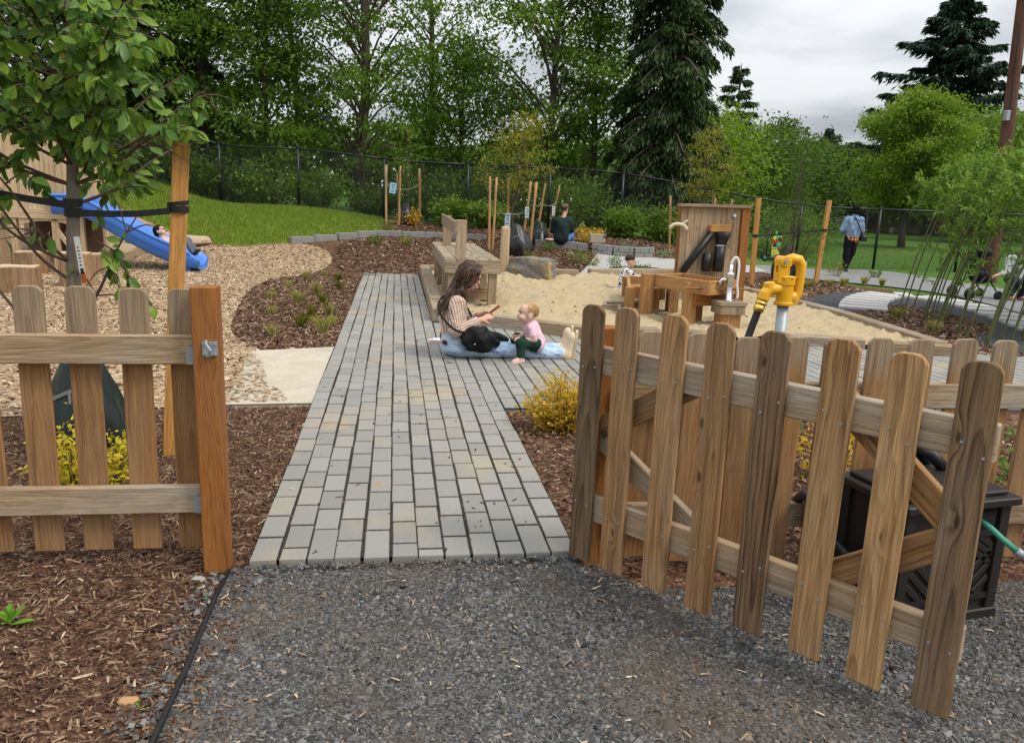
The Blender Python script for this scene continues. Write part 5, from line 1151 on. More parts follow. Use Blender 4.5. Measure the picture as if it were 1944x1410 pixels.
# ---- the near young tree: leaves one can pick apart
LEAFM = [leafmat('near_leaf_' + n_, st, .32, .42, .4, 'object', 9.) for n_, st in (('dark', [(0, (.05, .12, .018)), (1, (.09, .19, .028))]), ('mid', [(0, (.09, .195, .024)), (1, (.16, .29, .035))]), ('lime', [(0, (.13, .25, .025)), (1, (.25, .36, .05))]), ('bronze', [(0, (.36, .10, .03)), (1, (.55, .25, .07))]))]
LEAFI = [leafmat('near_leaf_mass_' + n_, st, .32, .42, .4, 'island', 9.) for n_, st in (('dark', [(0, (.018, .055, .012)), (1, (.07, .15, .025))]),)]
def leaf_shape(step=1):
    V = []; F = []
    rows = [(0, .006, 0), (.07, .012, 0), (.12, .10, .005), (.22, .185, .01), (.36, .235, .015), (.5, .24, .01), (.64, .215, -.005), (.78, .155, -.03), (.9, .08, -.07), (1, .0, -.11)]
    rows = rows[::step] if step == 1 else [rows[k] for k in (0, 2, 4, 6, 8, 9)]
    for t, w_, dz in rows: V += [(-w_, t, dz + .28 * w_), (0, t, dz), (w_, t, dz + .28 * w_)]
    for i in range(len(rows) - 1):
        for j in (0, 1): F.append((i * 3 + j, i * 3 + j + 1, i * 3 + j + 4, i * 3 + j + 3))
    return np.array(V), F
LV, LF = leaf_shape(); LV2, LF2 = leaf_shape(2)
def near_tree():
    rg = np.random.default_rng(1234); root = thing('young_tree', 'staked young tree with broad drooping leaves behind the left fence', 'tree', (-1.70, 4.45, 0))
    tp = spline([V3(-1.70, 4.45, -.05), V3(-1.695, 4.45, .5), V3(-1.672, 4.45, 1.0), V3(-1.64, 4.45, 1.5), V3(-1.60, 4.44, 2.0), V3(-1.58, 4.45, 2.6), V3(-1.56, 4.45, 3.05)], 5); n = len(tp)
    m = MB(); m.tube(tp, [.046 * (1 - .72 * i / (n - 1)) for i in range(n)], 12); m.build('trunk', BARK, root, True)
    tat = lambda z: min(tp, key=lambda p: abs(p.z - z))
    br = []
    # main limbs: start height, heading (x,y), reach, rise
    spec = [(.85, .8, -.2, .38, .55), (.62, -.7, -.2, .62, .80), (1.0, -.75, .1, .5, .55), (1.1, -.9, -.3, .6, .45), (1.15, -.35, -.5, .4, .5)]
    for i in range(15): a = i * 2.39996 + 1.1; spec.append((1.38 + .07 * i, math.cos(a), math.sin(a) * .8, rg.uniform(.42, .72), rg.uniform(.25, .5)))
    spec += [(1.52, .95, -.2, .74, .50), (1.6, 1, .15, .62, .34), (1.75, .8, -.5, .55, .4), (1.5, -.9, -.3, .8, .5), (1.7, -1, 0, .8, .42), (1.45, .7, -.4, .3, .4), (1.9, -.8, -.4, .7, .4), (2.05, .5, -.5, .45, .4), (2.0, -.6, -.6, .6, .4), (1.6, -.5, -.7, .55, .35), (2.2, .6, .1, .4, .5), (1.55, .1, -1, .5, .4), (1.75, -.2, -1, .55, .4), (1.95, .15, -1, .5, .45), (2.1, -.3, -1, .5, .4), (1.85, .4, -.8, .5, .4), (1.65, .3, -.9, .45, .3), (2.25, 0, -1, .4, .4), (2.0, -.9, -.2, .75, .35), (1.85, -.8, -.6, .7, .35)]
    bm_ = MB(); lv = []
    for z, dx, dy, rc, rs in spec:
        b = tat(z); d = V3(dx, dy, 0).normalized(); e = b + d * rc + V3(0, 0, rs)
        pts = spline([b, b + d * rc * .35 + V3(0, 0, rs * .25), b + d * rc * .72 + V3(0, 0, rs * .72), e], 5); k = len(pts)
        bm_.tube(pts, [.0085 * (1 - .8 * i / (k - 1)) + .0015 for i in range(k)], 6, False); br.append((pts, z))
        for q in range(5):
            i = int(rg.uniform(.3, .95) * (k - 1)); s = pts[i]; a = rg.uniform(0, 6.28); dd = (d * .6 + V3(math.cos(a), math.sin(a), rg.uniform(-.3, .5)) * .8).normalized(); L_ = rg.uniform(.14, .32)
            tw = spline([s, s + dd * L_ * .5 + V3(0, 0, .02), s + dd * L_ + V3(0, 0, -.03)], 4); bm_.tube(tw, [.005 * (1 - .7 * j / (len(tw) - 1)) for j in range(len(tw))], 5, False); br.append((tw, z))
    # two hanging sprays in front of the slide
    for b, e in (((-1.52, 4.40, 1.22), (-1.34, 4.33, 1.02)), ((-1.50, 4.38, 1.18), (-1.40, 4.32, .96))):
        tw = spline([V3(*b), V3(*b).lerp(V3(*e), .5) + V3(0, 0, .05), V3(*e)], 5); bm_.tube(tw, [.004] * len(tw), 5, False); br.append((tw, 2.0))
    bm_.build('branches', TWIG, root, True)
    for pts, z in br:
        k = len(pts); L_ = sum((pts[i + 1] - pts[i]).length for i in range(k - 1)); cntl = int(L_ / (.021 if z > 1.3 else .07)) + 1
        for q in range(cntl):
            t = .25 + .75 * (q + rg.random()) / cntl; t = min(t, .999); f = t * (k - 1); i = int(f); p = pts[i].lerp(pts[i + 1], f - i); tn = (pts[i + 1] - pts[i]).normalized()
            if z < 1.2 and t < .6: continue
            a = rg.uniform(0, 6.28); d = (tn * .35 + V3(math.cos(a), math.sin(a), 0) * .6 + V3(0, 0, -rg.uniform(.1, 1.1))).normalized(); nr = (V3(rg.normal(0, .7), rg.normal(0, .7) - .5, .35)); lv.append((p, d, nr, rg.uniform(.055, .105), t))
    mats = []
    def basis(d, nr):
        y = d; x = y.cross(nr); x = x.normalized() if x.length > 1e-4 else y.orthogonal().normalized(); return Matrix((x, y, x.cross(y))).transposed()
    meshes = [py_mesh('leaf', LV * (1, 1, s_), LF, mt, True) for mt in LEAFM for s_ in (1, -.6)]
    rl = lambda z: -1.36 if z < 1.78 else (-.97 if z < 2.2 else -1.22)
    lv = [l for l in lv if l[0].z < 1.28 or l[0].x < rl(l[0].z)]
    lv.sort(key=lambda l: l[0].y); rest_V = []; rest_F = []
    for i, (p, d, nr, s, t) in enumerate(lv):
        B = basis(d, nr); r = rg.random()
        if i < 300:
            kind = 3 if t > .95 and r > .7 else (2 if r > .6 else (1 if r > .25 else 0)); s = s * .55 if kind == 3 else s
            place('leaf', meshes[kind * 2 + int(rg.random() > .5)], root, p, Matrix.Translation((0, 0, 0)).to_3x3() @ B @ Matrix.Diagonal((s, s, s)))
        else:
            A = np.array(B); n0 = len(rest_V) * len(LV2); rest_V.append((LV2 * s) @ A.T + np.array(p)); rest_F += [tuple(j + n0 for j in f) for f in LF2]
    if rest_V:
        s = Mat('near_leaf_mass', rough=.45, spec=.4); f = s.isl(); c = s.ramp(f, [(0, (.05, .12, .02)), (.4, (.105, .215, .03)), (.7, (.19, .32, .04)), (1, (.26, .37, .05))]); s.color(c)
        t_ = s.n('BsdfTranslucent'); s.L(c, t_.inputs[0]); mx = s.n('MixShader'); mx.inputs[0].default_value = .32; s.L(s.b.outputs[0], mx.inputs[1]); s.L(t_.outputs[0], mx.inputs[2]); s.L(mx.outputs[0], s.t.nodes['Material Output'].inputs[0])
        tag(place('leaves', np_mesh('leaves', np.concatenate(rest_V), np.array(rest_F), s.m, True), root), kind='stuff')
near_tree()

# ================================================================== stakes, ties, watering bags, tags
def stake_sq(label, a, b, w, t, mat=W_STAKE, group=None, bracket=True, wd=(1, 0, 0)): return tag(board('tree_stake', a, b, w, t, mat, None, wd, .003), label, 'stake', group)
stake_sq('thick fresh timber stake leaning beside the young tree', (-1.275, 4.57, -.05), (-1.135, 4.60, 1.742), .085, .06, W_STAKE, None, wd=(1, .25, 0))
def strap(label, pts, h, t=.004):
    m = MB(); V = []
    for p in pts: V += [(p[0], p[1] - t, p[2] - h / 2), (p[0], p[1] - t, p[2] + h / 2), (p[0], p[1] + t, p[2] + h / 2), (p[0], p[1] + t, p[2] - h / 2)]
    n = len(pts); m.add(V, [(i * 4 + k, i * 4 + (k + 1) % 4, i * 4 + 4 + (k + 1) % 4, i * 4 + 4 + k) for i in range(n - 1) for k in range(4)] + [(0, 1, 2, 3), tuple((n - 1) * 4 + k for k in (3, 2, 1, 0))]); return m
def ring(c, rx, ry, z, h, n=16, tilt=0.):
    m = MB(); V = []
    for k in range(n):
        a = 6.2832 * k / n
        V += [(c[0] + rx * math.cos(a), c[1] + ry * math.sin(a), z - h / 2 + tilt * math.cos(a)), (c[0] + rx * math.cos(a), c[1] + ry * math.sin(a), z + h / 2 + tilt * math.cos(a))]
    m.add(V, [(2 * k, 2 * ((k + 1) % n), 2 * ((k + 1) % n) + 1, 2 * k + 1) for k in range(n)]); return m
tie = thing('tree_tie', 'black rubber tie between young tree trunk and thick stake', 'tree tie', (-1.64, 4.45, 1.36))
strap('', [(-1.63, 4.41, 1.365), (-1.5, 4.44, 1.362), (-1.35, 4.50, 1.366), (-1.20, 4.555, 1.385)], .034).build('strap', BLACK, tie)
ring((-1.165, 4.592), .056, .046, 1.395, .036).build('stake_wrap', BLACK, tie); ring((-1.165, 4.592), .058, .048, 1.425, .022, tilt=.008).build('stake_wrap', BLACK, tie)
ring((-1.648, 4.45), .044, .044, 1.365, .045).build('trunk_wrap', BLACK, tie)
tie = thing('tree_tie', 'black rubber tie from the young tree to the left frame edge', 'tree tie', (-1.65, 4.45, 1.4))
strap('', [(-1.64, 4.41, 1.40), (-1.85, 4.43, 1.425), (-2.05, 4.46, 1.455), (-2.35, 4.5, 1.49)], .036).build('strap', BLACK, tie); ring((-1.647, 4.45), .045, .045, 1.415, .04).build('trunk_wrap', BLACK, tie)
stake_sq('timber stake left of the young tree at the frame edge', (-2.42, 4.5, -.05), (-2.38, 4.5, 1.8), .085, .06)
pt = thing('plant_tag', 'white printed nursery tag hanging on the young tree trunk', 'tag', (-1.635, 4.40, 1.2))
m = MB(); rot = Matrix.Rotation(R(-5), 3, 'Y'); m.box((-1.612, 4.39, 1.15), (.027, .0025, .19), rot); m.build('card', plain('tag_white', (.72, .72, .70), .5), pt)
m = MB(); m.box((-1.601, 4.39, 1.035), (.022, .0025, .055), rot); m.build('red_end', plain('tag_red', (.40, .08, .03), .5), pt)
m = MB()
for k in range(7): m.box((-1.616 + .0017 * k, 4.3872, 1.19 - .018 * k), (.008 + .003 * (k % 2), .001, .006), rot)
m.box((-1.604, 4.3872, 1.072), (.016, .001, .02), rot); m.build('print', plain('ink', (.03, .03, .03), .6), pt)

def water_bag(label, c, r, h, mat, seed, n=40, lean=(0, 0)):
    rg = np.random.default_rng(seed); m = MB(); V = []; rows = 18; ph = rg.uniform(0, 6.28, 6); g = Tz(c[0], c[1])
    for i in range(rows):
        t = i / (rows - 1); base = (1.0 - .10 * (1 - t) ** 6) * (1 - t ** 2.0 * .74) * (1 + .10 * math.sin(t * 5)) if t < .98 else .12
        for k in range(n):
            a = 6.2832 * k / n; w_ = 1 + (.05 + .05 * t) * math.sin(a * 5 + ph[0] + t * 3) + .035 * math.sin(a * 9 + ph[1] - t * 6) + .02 * math.sin(a * 15 + t * 11 + ph[2])
            V.append((c[0] + lean[0] * t + math.cos(a) * r * base * w_, c[1] + lean[1] * t + math.sin(a) * r * base * w_ * .85, g + .01 + h * t))
    m.add(V, [(i * n + k, i * n + (k + 1) % n, i * n + n + (k + 1) % n, i * n + n + k) for i in range(rows - 1) for k in range(n)])
    root = thing('watering_bag', label, 'watering bag', (c[0], c[1], g)); m.build('bag', mat, root, True)
    m = MB(); m.box((c[0] - r * .25 + lean[0] * .6, c[1] - r * .66, g + h * .62), (r * .5, .006, .018), Matrix.Rotation(R(-25), 3, 'Y')); m.box((c[0] - r * .05 + lean[0] * .5, c[1] - r * .70, g + h * .58), (.014, .006, h * .12)); m.build('strap', plain('bag_strap', (.20, .21, .20), .6), root)
M_BAGG = plain('bag_green_vinyl', (.009, .018, .016), .38, spec=.45, var=.3, nscale=8); M_BAGB = plain('bag_black_vinyl', (.016, .016, .018), .38, spec=.45, var=.3, nscale=8)
water_bag('dark green tree watering bag behind the left picket fence', (-1.66, 4.42), .215, .70, M_BAGG, 1)
water_bag('black tree watering bag leaning by the tall stake cluster', (2.80, 17.75), .30, .68, M_BAGB, 2, lean=(-.12, 0))
water_bag('dark watering bag at the lawn corner behind three stakes', (.28, 21.1), .22, .55, M_BAGB, 3)
water_bag('dark watering bag half hidden behind the right pole stakes', (3.42, 18.9), .22, .55, M_BAGG, 4)
water_bag('black watering bag seen behind the yellow hydrant head', (8.25, 15.9), .30, .72, M_BAGB, 5)

def pole(label, a, b, r=.03, mat=W_POLE, group='slim pole stakes around the new trees'):
    rot, ln = frame_z(a, b, (1, 0, 0)); n = 10; rg = random.Random(label); m = MB(); V = []
    for t in np.linspace(0, 1, 6): V += [(r * (1 - .12 * t) * math.cos(6.2832 * k / n) + rg.uniform(-.004, .004), r * (1 - .12 * t) * math.sin(6.2832 * k / n) + rg.uniform(-.004, .004), ln * t) for k in range(n)]
    F = [(i * n + k, i * n + (k + 1) % n, i * n + n + (k + 1) % n, i * n + n + k) for i in range(5) for k in range(n)] + [tuple(range(5 * n, 6 * n))]
    return tag(place('pole_stake', py_mesh('pole_stake', V, F, mat, True), None, a, rot), label, 'stake', group)
def gp_(x, y): return (x, y, Tz(x, y) - .05)
pole('leftmost slim pole stake by the lawn corner', gp_(-.23, 20.75), (-.235, 20.8, 2.225))
pole('pale slim pole stake in the middle of the lawn corner group', gp_(.08, 20.9), (.125, 20.8, 2.215))
pole('short brown pole stake crossing the pale one at the lawn corner', gp_(.14, 21.0), (.045, 20.85, 2.0))
pole('rightmost slim pole stake of the lawn corner group', gp_(.64, 21.1), (.60, 20.8, 2.17))
pole('leftmost tall pole of the cluster behind the play table', gp_(2.12, 18.1), (2.12, 18.3, 1.985))
pole('tall pole just right of the leftmost pole behind the play table', gp_(2.21, 18.2), (2.27, 18.3, 1.97))
pole('single pole carrying a pale tag behind the domed post', gp_(2.68, 19.0), (2.62, 18.9, 1.97))
pole('leaning pole left of the doubled poles beside the black bag', gp_(2.90, 18.3), (3.06, 18.3, 1.91))
pole('front pole of the doubled pair beside the black bag', gp_(2.98, 17.65), (3.13, 18.0, 1.88))
pole('rear pole of the doubled pair beside the black bag', gp_(3.05, 18.2), (3.20, 18.3, 1.90))
pole('slanted pole left of the seated person', gp_(3.38, 19.2), (3.58, 19.3, 1.90))
pole('slanted pole directly behind the seated person', gp_(3.95, 20.4), (4.12, 20.2, 1.89))
pole('lone pole stake left of the activity panel', gp_(6.55, 18.5), (6.50, 18.6, 1.72))
stake_sq('orange square stake right of the activity panel', (7.02, 14.9, -.05), (7.0, 14.9, 1.70), .09, .06)
stake_sq('orange square stake left of the standing man', (8.67, 15.4, -.05), (8.76, 15.4, 1.72), .09, .06)
pole('thin far stake above the activity panel top', gp_(8.2, 20.0), (8.2, 20.0, 1.72)); pole('second thin far stake above the activity panel top', gp_(8.7, 20.1), (8.7, 20.1, 1.72))
tie = thing('tree_tie', 'black tie strap between the larch and its orange stakes', 'tree tie', (8.0, 15.3, 1.0))
strap('', [(7.03, 14.87, .98), (7.5, 15.1, 1.0), (8.0, 15.3, 1.05)], .03).build('strap', BLACK, tie); strap('', [(8.0, 15.3, 1.06), (8.4, 15.35, 1.09), (8.73, 15.36, 1.11)], .03).build('strap', BLACK, tie)
for c, z in (((7.005, 14.9), .98), ((8.725, 15.4), 1.12)): ring(c, .06, .05, z, .05).build('stake_wrap', BLACK, tie)
def cord(label, pts, r=.005, sag=.08):
    m = MB()
    for a, b in zip(pts[:-1], pts[1:]): m.tube([V3(*a).lerp(V3(*b), t) - V3(0, 0, sag * 4 * t * (1 - t)) for t in np.linspace(0, 1, 7)], r, 5, False)
    tag(m.build('guy_cord', plain('cord', (.45, .42, .30), .8)), label, 'cord')
cord('slack cord strung between the lawn corner stakes', [(-.23, 20.75, 1.76), (.08, 20.8, 1.66), (.62, 20.8, 1.80)])
cord('pale cord strung between the tall pole cluster', [(2.14, 18.2, 1.32), (2.65, 18.9, 1.18), (3.05, 18.1, 1.30)], .008)
cord('thin cord from the pole cluster to the slanted poles', [(2.27, 18.3, 1.38), (2.65, 18.9, 1.15), (3.15, 18.3, 1.42), (3.5, 19.3, 1.45), (4.05, 20.2, 1.45)])
cord('cord from the lone pole to the activity panel', [(6.52, 18.55, 1.45), (6.9, 18.4, 1.3)])
def tag_card(label, c, w, h, col, tilt=0.):
    root = thing('planting_tag', label, 'tag', c); m = MB(); rot = Matrix.Rotation(tilt, 3, 'Y'); m.box(c, (w, .004, h), rot); m.build('card', plain('card_' + label[:6], col, .6), root)
    m = MB(); 
    for k, (dz, ww) in enumerate(((.32, .6), (.12, .35), (-.05, .35), (-.3, .6))): m.box(V3(*c) + rot @ V3(0, -.004, dz * h), (w * ww, .002, h * .07), rot)
    m.build('print', plain('tag_ink', (.08, .12, .16), .7), root)
tag_card('light blue tag hanging at the lawn corner stakes', (-.06, 20.72, 1.66), .16, .26, (.30, .55, .72), R(8))
tag_card('pale blue tag hanging on the single pole behind the domed post', (2.63, 18.85, 1.02), .13, .30, (.48, .62, .72))
tag_card('pale green tag on the leaning pole beside the black bag', (2.98, 18.2, 1.22), .09, .24, (.55, .66, .60))
tag_card('white tag on the slanted pole behind the seated person', (3.98, 20.15, 1.25), .07, .24, (.7, .7, .74))

# new trees
tree('young_tree', 'yellow green young tree tied between the tall poles', (2.66, 18.95), 3.0, 1.25, .85, 34, 2200, .075, G_YEL, .025, TWIG, 201, 'egg', .35, .22, None, limb_r=.012, lean=(.4, .3))
tree('young_tree', 'yellow green young tree above the activity panel', (8.05, 20.4), 3.05, 1.2, .75, 30, 1900, .075, G_YEL, .025, TWIG, 202, 'egg', .35, .22, None, limb_r=.012)
tree('young_tree', 'thin dark larch between the two orange stakes', (8.05, 15.35), 2.62, .5, .75, 44, 2300, .05, G_DARK, .035, BARKD, 203, 'cone', .3, .2, None, limb_r=.012, trunk_top=1.0, aspect=.3)
tree('young_tree', 'small leafy sapling inside the lawn corner stakes', (.30, 21.0), 2.5, 1.2, .35, 14, 500, .07, G_LITE, .02, TWIG, 204, 'egg', .5, .25, None, limb_r=.008)

# ================================================================== bed clutter and street things
m = MB(); c = V3(4.72, 18.45, Tz(4.72, 18.45) + .19); ctn = thing('carton', 'small tan carton box on the low stone wall', 'box', tuple(c)); M_CARD = plain('cardboard', (.36, .32, .22), .8)
m.box(c + V3(0, 0, .10), (.36, .24, .20)); m.build('body', M_CARD, ctn, bevel=.004); m = MB(); m.box(c + V3(.15, -.122, .15), (.07, .003, .07)); m.build('label', plain('carton_label', (.10, .11, .11), .6), ctn)
bt = thing('water_bottle', 'clear water bottle beside the seated person', 'bottle', (3.42, 18.55, .55)); zb = Tz(3.42, 18.55) + .17
m = MB(); m.lathe([(.032, 0), (.034, .02), (.034, .13), (.028, .16), (.013, .19), (.013, .20)], (3.42, 18.55, zb), 14)
gm = Mat('clear_plastic', rough=.1, spec=.5, color=(.75, .82, .85)); gm.b.inputs['Transmission Weight'].default_value = .6; m.build('body', gm.m, bt, True); m = MB(); m.lathe([(.015, 0), (.015, .018)], (3.42, 18.55, zb + .20), 12); m.build('cap', plain('cap_white', (.7, .72, .75), .5), bt)
m = MB(); zz = Tz(3.6, 18.6) + .17; m.lathe([(.02, 0), (.10, .01), (.12, .03), (.09, .055), (.03, .06)], (3.6, 18.55, zz), 12); tag(m.build('snack_wrapper', plain('wrapper', (.62, .45, .42), .6), smooth=True), 'crumpled pinkish wrapper between bottle and seated person', 'wrapper')
# scooter and painted board against the fence
sc = thing('kick_scooter', 'dark kick scooter with pale blue wheels leaning by the fence', 'scooter', (9.75, 19.9, Tz(9.75, 19.9))); sx_, sy_, szz = 9.72, 19.9, Tz(9.75, 19.9)
m = MB(); m.tube([(sx_, sy_, szz + .10), (sx_ + .05, sy_ + .1, szz + .86)], .02, 10); m.build('stem', BLACKM, sc, True)
m = MB(); m.tube([(sx_ - .14, sy_ + .02, szz + .84), (sx_ + .22, sy_ + .18, szz + .90)], .018, 10); m.build('handlebar', BLACKM, sc, True)
m = MB(); m.box((sx_ + .33, sy_ + .06, szz + .09), (.6, .13, .03)); m.build('deck', BLACKM, sc, bevel=.008)
M_CYAN = plain('cyan_wheel', (.10, .35, .45), .4)
for x in (sx_ - .02, sx_ + .66):
    m = MB(); m.lathe([(.02, -.015), (.075, -.014), (.09, -.006), (.09, .006), (.075, .014), (.02, .015)], (x, sy_ + .02, szz + .09), 18, Matrix.Rotation(R(90), 3, 'X')); m.build('wheel', BLACK, sc, True)
    m = MB(); m.lathe([(.005, -.018), (.05, -.017), (.05, .017), (.005, .018)], (x, sy_ + .02, szz + .09), 16, Matrix.Rotation(R(90), 3, 'X')); m.build('hub', M_CYAN, sc, True)
bdx, bdy = 10.05, 20.05; zb = Tz(bdx, bdy)
kb = Mat('painted_dots', rough=.45, spec=.4); o_ = kb.co('Object'); vo = kb.vor(o_, 8.5, 'Color', rand=.75); kb.color(kb.ramp(kb.sepxyz(vo)[0], [(0, (.55, .03, .02)), (.3, (.62, .60, .08)), (.5, (.08, .45, .18)), (.68, (.70, .66, .30)), (.85, (.02, .02, .02))], 'CONSTANT'))
skb = thing('skateboard', 'colourful dotted skateboard deck standing against the fence', 'skateboard', (bdx, bdy, zb))
pts = [(.125 * math.cos(a) * (1 if abs(math.cos(a)) > .3 else 1), (.27 if math.sin(a) > 0 else -.27) + .125 * math.sin(a)) for a in np.linspace(0, 6.2832, 25)[:-1]]
m = MB(); N = len(pts); V = [(bdx + x, bdy + yy, zb + .42 + z) for yy in (-.012, .012) for x, z in pts]; m.add(V, [tuple(range(N)), tuple(range(2 * N - 1, N - 1, -1))] + [(k, (k + 1) % N, N + (k + 1) % N, N + k)[::-1] for k in range(N)]); me = py_mesh('deck', [V3(*v) - V3(bdx, bdy, zb) for v in m.v], m.f, kb.m); place('deck', me, skb, (bdx, bdy, zb))
for dz in (.18, .66):
    m = MB(); m.tube([(bdx - .10, bdy + .05, zb + dz), (bdx + .10, bdy + .05, zb + dz)], .026, 10); m.build('wheels', M_CYAN, skb, True)
rock('stone', (10.9, 20.3, .06), (.24, .2, .13), M_SANDST, 15, 'small tan rock at the fence foot left of the man', 'rock')
# leaning utility pole with meter box
up = thing('utility_pole', 'reddish brown leaning utility pole at the right frame edge', 'pole', (14.0, 17.2, 0))
rot, ln = frame_z((14.0, 17.0, -.2), (13.60, 17.0, 7.6), (1, 0, 0)); n = 16; V = []
for t in np.linspace(0, 1, 9): V += [((.155 - .04 * t) * math.cos(6.2832 * k / n), (.155 - .04 * t) * math.sin(6.2832 * k / n), ln * t) for k in range(n)]
place('shaft', py_mesh('shaft', V, [(i * n + k, i * n + (k + 1) % n, i * n + n + (k + 1) % n, i * n + n + k) for i in range(8) for k in range(n)], W_POLEDARK, True), up, (14.0, 17.0, -.2), rot)
m = MB(); m.box((13.62, 16.86, 3.75), (.10, .12, .22)); m.build('service_box', GALV, up, bevel=.01); m = MB(); m.tube([(13.66, 16.83, 3.86), (13.55, 16.83, 5.6)], .012, 6); m.build('conduit', BLACK, up)
lp = thing('lamp_post', 'slim far lamp post left of the standing man', 'lamp post', (35.1, 60, 0)); m = MB(); m.tube([(35.1, 60, 0), (35.1, 60, 3.9)], .06, 8); m.build('post', GALV, lp); m = MB(); m.box((35.2, 60, 3.95), (.55, .25, .12)); m.build('lamp_head', plain('lamp_grey', (.16, .16, .16), .5), lp, bevel=.02)
pp = thing('power_pole', 'far dark power pole on the skyline', 'pole', (40, 70, 0)); m = MB(); m.tube([(40, 70, 0), (40, 70, 7.1)], .13, 8); m.build('shaft', W_POLEDARK, pp); m = MB(); m.box((40.6, 70, 6.95), (1.6, .1, .1)); m.build('crossarm', W_POLEDARK, pp)
sg = thing('park_sign', 'small white sign on a post beyond the lawn', 'sign', (35.7, 57, 0)); m = MB(); m.tube([(35.7, 57, 0), (35.7, 57, 2.3)], .04, 8); m.build('post', GALV, sg); m = MB(); m.box((35.7, 56.95, 2.25), (.55, .03, .5)); m.build('panel', plain('sign_white', (.7, .7, .68), .6), sg)
m = MB(); m.box((37.5, 56.5, .22), (.30, .05, .44)); tag(m.build('ground_marker', plain('marker_white', (.75, .75, .72), .6), bevel=.01), 'tiny white marker in the grass right of the man', 'marker')
bfn = thing('board_fence', 'far brown board fence behind the park lawn', 'fence', (41, 60, 0))
for i in range(60): 
    x = 36.6 + i * .22; board('fence_board', (x, 60 - i * .03, 0), (x, 60 - i * .03, 1.75 + .03 * (i % 3)), .205, .03, plain('far_board', (.16, .06, .03), .8) if i == 0 else bpy.data.materials['far_board'], bfn)
for z in (.4, 1.4): board('rail', (36.5, 60.04, z), (49.7, 58.26, z), .09, .05, bpy.data.materials['far_board'], bfn, (0, 0, 1))
def car(label, x, y, yaw, body, L_=4.4, H=1.6, W_=1.8):
    root = thing('parked_car', label, 'car', (x, y, 0), 'cars parked beyond the park'); rot = Matrix.Rotation(yaw, 3, 'Z'); M_GL = plain('car_glass', (.02, .025, .03), .1, spec=.6)
    def loft(prof, w0, w1, mat, name, dz=0):
        m = MB(); V = []; n = len(prof)
        for s_ in (-1, 1): V += [V3(x, y, 0) + rot @ V3(px * L_ / 2, s_ * (w0 + (w1 - w0) * max(0, (pz - .55 * H) / (.45 * H))) / 2, pz) for px, pz in prof]
        m.add(V, [tuple(range(n))[::-1], tuple(range(n, 2 * n))] + [(k, (k + 1) % n, n + (k + 1) % n, n + k) for k in range(n)]); m.build(name, mat, root, bevel=.03)
    loft([(-1, .35), (-1, .75), (-.93, .95), (-.3, 1.0), (.45, .98), (.93, .85), (1, .6), (1, .32), (.3, .25), (-.6, .25)], W_, W_, body, 'body'); loft([(-.92, .95), (-.82, H * .97), (-.4, H), (.1, H * .98), (.42, .97)], W_ * .97, W_ * .8, M_GL, 'windows')
    loft([(-.80, H * .965), (-.4, H * 1.01), (.1, H * .99), (.08, H * .955), (-.7, H * .95)], W_ * .86, W_ * .84, body, 'roof')
    for px in (-.62, .62):
        for s_ in (-1, 1):
            m = MB(); m.lathe([(.12, -.1), (.30, -.1), (.33, -.06), (.33, .06), (.30, .1), (.12, .1)], V3(x, y, .33) + rot @ V3(px * L_ / 2, s_ * (W_ / 2 - .08), 0), 18, rot @ Matrix.Rotation(R(90), 3, 'X')); t_ = m.build('wheel', BLACK, root, True)
            m = MB(); m.lathe([(.01, -.11), (.19, -.11), (.19, .11), (.01, .11)], V3(x, y, .33) + rot @ V3(px * L_ / 2, s_ * (W_ / 2 - .08), 0), 14, rot @ Matrix.Rotation(R(90), 3, 'X')); m.build('rim', GALV, t_)
    for s_ in (-1, 1):
        m = MB(); m.box(V3(x, y, .72) + rot @ V3(L_ / 2 - .04, s_ * .62, 0), (.1, .32, .14), rot); m.build('headlight', STEEL, root)
car('white car parked behind the far stake left of the man', 33.2, 59, R(200), plain('car_white', (.62, .64, .66), .3, spec=.5)); car('white sedan parked far behind the orange stake and panel', 25.6, 55, R(175), bpy.data.materials['car_white'], 4.4, 1.5); car('dark car parked beside the white car beyond the park', 37.0, 62, R(185), plain('car_dark', (.03, .04, .06), .3, spec=.5))
# picnic snack tray by the woman
tr = thing('snack_tray', 'small white patterned paper food tray on the pavers', 'tray', (.42, 8.0, PZ)); m = MB(); cx_, cy_ = .43, 7.95
def fr(w_, d_, z): return [(cx_ - w_, cy_ - d_, z), (cx_ + w_, cy_ - d_, z), (cx_ + w_, cy_ + d_, z), (cx_ - w_, cy_ + d_, z)]
V = fr(.062, .045, PZ) + fr(.085, .062, PZ + .05) + fr(.081, .058, PZ + .05) + fr(.058, .042, PZ + .006)
m.add(V, [(3, 2, 1, 0)] + [(r * 4 + k, r * 4 + (k + 1) % 4, r * 4 + 4 + (k + 1) % 4, r * 4 + 4 + k) for r in range(3) for k in range(4)] + [(12, 13, 14, 15)])
ck = Mat('tray_check', rough=.7); o_ = ck.co('Object'); cb = ck.n('TexChecker'); ck.put(cb.inputs['Vector'], o_); cb.inputs['Scale'].default_value = 70; cb.inputs[1].default_value = (.75, .72, .70, 1); cb.inputs[2].default_value = (.68, .38, .34, 1); ck.color(cb.outputs[0]); m.build('tray', ck.m, tr)
m = MB(); m.lathe([(.001, .035), (.05, .03), (.055, .01), (.02, 0)], (cx_, cy_, PZ + .028), 12); m.build('paper_lining', plain('paper', (.78, .76, .74), .8), tr, True)

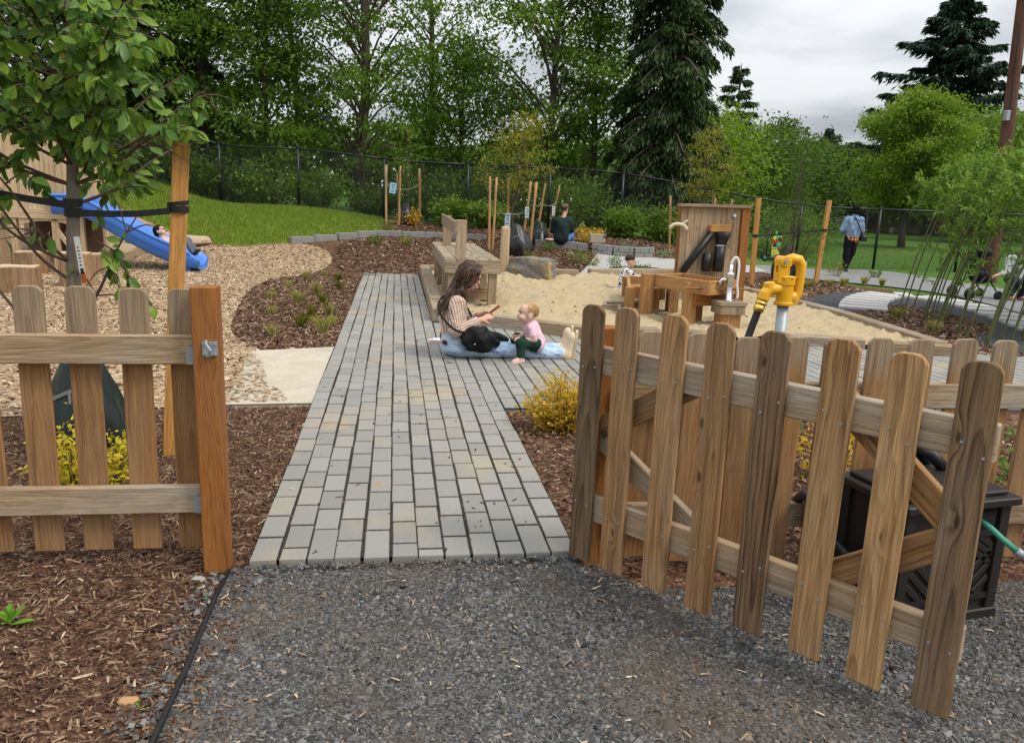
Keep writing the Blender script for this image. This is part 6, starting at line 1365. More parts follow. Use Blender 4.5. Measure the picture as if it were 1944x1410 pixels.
# ================================================================== people
def skin(name, c): 
    s = Mat(name, rough=.5, spec=.35); s.color(s.mix(s.noise(s.co(), 9, 3), tuple(q * .88 for q in c), tuple(min(1, q * 1.1) for q in c))); s.b.inputs['Subsurface Weight'].default_value = .0; return s.m
SK1 = skin('skin_fair', (.60, .33, .24)); SK2 = skin('skin_baby', (.66, .43, .32)); SK3 = skin('skin_brown', (.20, .10, .06))
def cloth(name, c, var=.14, scale=9, rough=.9, fold=.6):
    s = Mat(name, rough=rough, spec=.12); o = s.co(); s.color(s.mix(s.rng(s.noise(o, scale, 4, .6), .3, .7), tuple(q * (1 - var) for q in c), tuple(min(1, q * (1 + var)) for q in c))); s.bump(s.noise(o, 22, 3, .55, .6), fold, .02); return s.m
def hairmat(name, a, b):
    s = Mat(name, rough=.45, spec=.4); o = s.co(); n = s.noise(s.vm('MULTIPLY', o, (60, 60, 9)), 1, 3, .6, .8); s.color(s.mix(n, a, b)); s.bump(n, .8, .01); return s.m
H_BR = hairmat('hair_brown', (.018, .009, .006), (.075, .038, .022)); H_BL = hairmat('hair_blond', (.42, .23, .10), (.62, .40, .20)); H_DK = hairmat('hair_dark_brown', (.03, .017, .01), (.09, .05, .03)); H_BK = hairmat('hair_black', (.006, .006, .006), (.025, .023, .02)); H_BK.node_tree.nodes['Principled BSDF'].inputs['Roughness'].default_value = .95; H_BK.node_tree.nodes['Principled BSDF'].inputs['Specular IOR Level'].default_value = .05
M_EYE = plain('eye_dark', (.015, .012, .010), .2); M_LIP = plain('lip', (.52, .17, .14), .5)
def part(name, prims, mat, root, res=.010, k=.02, grow=0., warp=None): return place(name, blob_mesh(name, prims, mat, res, k, grow, warp), root)
def fold_warp(f, a):   # cloth folds
    def w_(G): return np.stack([a * np.sin(G[..., 2] * f + G[..., 1] * f * .6), a * np.sin(G[..., 0] * f * .9 + G[..., 2] * f * .5), a * .6 * np.sin(G[..., 0] * f + 1.3)], -1)
    return w_
def hand(w, d, up, s=1.0, curl=.5, thumb=1):
    """palm, four unequal bent fingers and a thumb from wrist w pointing along d; up is the back of the hand"""
    w, d, up = Vector(w), Vector(d).normalized(), Vector(up); sd = d.cross(up).normalized(); up = sd.cross(d); P = []; pl = .085 * s
    for k in (-1.2, -.4, .4, 1.2): P.append(cap(w, w + d * pl + sd * k * .017 * s, .017 * s, .0125 * s))
    for k, ln in ((-1.5, .062), (-.5, .075), (.5, .078), (1.5, .066)):
        b = w + d * pl + sd * k * .0165 * s; m1 = b + (d * (1 - curl * .5) - up * curl * .6).normalized() * ln * s * .5; m2 = m1 + (d * (1 - curl) - up * curl * 1.2).normalized() * ln * s * .5
        P += [cap(b, m1, .0088 * s, .008 * s), cap(m1, m2, .008 * s, .007 * s)]
    tb = w + d * .03 * s + sd * thumb * .026 * s; t1 = tb + (d * .6 + sd * thumb * .6 - up * .3).normalized() * .036 * s; t2 = t1 + (d * .9 + sd * thumb * .1 - up * .4).normalized() * .032 * s
    P += [cap(w + d * .012 * s, tb, .016 * s, .013 * s), cap(tb, t1, .012 * s, .0098 * s), cap(t1, t2, .0098 * s, .008 * s)]
    return P
def head(c, f, up, s=1.0, baby=False):
    """skull, jaw, nose, brow, chin, ears; c centre, f facing; s scale, 0.225 m tall at 1"""
    c, f = Vector(c), Vector(f).normalized(); up = Vector(up); r = f.cross(up).normalized(); up = r.cross(f); Rm = np.array([[r[i], f[i], up[i]] for i in range(3)]); A = lambda x, y, z: c + (r * x + f * y + up * z) * s; P = []
    if baby: P += [ell(A(0, -.012, .025), (.078 * s, .09 * s, .078 * s), Rm), ell(A(0, .022, -.035), (.060 * s, .058 * s, .055 * s), Rm), ell(A(.035, .048, -.038), (.026 * s,) * 3), ell(A(-.035, .048, -.038), (.026 * s,) * 3), cap(A(0, .074, -.015), A(0, .084, -.026), .008 * s, .010 * s), ell(A(0, .068, -.055), (.022 * s, .012 * s, .010 * s), Rm), ell(A(0, .06, -.078), (.02 * s, .016 * s, .014 * s), Rm)]
    else: P += [ell(A(0, -.012, .03), (.074 * s, .094 * s, .085 * s), Rm), ell(A(0, .025, -.035), (.056 * s, .062 * s, .072 * s), Rm), cap(A(0, .078, .012), A(0, .104, -.022), .008 * s, .012 * s), ell(A(0, .082, -.055), (.022 * s, .012 * s, .012 * s), Rm), ell(A(0, .07, -.092), (.022 * s, .02 * s, .017 * s), Rm), ell(A(0, .076, .028), (.05 * s, .012 * s, .010 * s), Rm)]
    for sg in (-1, 1): P.append(ell(A(sg * .076, -.012, -.012), (.010 * s, .020 * s, .030 * s), Rm))
    return P, A, Rm
def face(root, A, Rm, s, baby=False):
    m = MB(); y = .072 if baby else .080
    for sg in (-1, 1): m.lathe([(.001, -.008 * s), (.008 * s, -.005 * s), (.009 * s, 0), (.008 * s, .005 * s), (.001, .008 * s)], A(sg * .030, y - (0 if baby else .002), .006), 10)
    m.build('eyes', M_EYE, root, True); m = MB(); m.tube([A(-.018, y + (.001 if baby else .008), -.056), A(0, y + (.009 if baby else .016), -.054), A(.018, y + (.001 if baby else .008), -.056)], .0042 * s, 6); m.build('lips', M_LIP, root, True)

# ---- woman sitting on the pavers, looking at a phone
Z0 = PZ
wm_ = thing('person', 'long haired person in striped shirt and pale jeans sitting with a phone', 'person', (.62, 7.42, Z0))
yN, yF = 7.30, 7.45
hd_c = (.705, 7.40, .800); hf = (.86, -.10, -.52)
HP, HA, HR = head(hd_c, hf, (.5, 0, .86), 1.0)
torso = [ell((.59, 7.41, .145), (.12, .16, .075)), cap((.57, 7.41, .20), (.55, 7.41, .40), .11, .11), cap((.55, 7.41, .40), (.585, 7.41, .52), .105, .08), cap((.56, 7.25, .555), (.56, 7.57, .555), .062, .062)]
neck = [cap((.58, 7.41, .56), (.665, 7.405, .72), .056, .05)]
armN = [cap((.575, 7.225, .55), (.555, 7.17, .315), .055, .042), cap((.555, 7.17, .315), (.775, 7.235, .40), .042, .030)]
armF = [cap((.575, 7.59, .55), (.60, 7.63, .33), .055, .042), cap((.60, 7.63, .33), (.79, 7.50, .415), .042, .030)]
legN = [cap((.62, yN, .135), (1.13, yN - .01, .103), .068, .044), cap((1.13, yN - .01, .103), (1.58, yN - .02, .088), .044, .034)]
legF = [cap((.62, yF, .135), (1.11, yF + .02, .108), .066, .042), cap((1.11, yF + .02, .108), (1.56, yF + .025, .092), .042, .034)]
feet = [cap((1.60, yN - .022, .085), (1.66, yN - .022, .17), .028, .020), cap((1.60, yF + .03, .095), (1.66, yF + .03, .17), .028, .020)]
hN = hand((.785, 7.24, .405), (.85, .42, .26), (.0, -.75, .6), 1.0, .35, 1); hF = hand((.79, 7.485, .42), (.85, -.36, .22), (0, .75, .6), 1.0, .45, -1)
body = HP + torso + neck + armN + armF + legN + legF + feet + hN + hF
part('body', body, SK1, wm_, .0078, .016); face(wm_, HA, HR, 1.0)
stp_ = Mat('striped_shirt', rough=.9, spec=.1); o_ = stp_.co(); x, y, z = stp_.sepxyz(o_)
wv = stp_.math('MULTIPLY', stp_.math('SUBTRACT', stp_.noise(o_, 6, 2), .5), .022); u_ = stp_.math('ADD', stp_.math('ADD', x, stp_.math('MULTIPLY', z, .16)), stp_.math('ADD', wv, stp_.math('MULTIPLY', y, .15)))
fr_ = stp_.math('FRACT', stp_.math('DIVIDE', u_, .024)); stp_.color(stp_.ramp(fr_, [(0, (.66, .52, .43)), (.30, (.66, .52, .43)), (.34, (.06, .05, .06)), (.50, (.06, .05, .06)), (.54, (.62, .44, .34)), (.74, (.62, .44, .34)), (.78, (.34, .17, .10)), (.84, (.34, .17, .10)), (.88, (.66, .52, .43))])); stp_.bump(stp_.noise(o_, 13, 3, .5, .8), .9, .03)
sl_ = Mat('striped_sleeve', rough=.9, spec=.1); o_ = sl_.co(); x, y, z = sl_.sepxyz(o_)
wv = sl_.math('MULTIPLY', sl_.math('SUBTRACT', sl_.noise(o_, 9, 2), .5), .03); u_ = sl_.math('ADD', sl_.math('ADD', z, sl_.math('MULTIPLY', x, -.38)), wv)
fr_ = sl_.math('FRACT', sl_.math('DIVIDE', u_, .024)); sl_.color(sl_.ramp(fr_, [(0, (.66, .52, .43)), (.30, (.66, .52, .43)), (.34, (.06, .05, .06)), (.50, (.06, .05, .06)), (.54, (.62, .44, .34)), (.74, (.62, .44, .34)), (.78, (.34, .17, .10)), (.84, (.34, .17, .10)), (.88, (.66, .52, .43))])); sl_.bump(sl_.noise(o_, 18, 3, .5, .8), .9, .03)
for fa, fb, fc in (((.55, 7.165, .315), (.62, 7.185, .34), (.745, 7.23, .388)), ((.60, 7.635, .33), (.66, 7.59, .355), (.755, 7.52, .40))): part('sleeve', [cap(fa, fb, .064, .058), cap(fb, fc, .056, .043)], sl_.m, wm_, .0085, .02, .004, fold_warp(48, .005))
part('shirt', [cap((.565, 7.41, .19), (.55, 7.41, .40), .128, .125), cap((.545, 7.36, .40), (.585, 7.36, .52), .118, .085), cap((.545, 7.46, .40), (.585, 7.46, .52), .118, .085), cap((.565, 7.25, .55), (.565, 7.57, .55), .066, .066), cap((.575, 7.225, .55), (.552, 7.168, .335), .064, .060), cap((.575, 7.59, .55), (.60, 7.63, .345), .064, .060)], stp_.m, wm_, .0085, .03, .006, fold_warp(38, .006))
dn = Mat('pale_denim', rough=.9, spec=.1); o_ = dn.co(); dn.color(dn.mix(dn.rng(dn.noise(dn.vm('MULTIPLY', o_, (1, 1, 2.2)), 7, 5, .65, .5), .3, .7), (.26, .40, .60), (.60, .73, .85))); dn.bump(dn.noise(o_, 20, 3, .5, 1.), .8, .02)
part('jeans', [ell((.585, 7.41, .135), (.15, .19, .10)), cap((.52, 7.34, .20), (.52, 7.48, .20), .075, .075)] + [cap((.62, yN, .13), (1.13, yN - .01, .102), .086, .059), cap((1.13, yN - .01, .102), (1.40, yN - .015, .092), .060, .052), cap((1.40, yN - .015, .092), (1.565, yN - .02, .088), .052, .060)] + [cap((.62, yF, .13), (1.11, yF + .02, .11), .084, .058), cap((1.11, yF + .02, .11), (1.40, yF + .02, .098), .058, .050), cap((1.40, yF + .02, .098), (1.55, yF + .02, .092), .050, .058)], dn.m, wm_, .010, .03, .005, fold_warp(34, .0055))
m = MB(); m.tube(spline([V3(.62, yN - .094, .13), V3(.85, yN - .084, .118), V3(1.13, yN - .072, .102), V3(1.4, yN - .071, .092), V3(1.56, yN - .081, .088)], 5), .004, 5); m.tube(spline([V3(.50, 7.262, .10), V3(.60, 7.19, .09), V3(.66, 7.185, .15)], 4), .004, 5); m.tube(spline([V3(.60, 7.20, .235), V3(.70, 7.19, .19), V3(.74, 7.19, .14)], 4), .004, 5); m.build('seam', cloth('denim_seam', (.13, .22, .38), .1), wm_, True)
m = MB(); m.box((.462, 7.262, .185), (.055, .012, .04), Matrix.Rotation(R(28), 3, 'Z') @ Matrix.Rotation(R(25), 3, 'Y')); m.build('waist_patch', plain('leather_patch', (.11, .045, .025), .6), wm_, bevel=.002)
M_BOOT = cloth('cream_boot', (.66, .54, .37), .08, 5, .55, .15); M_SOLE = cloth('cream_sole', (.50, .40, .26), .08, 8, .7, .2)
for yy, dz in ((yN - .022, 0), (yF + .03, .012)):
    bo = part('boot', [cap((1.55, yy, .085 + dz), (1.63, yy, .078 + dz), .050, .052), cap((1.635, yy, .062 + dz), (1.685, yy, .235 + dz), .048, .038), ell((1.678, yy, .245 + dz), (.034, .038, .05))], M_BOOT, wm_, .0085, .025, .004)
    m = MB(); V = []; sp_l = [(.0, .03), (.02, .046), (.1, .044), (.17, .047), (.24, .046), (.29, .032), (.31, .0)]; outl = [(t, w_) for t, w_ in sp_l] + [(t, -w_) for t, w_ in sp_l[::-1][1:]]
    for dx in (0, .026): V += [(1.672 + dx + .115 * t, yy + w_, .012 + dz + t) for t, w_ in outl]
    N = len(outl); m.add(V, [tuple(range(N))[::-1], tuple(range(N, 2 * N))] + [(k, (k + 1) % N, N + (k + 1) % N, N + k) for k in range(N)]); m.build('sole', M_SOLE, bo, bevel=.003)
def strand_hair(name, prims, mat, root, res=.008): return part(name, prims, mat, root, res, .02, .0, lambda G: np.stack([.006 * np.sin(G[..., 1] * 95 + G[..., 2] * 28), .006 * np.sin(G[..., 0] * 90 + G[..., 2] * 31), .004 * np.sin(G[..., 0] * 60)], -1))
hp_ = [ell(HA(0, -.03, .045), (.088, .098, .088), HR), ell(HA(0, -.07, -.02), (.075, .06, .10), HR)]
for yy, s_ in ((-.075, 1), (.075, 1)):
    hp_ += [cap(HA(yy, .01, .06), HA(yy * 1.12, -.02, -.06), .032, .034), cap(HA(yy * 1.1, -.02, -.05), HA(yy * 1.15, .02, -.17), .034, .028), cap(HA(yy * 1.1, .02, -.15), HA(yy * .95, .09, -.26), .028, .012), cap(HA(yy * .9, .045, .06), HA(yy * 1.0, .062, -.02), .022, .014)]
hp_ += [cap(HA(0, -.08, 0), (.555, 7.40, .66), .06, .055), cap((.555, 7.40, .66), (.455, 7.40, .50), .052, .035), cap((.56, 7.36, .64), (.45, 7.34, .49), .035, .022), cap((.455, 7.39, .52), (.41, 7.38, .42), .03, .010), cap((.60, 7.30, .66), (.55, 7.29, .56), .03, .014)]
strand_hair('hair', hp_, H_BR, wm_)
hs_ = Mat('hair_strands', rough=.4, spec=.45); hs_.color(hs_.ramp(hs_.isl(), [(0, (.022, .011, .007)), (.5, (.075, .038, .02)), (.85, (.15, .08, .045)), (1, (.24, .14, .08))]))
rg = np.random.default_rng(99); m = MB()
for i in range(240):
    th = rg.uniform(-2.5, 2.5); bk = math.cos(th); sg = math.sin(th); rr_ = .100 + rg.normal(0, .005)
    p0 = HA(.02 * np.sign(sg) * rg.random(), .05 - .07 * rg.random(), .128 + rg.normal(0, .004)); p1 = HA(sg * rr_ * .95, -bk * rr_ * .95 - .02, .06 + rg.normal(0, .01)); p2 = HA(sg * rr_ * 1.12, -bk * rr_ * .9 - .02, -.07 + rg.normal(0, .015))
    if bk > -.2 and rg.random() > .3: e1 = V3(.55 + rg.normal(0, .03), 7.40 + sg * .10 + rg.normal(0, .02), .63 + rg.normal(0, .02)); e2 = V3(.43 + rg.normal(0, .03), 7.40 + sg * .11 + rg.normal(0, .03), .47 + rg.normal(0, .05))
    else: e1 = HA(sg * .105, .01 + rg.normal(0, .02), -.16); e2 = HA(sg * .095 + rg.normal(0, .01), .07 + rg.normal(0, .025), -.26 + rg.normal(0, .04))
    ps = spline([p0, p1, p2, e1, e2], 5); a = rg.uniform(0, 6.28); ps = [p + V3(.007 * math.sin(a + j * .8), .007 * math.cos(a + j * .75), 0) * min(1, j / 8) for j, p in enumerate(ps)]
    m.tube(ps, [.0055 * (1 - .75 * j / len(ps)) for j in range(len(ps))], 4, False)
tag(m.build('hair_strands', hs_.m, wm_, True), kind='stuff')
bag = thing('crossbody_bag', 'black crossbody bag resting on the lap of the striped shirt person', 'bag', (.80, 7.2, .2)); M_BAGC = cloth('black_nylon', (.012, .012, .013), .3, 20, .5, .5)
part('bag', [cap((.67, 7.165, .30), (.80, 7.16, .31), .055, .05), cap((.66, 7.16, .25), (.86, 7.165, .24), .072, .066), cap((.72, 7.165, .175), (.86, 7.17, .165), .06, .055), cap((.80, 7.2, .30), (.92, 7.22, .2), .05, .05)], M_BAGC, bag, .009, .03, 0, fold_warp(40, .010))
m = MB(); m.tube(spline([V3(.67, 7.13, .30), V3(.55, 7.10, .33), V3(.44, 7.20, .42), V3(.40, 7.32, .50), V3(.425, 7.45, .56), V3(.50, 7.56, .60), V3(.60, 7.60, .61), V3(.68, 7.52, .50), V3(.75, 7.35, .34)], 5), .010, 8); m.build('strap', M_BAGC, bag, True)
m = MB()
for c in ((.735, 7.105, .285), (.73, 7.11, .20)): m.lathe([(.001, 0), (.008, .001), (.008, .004), (.001, .006)], c, 10, Matrix.Rotation(R(90), 3, 'X'))
m.build('snap', STEEL, bag)
jk = thing('folded_jacket', 'black folded jacket on the far leg beside the bag', 'jacket', (.98, 7.45, .2)); part('cloth', [cap((.86, 7.40, .24), (1.06, 7.46, .19), .06, .035), cap((.9, 7.5, .22), (1.08, 7.52, .17), .05, .03)], M_BAGC, jk, .011, .03, 0, fold_warp(35, .008))
pho = thing('smartphone', 'smartphone in an orange case held by the striped shirt person', 'phone', (.92, 7.37, .47)); rot = Matrix.Rotation(R(-38), 3, 'Y') @ Matrix.Rotation(R(0), 3, 'Z')
m = MB(); m.box((.925, 7.365, .478), (.15, .074, .010), rot); m.build('case', plain('orange_case', (.75, .10, .03), .5), pho, bevel=.003); m = MB(); m.box(V3(.925, 7.365, .478) + rot @ V3(0, 0, .006), (.142, .066, .003), rot); m.build('screen', plain('screen_dark', (.01, .011, .014), .12, spec=.6), pho)

# ---- baby
by = thing('person', 'baby in pink top and dark green leggings sitting on the outstretched legs', 'person', (1.28, 7.24, .2))
BH, BA, BR = head((1.215, 7.20, .475), (-.92, -.18, .22), (.12, 0, 1), .98, True); byy = 7.22
btor = [cap((1.295, byy, .235), (1.265, byy, .345), .066, .060), cap((1.255, byy - .06, .355), (1.255, byy + .06, .355), .038, .038)]
barm = [cap((1.265, byy - .085, .35), (1.28, byy - .12, .255), .032, .028), cap((1.28, byy - .12, .255), (1.165, byy - .10, .235), .028, .022), cap((1.265, byy + .085, .35), (1.26, byy + .12, .26), .032, .028), cap((1.26, byy + .12, .26), (1.16, byy + .06, .24), .028, .022)]
bleg = [cap((1.29, byy - .055, .205), (1.155, byy - .125, .215), .044, .036), cap((1.155, byy - .125, .215), (1.155, byy - .15, .085), .041, .030), cap((1.29, byy + .055, .205), (1.16, byy + .13, .22), .044, .036), cap((1.16, byy + .13, .22), (1.13, byy + .17, .19), .036, .030)]
bft = [cap((1.155, byy - .15, .07), (1.09, byy - .175, .055), .026, .022)]
part('body', BH + [cap((1.255, byy, .37), (1.235, byy - .01, .42), .036, .036)] + btor + barm + bleg + bft + hand((1.165, byy - .10, .238), (-1, .25, .15), (-.2, -.8, .5), .55, .8, 1) + hand((1.16, byy + .06, .242), (-1, -.2, .15), (0, .6, .7), .55, .8, -1), SK2, by, .0065, .012); face(by, BA, BR, .98, True)
part('top', [cap((1.315, byy, .205), (1.265, byy, .345), .092, .076), cap((1.258, byy - .065, .352), (1.258, byy + .065, .352), .043, .043), cap((1.265, byy - .085, .348), (1.275, byy - .108, .295), .042, .043), cap((1.265, byy + .085, .348), (1.265, byy + .108, .295), .042, .043)], cloth('pink_cotton', (.74, .50, .58), .06), by, .007, .018, .002, fold_warp(60, .003))
part('leggings', [cap((1.31, byy, .195), (1.295, byy, .215), .084, .08), cap((1.30, byy - .055, .205), (1.155, byy - .125, .215), .060, .048), cap((1.155, byy - .125, .215), (1.155, byy - .148, .105), .046, .036), cap((1.30, byy + .055, .205), (1.16, byy + .13, .22), .06, .048), cap((1.16, byy + .13, .22), (1.135, byy + .165, .195), .046, .038)], cloth('dark_green_knit', (.018, .045, .034), .2), by, .008, .02, .002)
part('sandal', [cap((1.165, byy - .15, .052), (1.085, byy - .178, .042), .030, .026)], cloth('pink_sandal', (.60, .42, .40), .08), by, .006, .01)
def short_hair(A, Rm, s, root, mat, n, back=-.024, seed=5):
    h_ = part('hair', [ell(A(0, back, .035), (.0795 * s, .087 * s, .0775 * s), Rm)], mat, root, .006, .01); rg = np.random.default_rng(seed); m = MB()
    for i in range(n):
        a = rg.uniform(-2.3, 2.3); e = rg.uniform(-.25, 1.3); ps = []
        for j in range(4):
            ee = e - j * .16; aa = a + .05 * j; ps.append(A(math.sin(aa) * math.cos(ee) * .083, back - math.cos(aa) * math.cos(ee) * .090, .035 + math.sin(ee) * .081))
        m.tube(ps, [.0028 * s, .0028 * s, .002 * s, .0008 * s], 4, False)
    tag(m.build('hair_strands', mat, h_, True), kind='stuff')
short_hair(BA, BR, .98, by, H_BL, 170)

# ---- toddler crouching at the trough
tx, ty = 3.86, 12.95
td = thing('person', 'toddler in white patterned jumper crouching at the low trough', 'person', (tx, ty, .05)); TH, TA, TR = head((tx + .06, ty, .56), (.94, -.12, -.3), (.3, 0, .95), 1.0, True)
part('body', TH + [cap((tx - .02, ty, .15), (tx + .0, ty, .38), .10, .085), cap((tx + .02, ty, .41), (tx + .05, ty, .49), .04, .04), cap((tx + .02, ty - .10, .39), (tx + .10, ty - .13, .29), .035, .03), cap((tx + .10, ty - .13, .29), (tx + .24, ty - .10, .28), .03, .024), cap((tx + .02, ty + .10, .39), (tx + .12, ty + .12, .30), .035, .03), cap((tx + .12, ty + .12, .3), (tx + .25, ty + .08, .28), .03, .024), cap((tx - .02, ty - .07, .14), (tx + .13, ty - .09, .18), .06, .05), cap((tx + .13, ty - .09, .18), (tx + .08, ty - .09, .03), .045, .035), cap((tx - .02, ty + .07, .14), (tx + .13, ty + .09, .18), .06, .05), cap((tx + .13, ty + .09, .18), (tx + .08, ty + .09, .03), .045, .035)] + hand((tx + .24, ty - .10, .28), (1, .1, -.1), (0, -.3, 1), .6, .5, 1) + hand((tx + .25, ty + .08, .28), (1, 0, -.1), (0, .3, 1), .6, .5, -1), SK2, td, .009, .015); face(td, TA, TR, 1.0, True)
dj = Mat('patterned_jumper', rough=.9, spec=.1); o_ = dj.co(); dj.color(dj.mix(dj.rng(dj.noise(o_, 14, 2, .5, 1.2), .56, .60), dj.mix(dj.rng(dj.noise(dj.vm('ADD', o_, (5, 5, 5)), 9, 2, .5, 1.), .63, .66), (.74, .74, .72), (.06, .12, .30)), (.03, .03, .04)))
part('jumper', [cap((tx - .03, ty, .12), (tx + .0, ty, .38), .115, .098), cap((tx + .02, ty - .10, .385), (tx + .10, ty - .13, .29), .05, .044), cap((tx + .10, ty - .13, .29), (tx + .215, ty - .105, .28), .044, .034), cap((tx + .02, ty + .10, .385), (tx + .12, ty + .12, .30), .05, .044), cap((tx + .12, ty + .12, .3), (tx + .225, ty + .085, .28), .044, .034)], dj.m, td, .009, .025, .004, fold_warp(45, .004))
part('trousers', [cap((tx - .04, ty, .10), (tx - .02, ty, .14), .10, .10), cap((tx - .02, ty - .07, .14), (tx + .13, ty - .09, .18), .066, .056), cap((tx + .13, ty - .09, .18), (tx + .08, ty - .09, .05), .05, .042), cap((tx - .02, ty + .07, .14), (tx + .13, ty + .09, .18), .066, .056), cap((tx + .13, ty + .09, .18), (tx + .08, ty + .09, .05), .05, .042)], cloth('red_grey_trousers', (.42, .12, .11), .2), td, .01, .02)
short_hair(TA, TR, 1.02, td, H_DK, 200, -.02, 6)

# ---- standing man seen from behind
mx, my = 11.3, 18.6
mn = thing('person', 'standing person in denim jacket and black trousers facing the fence', 'person', (mx, my, .02)); MH, MA, MR = head((mx + .03, my + .02, 1.54), (.25, .95, -.05), (0, 0, 1), 1.0)
mleg = [cap((mx - .085, my, .86), (mx - .09, my + .01, .47), .092, .062), cap((mx - .09, my + .01, .47), (mx - .08, my, .08), .06, .042), cap((mx + .085, my, .86), (mx + .07, my + .05, .48), .092, .062), cap((mx + .07, my + .05, .48), (mx + .0, my + .16, .09), .06, .042)]
mft = [cap((mx - .08, my - .03, .055), (mx - .075, my + .16, .05), .045, .04), cap((mx + .0, my + .13, .06), (mx + .02, my + .32, .05), .045, .04)]
marm = [cap((mx - .19, my, 1.33), (mx - .26, my + .02, 1.06), .056, .046), cap((mx - .26, my + .02, 1.06), (mx - .16, my + .22, .99), .045, .034), cap((mx + .19, my, 1.33), (mx + .235, my - .02, 1.05), .056, .046), cap((mx + .235, my - .02, 1.05), (mx + .22, my + .10, .86), .045, .034)]
mtor = [cap((mx, my, .88), (mx, my + .0, 1.08), .15, .15), cap((mx - .05, my, 1.12), (mx - .10, my, 1.30), .125, .10), cap((mx + .05, my, 1.12), (mx + .10, my, 1.30), .125, .10)]
part('body', MH + [cap((mx, my, 1.34), (mx + .02, my + .01, 1.46), .06, .052)] + mleg + mft + marm + mtor + hand((mx - .15, my + .23, .99), (.6, .8, 0), (0, 0, 1), 1, .6, 1) + hand((mx + .22, my + .10, .86), (0, .5, -.9), (.8, .3, 0), 1, .6, 1), SK3, mn, .015, .02)
dj2 = Mat('denim_jacket', rough=.9, spec=.1); o_ = dj2.co(); dj2.color(dj2.mix(dj2.rng(dj2.noise(dj2.vm('MULTIPLY', o_, (2.5, 2.5, 1)), 7, 5, .65), .35, .7), (.115, .19, .31), (.33, .43, .56))); dj2.bump(dj2.noise(o_, 14, 3, .5, .8), .8, .03)
part('jacket', [cap((mx, my, .97), (mx, my, 1.08), .172, .168), cap((mx - .05, my, 1.12), (mx - .105, my, 1.30), .14, .108), cap((mx + .05, my, 1.12), (mx + .105, my, 1.30), .14, .108), cap((mx - .19, my, 1.325), (mx - .265, my + .02, 1.06), .074, .064), cap((mx - .265, my + .02, 1.06), (mx - .21, my + .13, 1.01), .062, .055), cap((mx + .19, my, 1.325), (mx + .24, my - .02, 1.05), .074, .064), cap((mx + .24, my - .02, 1.05), (mx + .225, my + .07, .90), .062, .05), cap((mx, my - .02, 1.36), (mx + .02, my, 1.42), .075, .07)], dj2.m, mn, .015, .03, .002, fold_warp(28, .006))
pl_ = Mat('plaid', rough=.9, spec=.1); x, y, z = pl_.sepxyz(pl_.co()); a_ = pl_.math('FRACT', pl_.math('MULTIPLY', x, 14)); b_ = pl_.math('FRACT', pl_.math('MULTIPLY', z, 14)); pl_.color(pl_.mix(pl_.math('GREATER_THAN', a_, .5), pl_.mix(pl_.math('GREATER_THAN', b_, .5), (.55, .16, .04), (.62, .45, .30)), pl_.mix(pl_.math('GREATER_THAN', b_, .5), (.10, .04, .03), (.45, .12, .04))))
part('plaid_shirt', [cap((mx, my, .87), (mx, my, 1.0), .166, .16)], pl_.m, mn, .015, .03)
part('trousers', [cap((mx, my, .85), (mx, my, .92), .152, .15), cap((mx - .085, my, .84), (mx - .09, my + .01, .47), .104, .082), cap((mx - .09, my + .01, .47), (mx - .08, my, .09), .08, .068), cap((mx + .085, my, .84), (mx + .07, my + .05, .48), .104, .082), cap((mx + .07, my + .05, .48), (mx + .0, my + .16, .10), .08, .068)], cloth('black_trousers', (.012, .012, .016), .2), mn, .015, .03, 0, fold_warp(24, .006))
for a in mft: part('shoe', [('c', a[1], a[2], a[3] + .012, a[4] + .012)], BLACK, mn, .015, .02)
part('hair', [ell(MA(0, -.025, .045), (.096, .110, .10), MR), ell(MA(0, -.06, -.04), (.085, .06, .07), MR)], H_BK, mn, .011, .02)
cb_ = thing('shoulder_bag', 'black camera bag on a strap at the standing person\'s hip', 'bag', (mx + .26, my - .05, .88)); m = MB(); m.box((mx + .27, my - .06, .86), (.17, .12, .13)); m.build('bag', BLACK, cb_, bevel=.02)
m = MB(); m.tube(spline([V3(mx - .06, my + .02, 1.42), V3(mx - .02, my - .14, 1.33), V3(mx + .09, my - .185, 1.10), V3(mx + .20, my - .14, .93), V3(mx + .25, my - .08, .88)], 5), .014, 6); m.build('strap', BLACK, cb_, True)

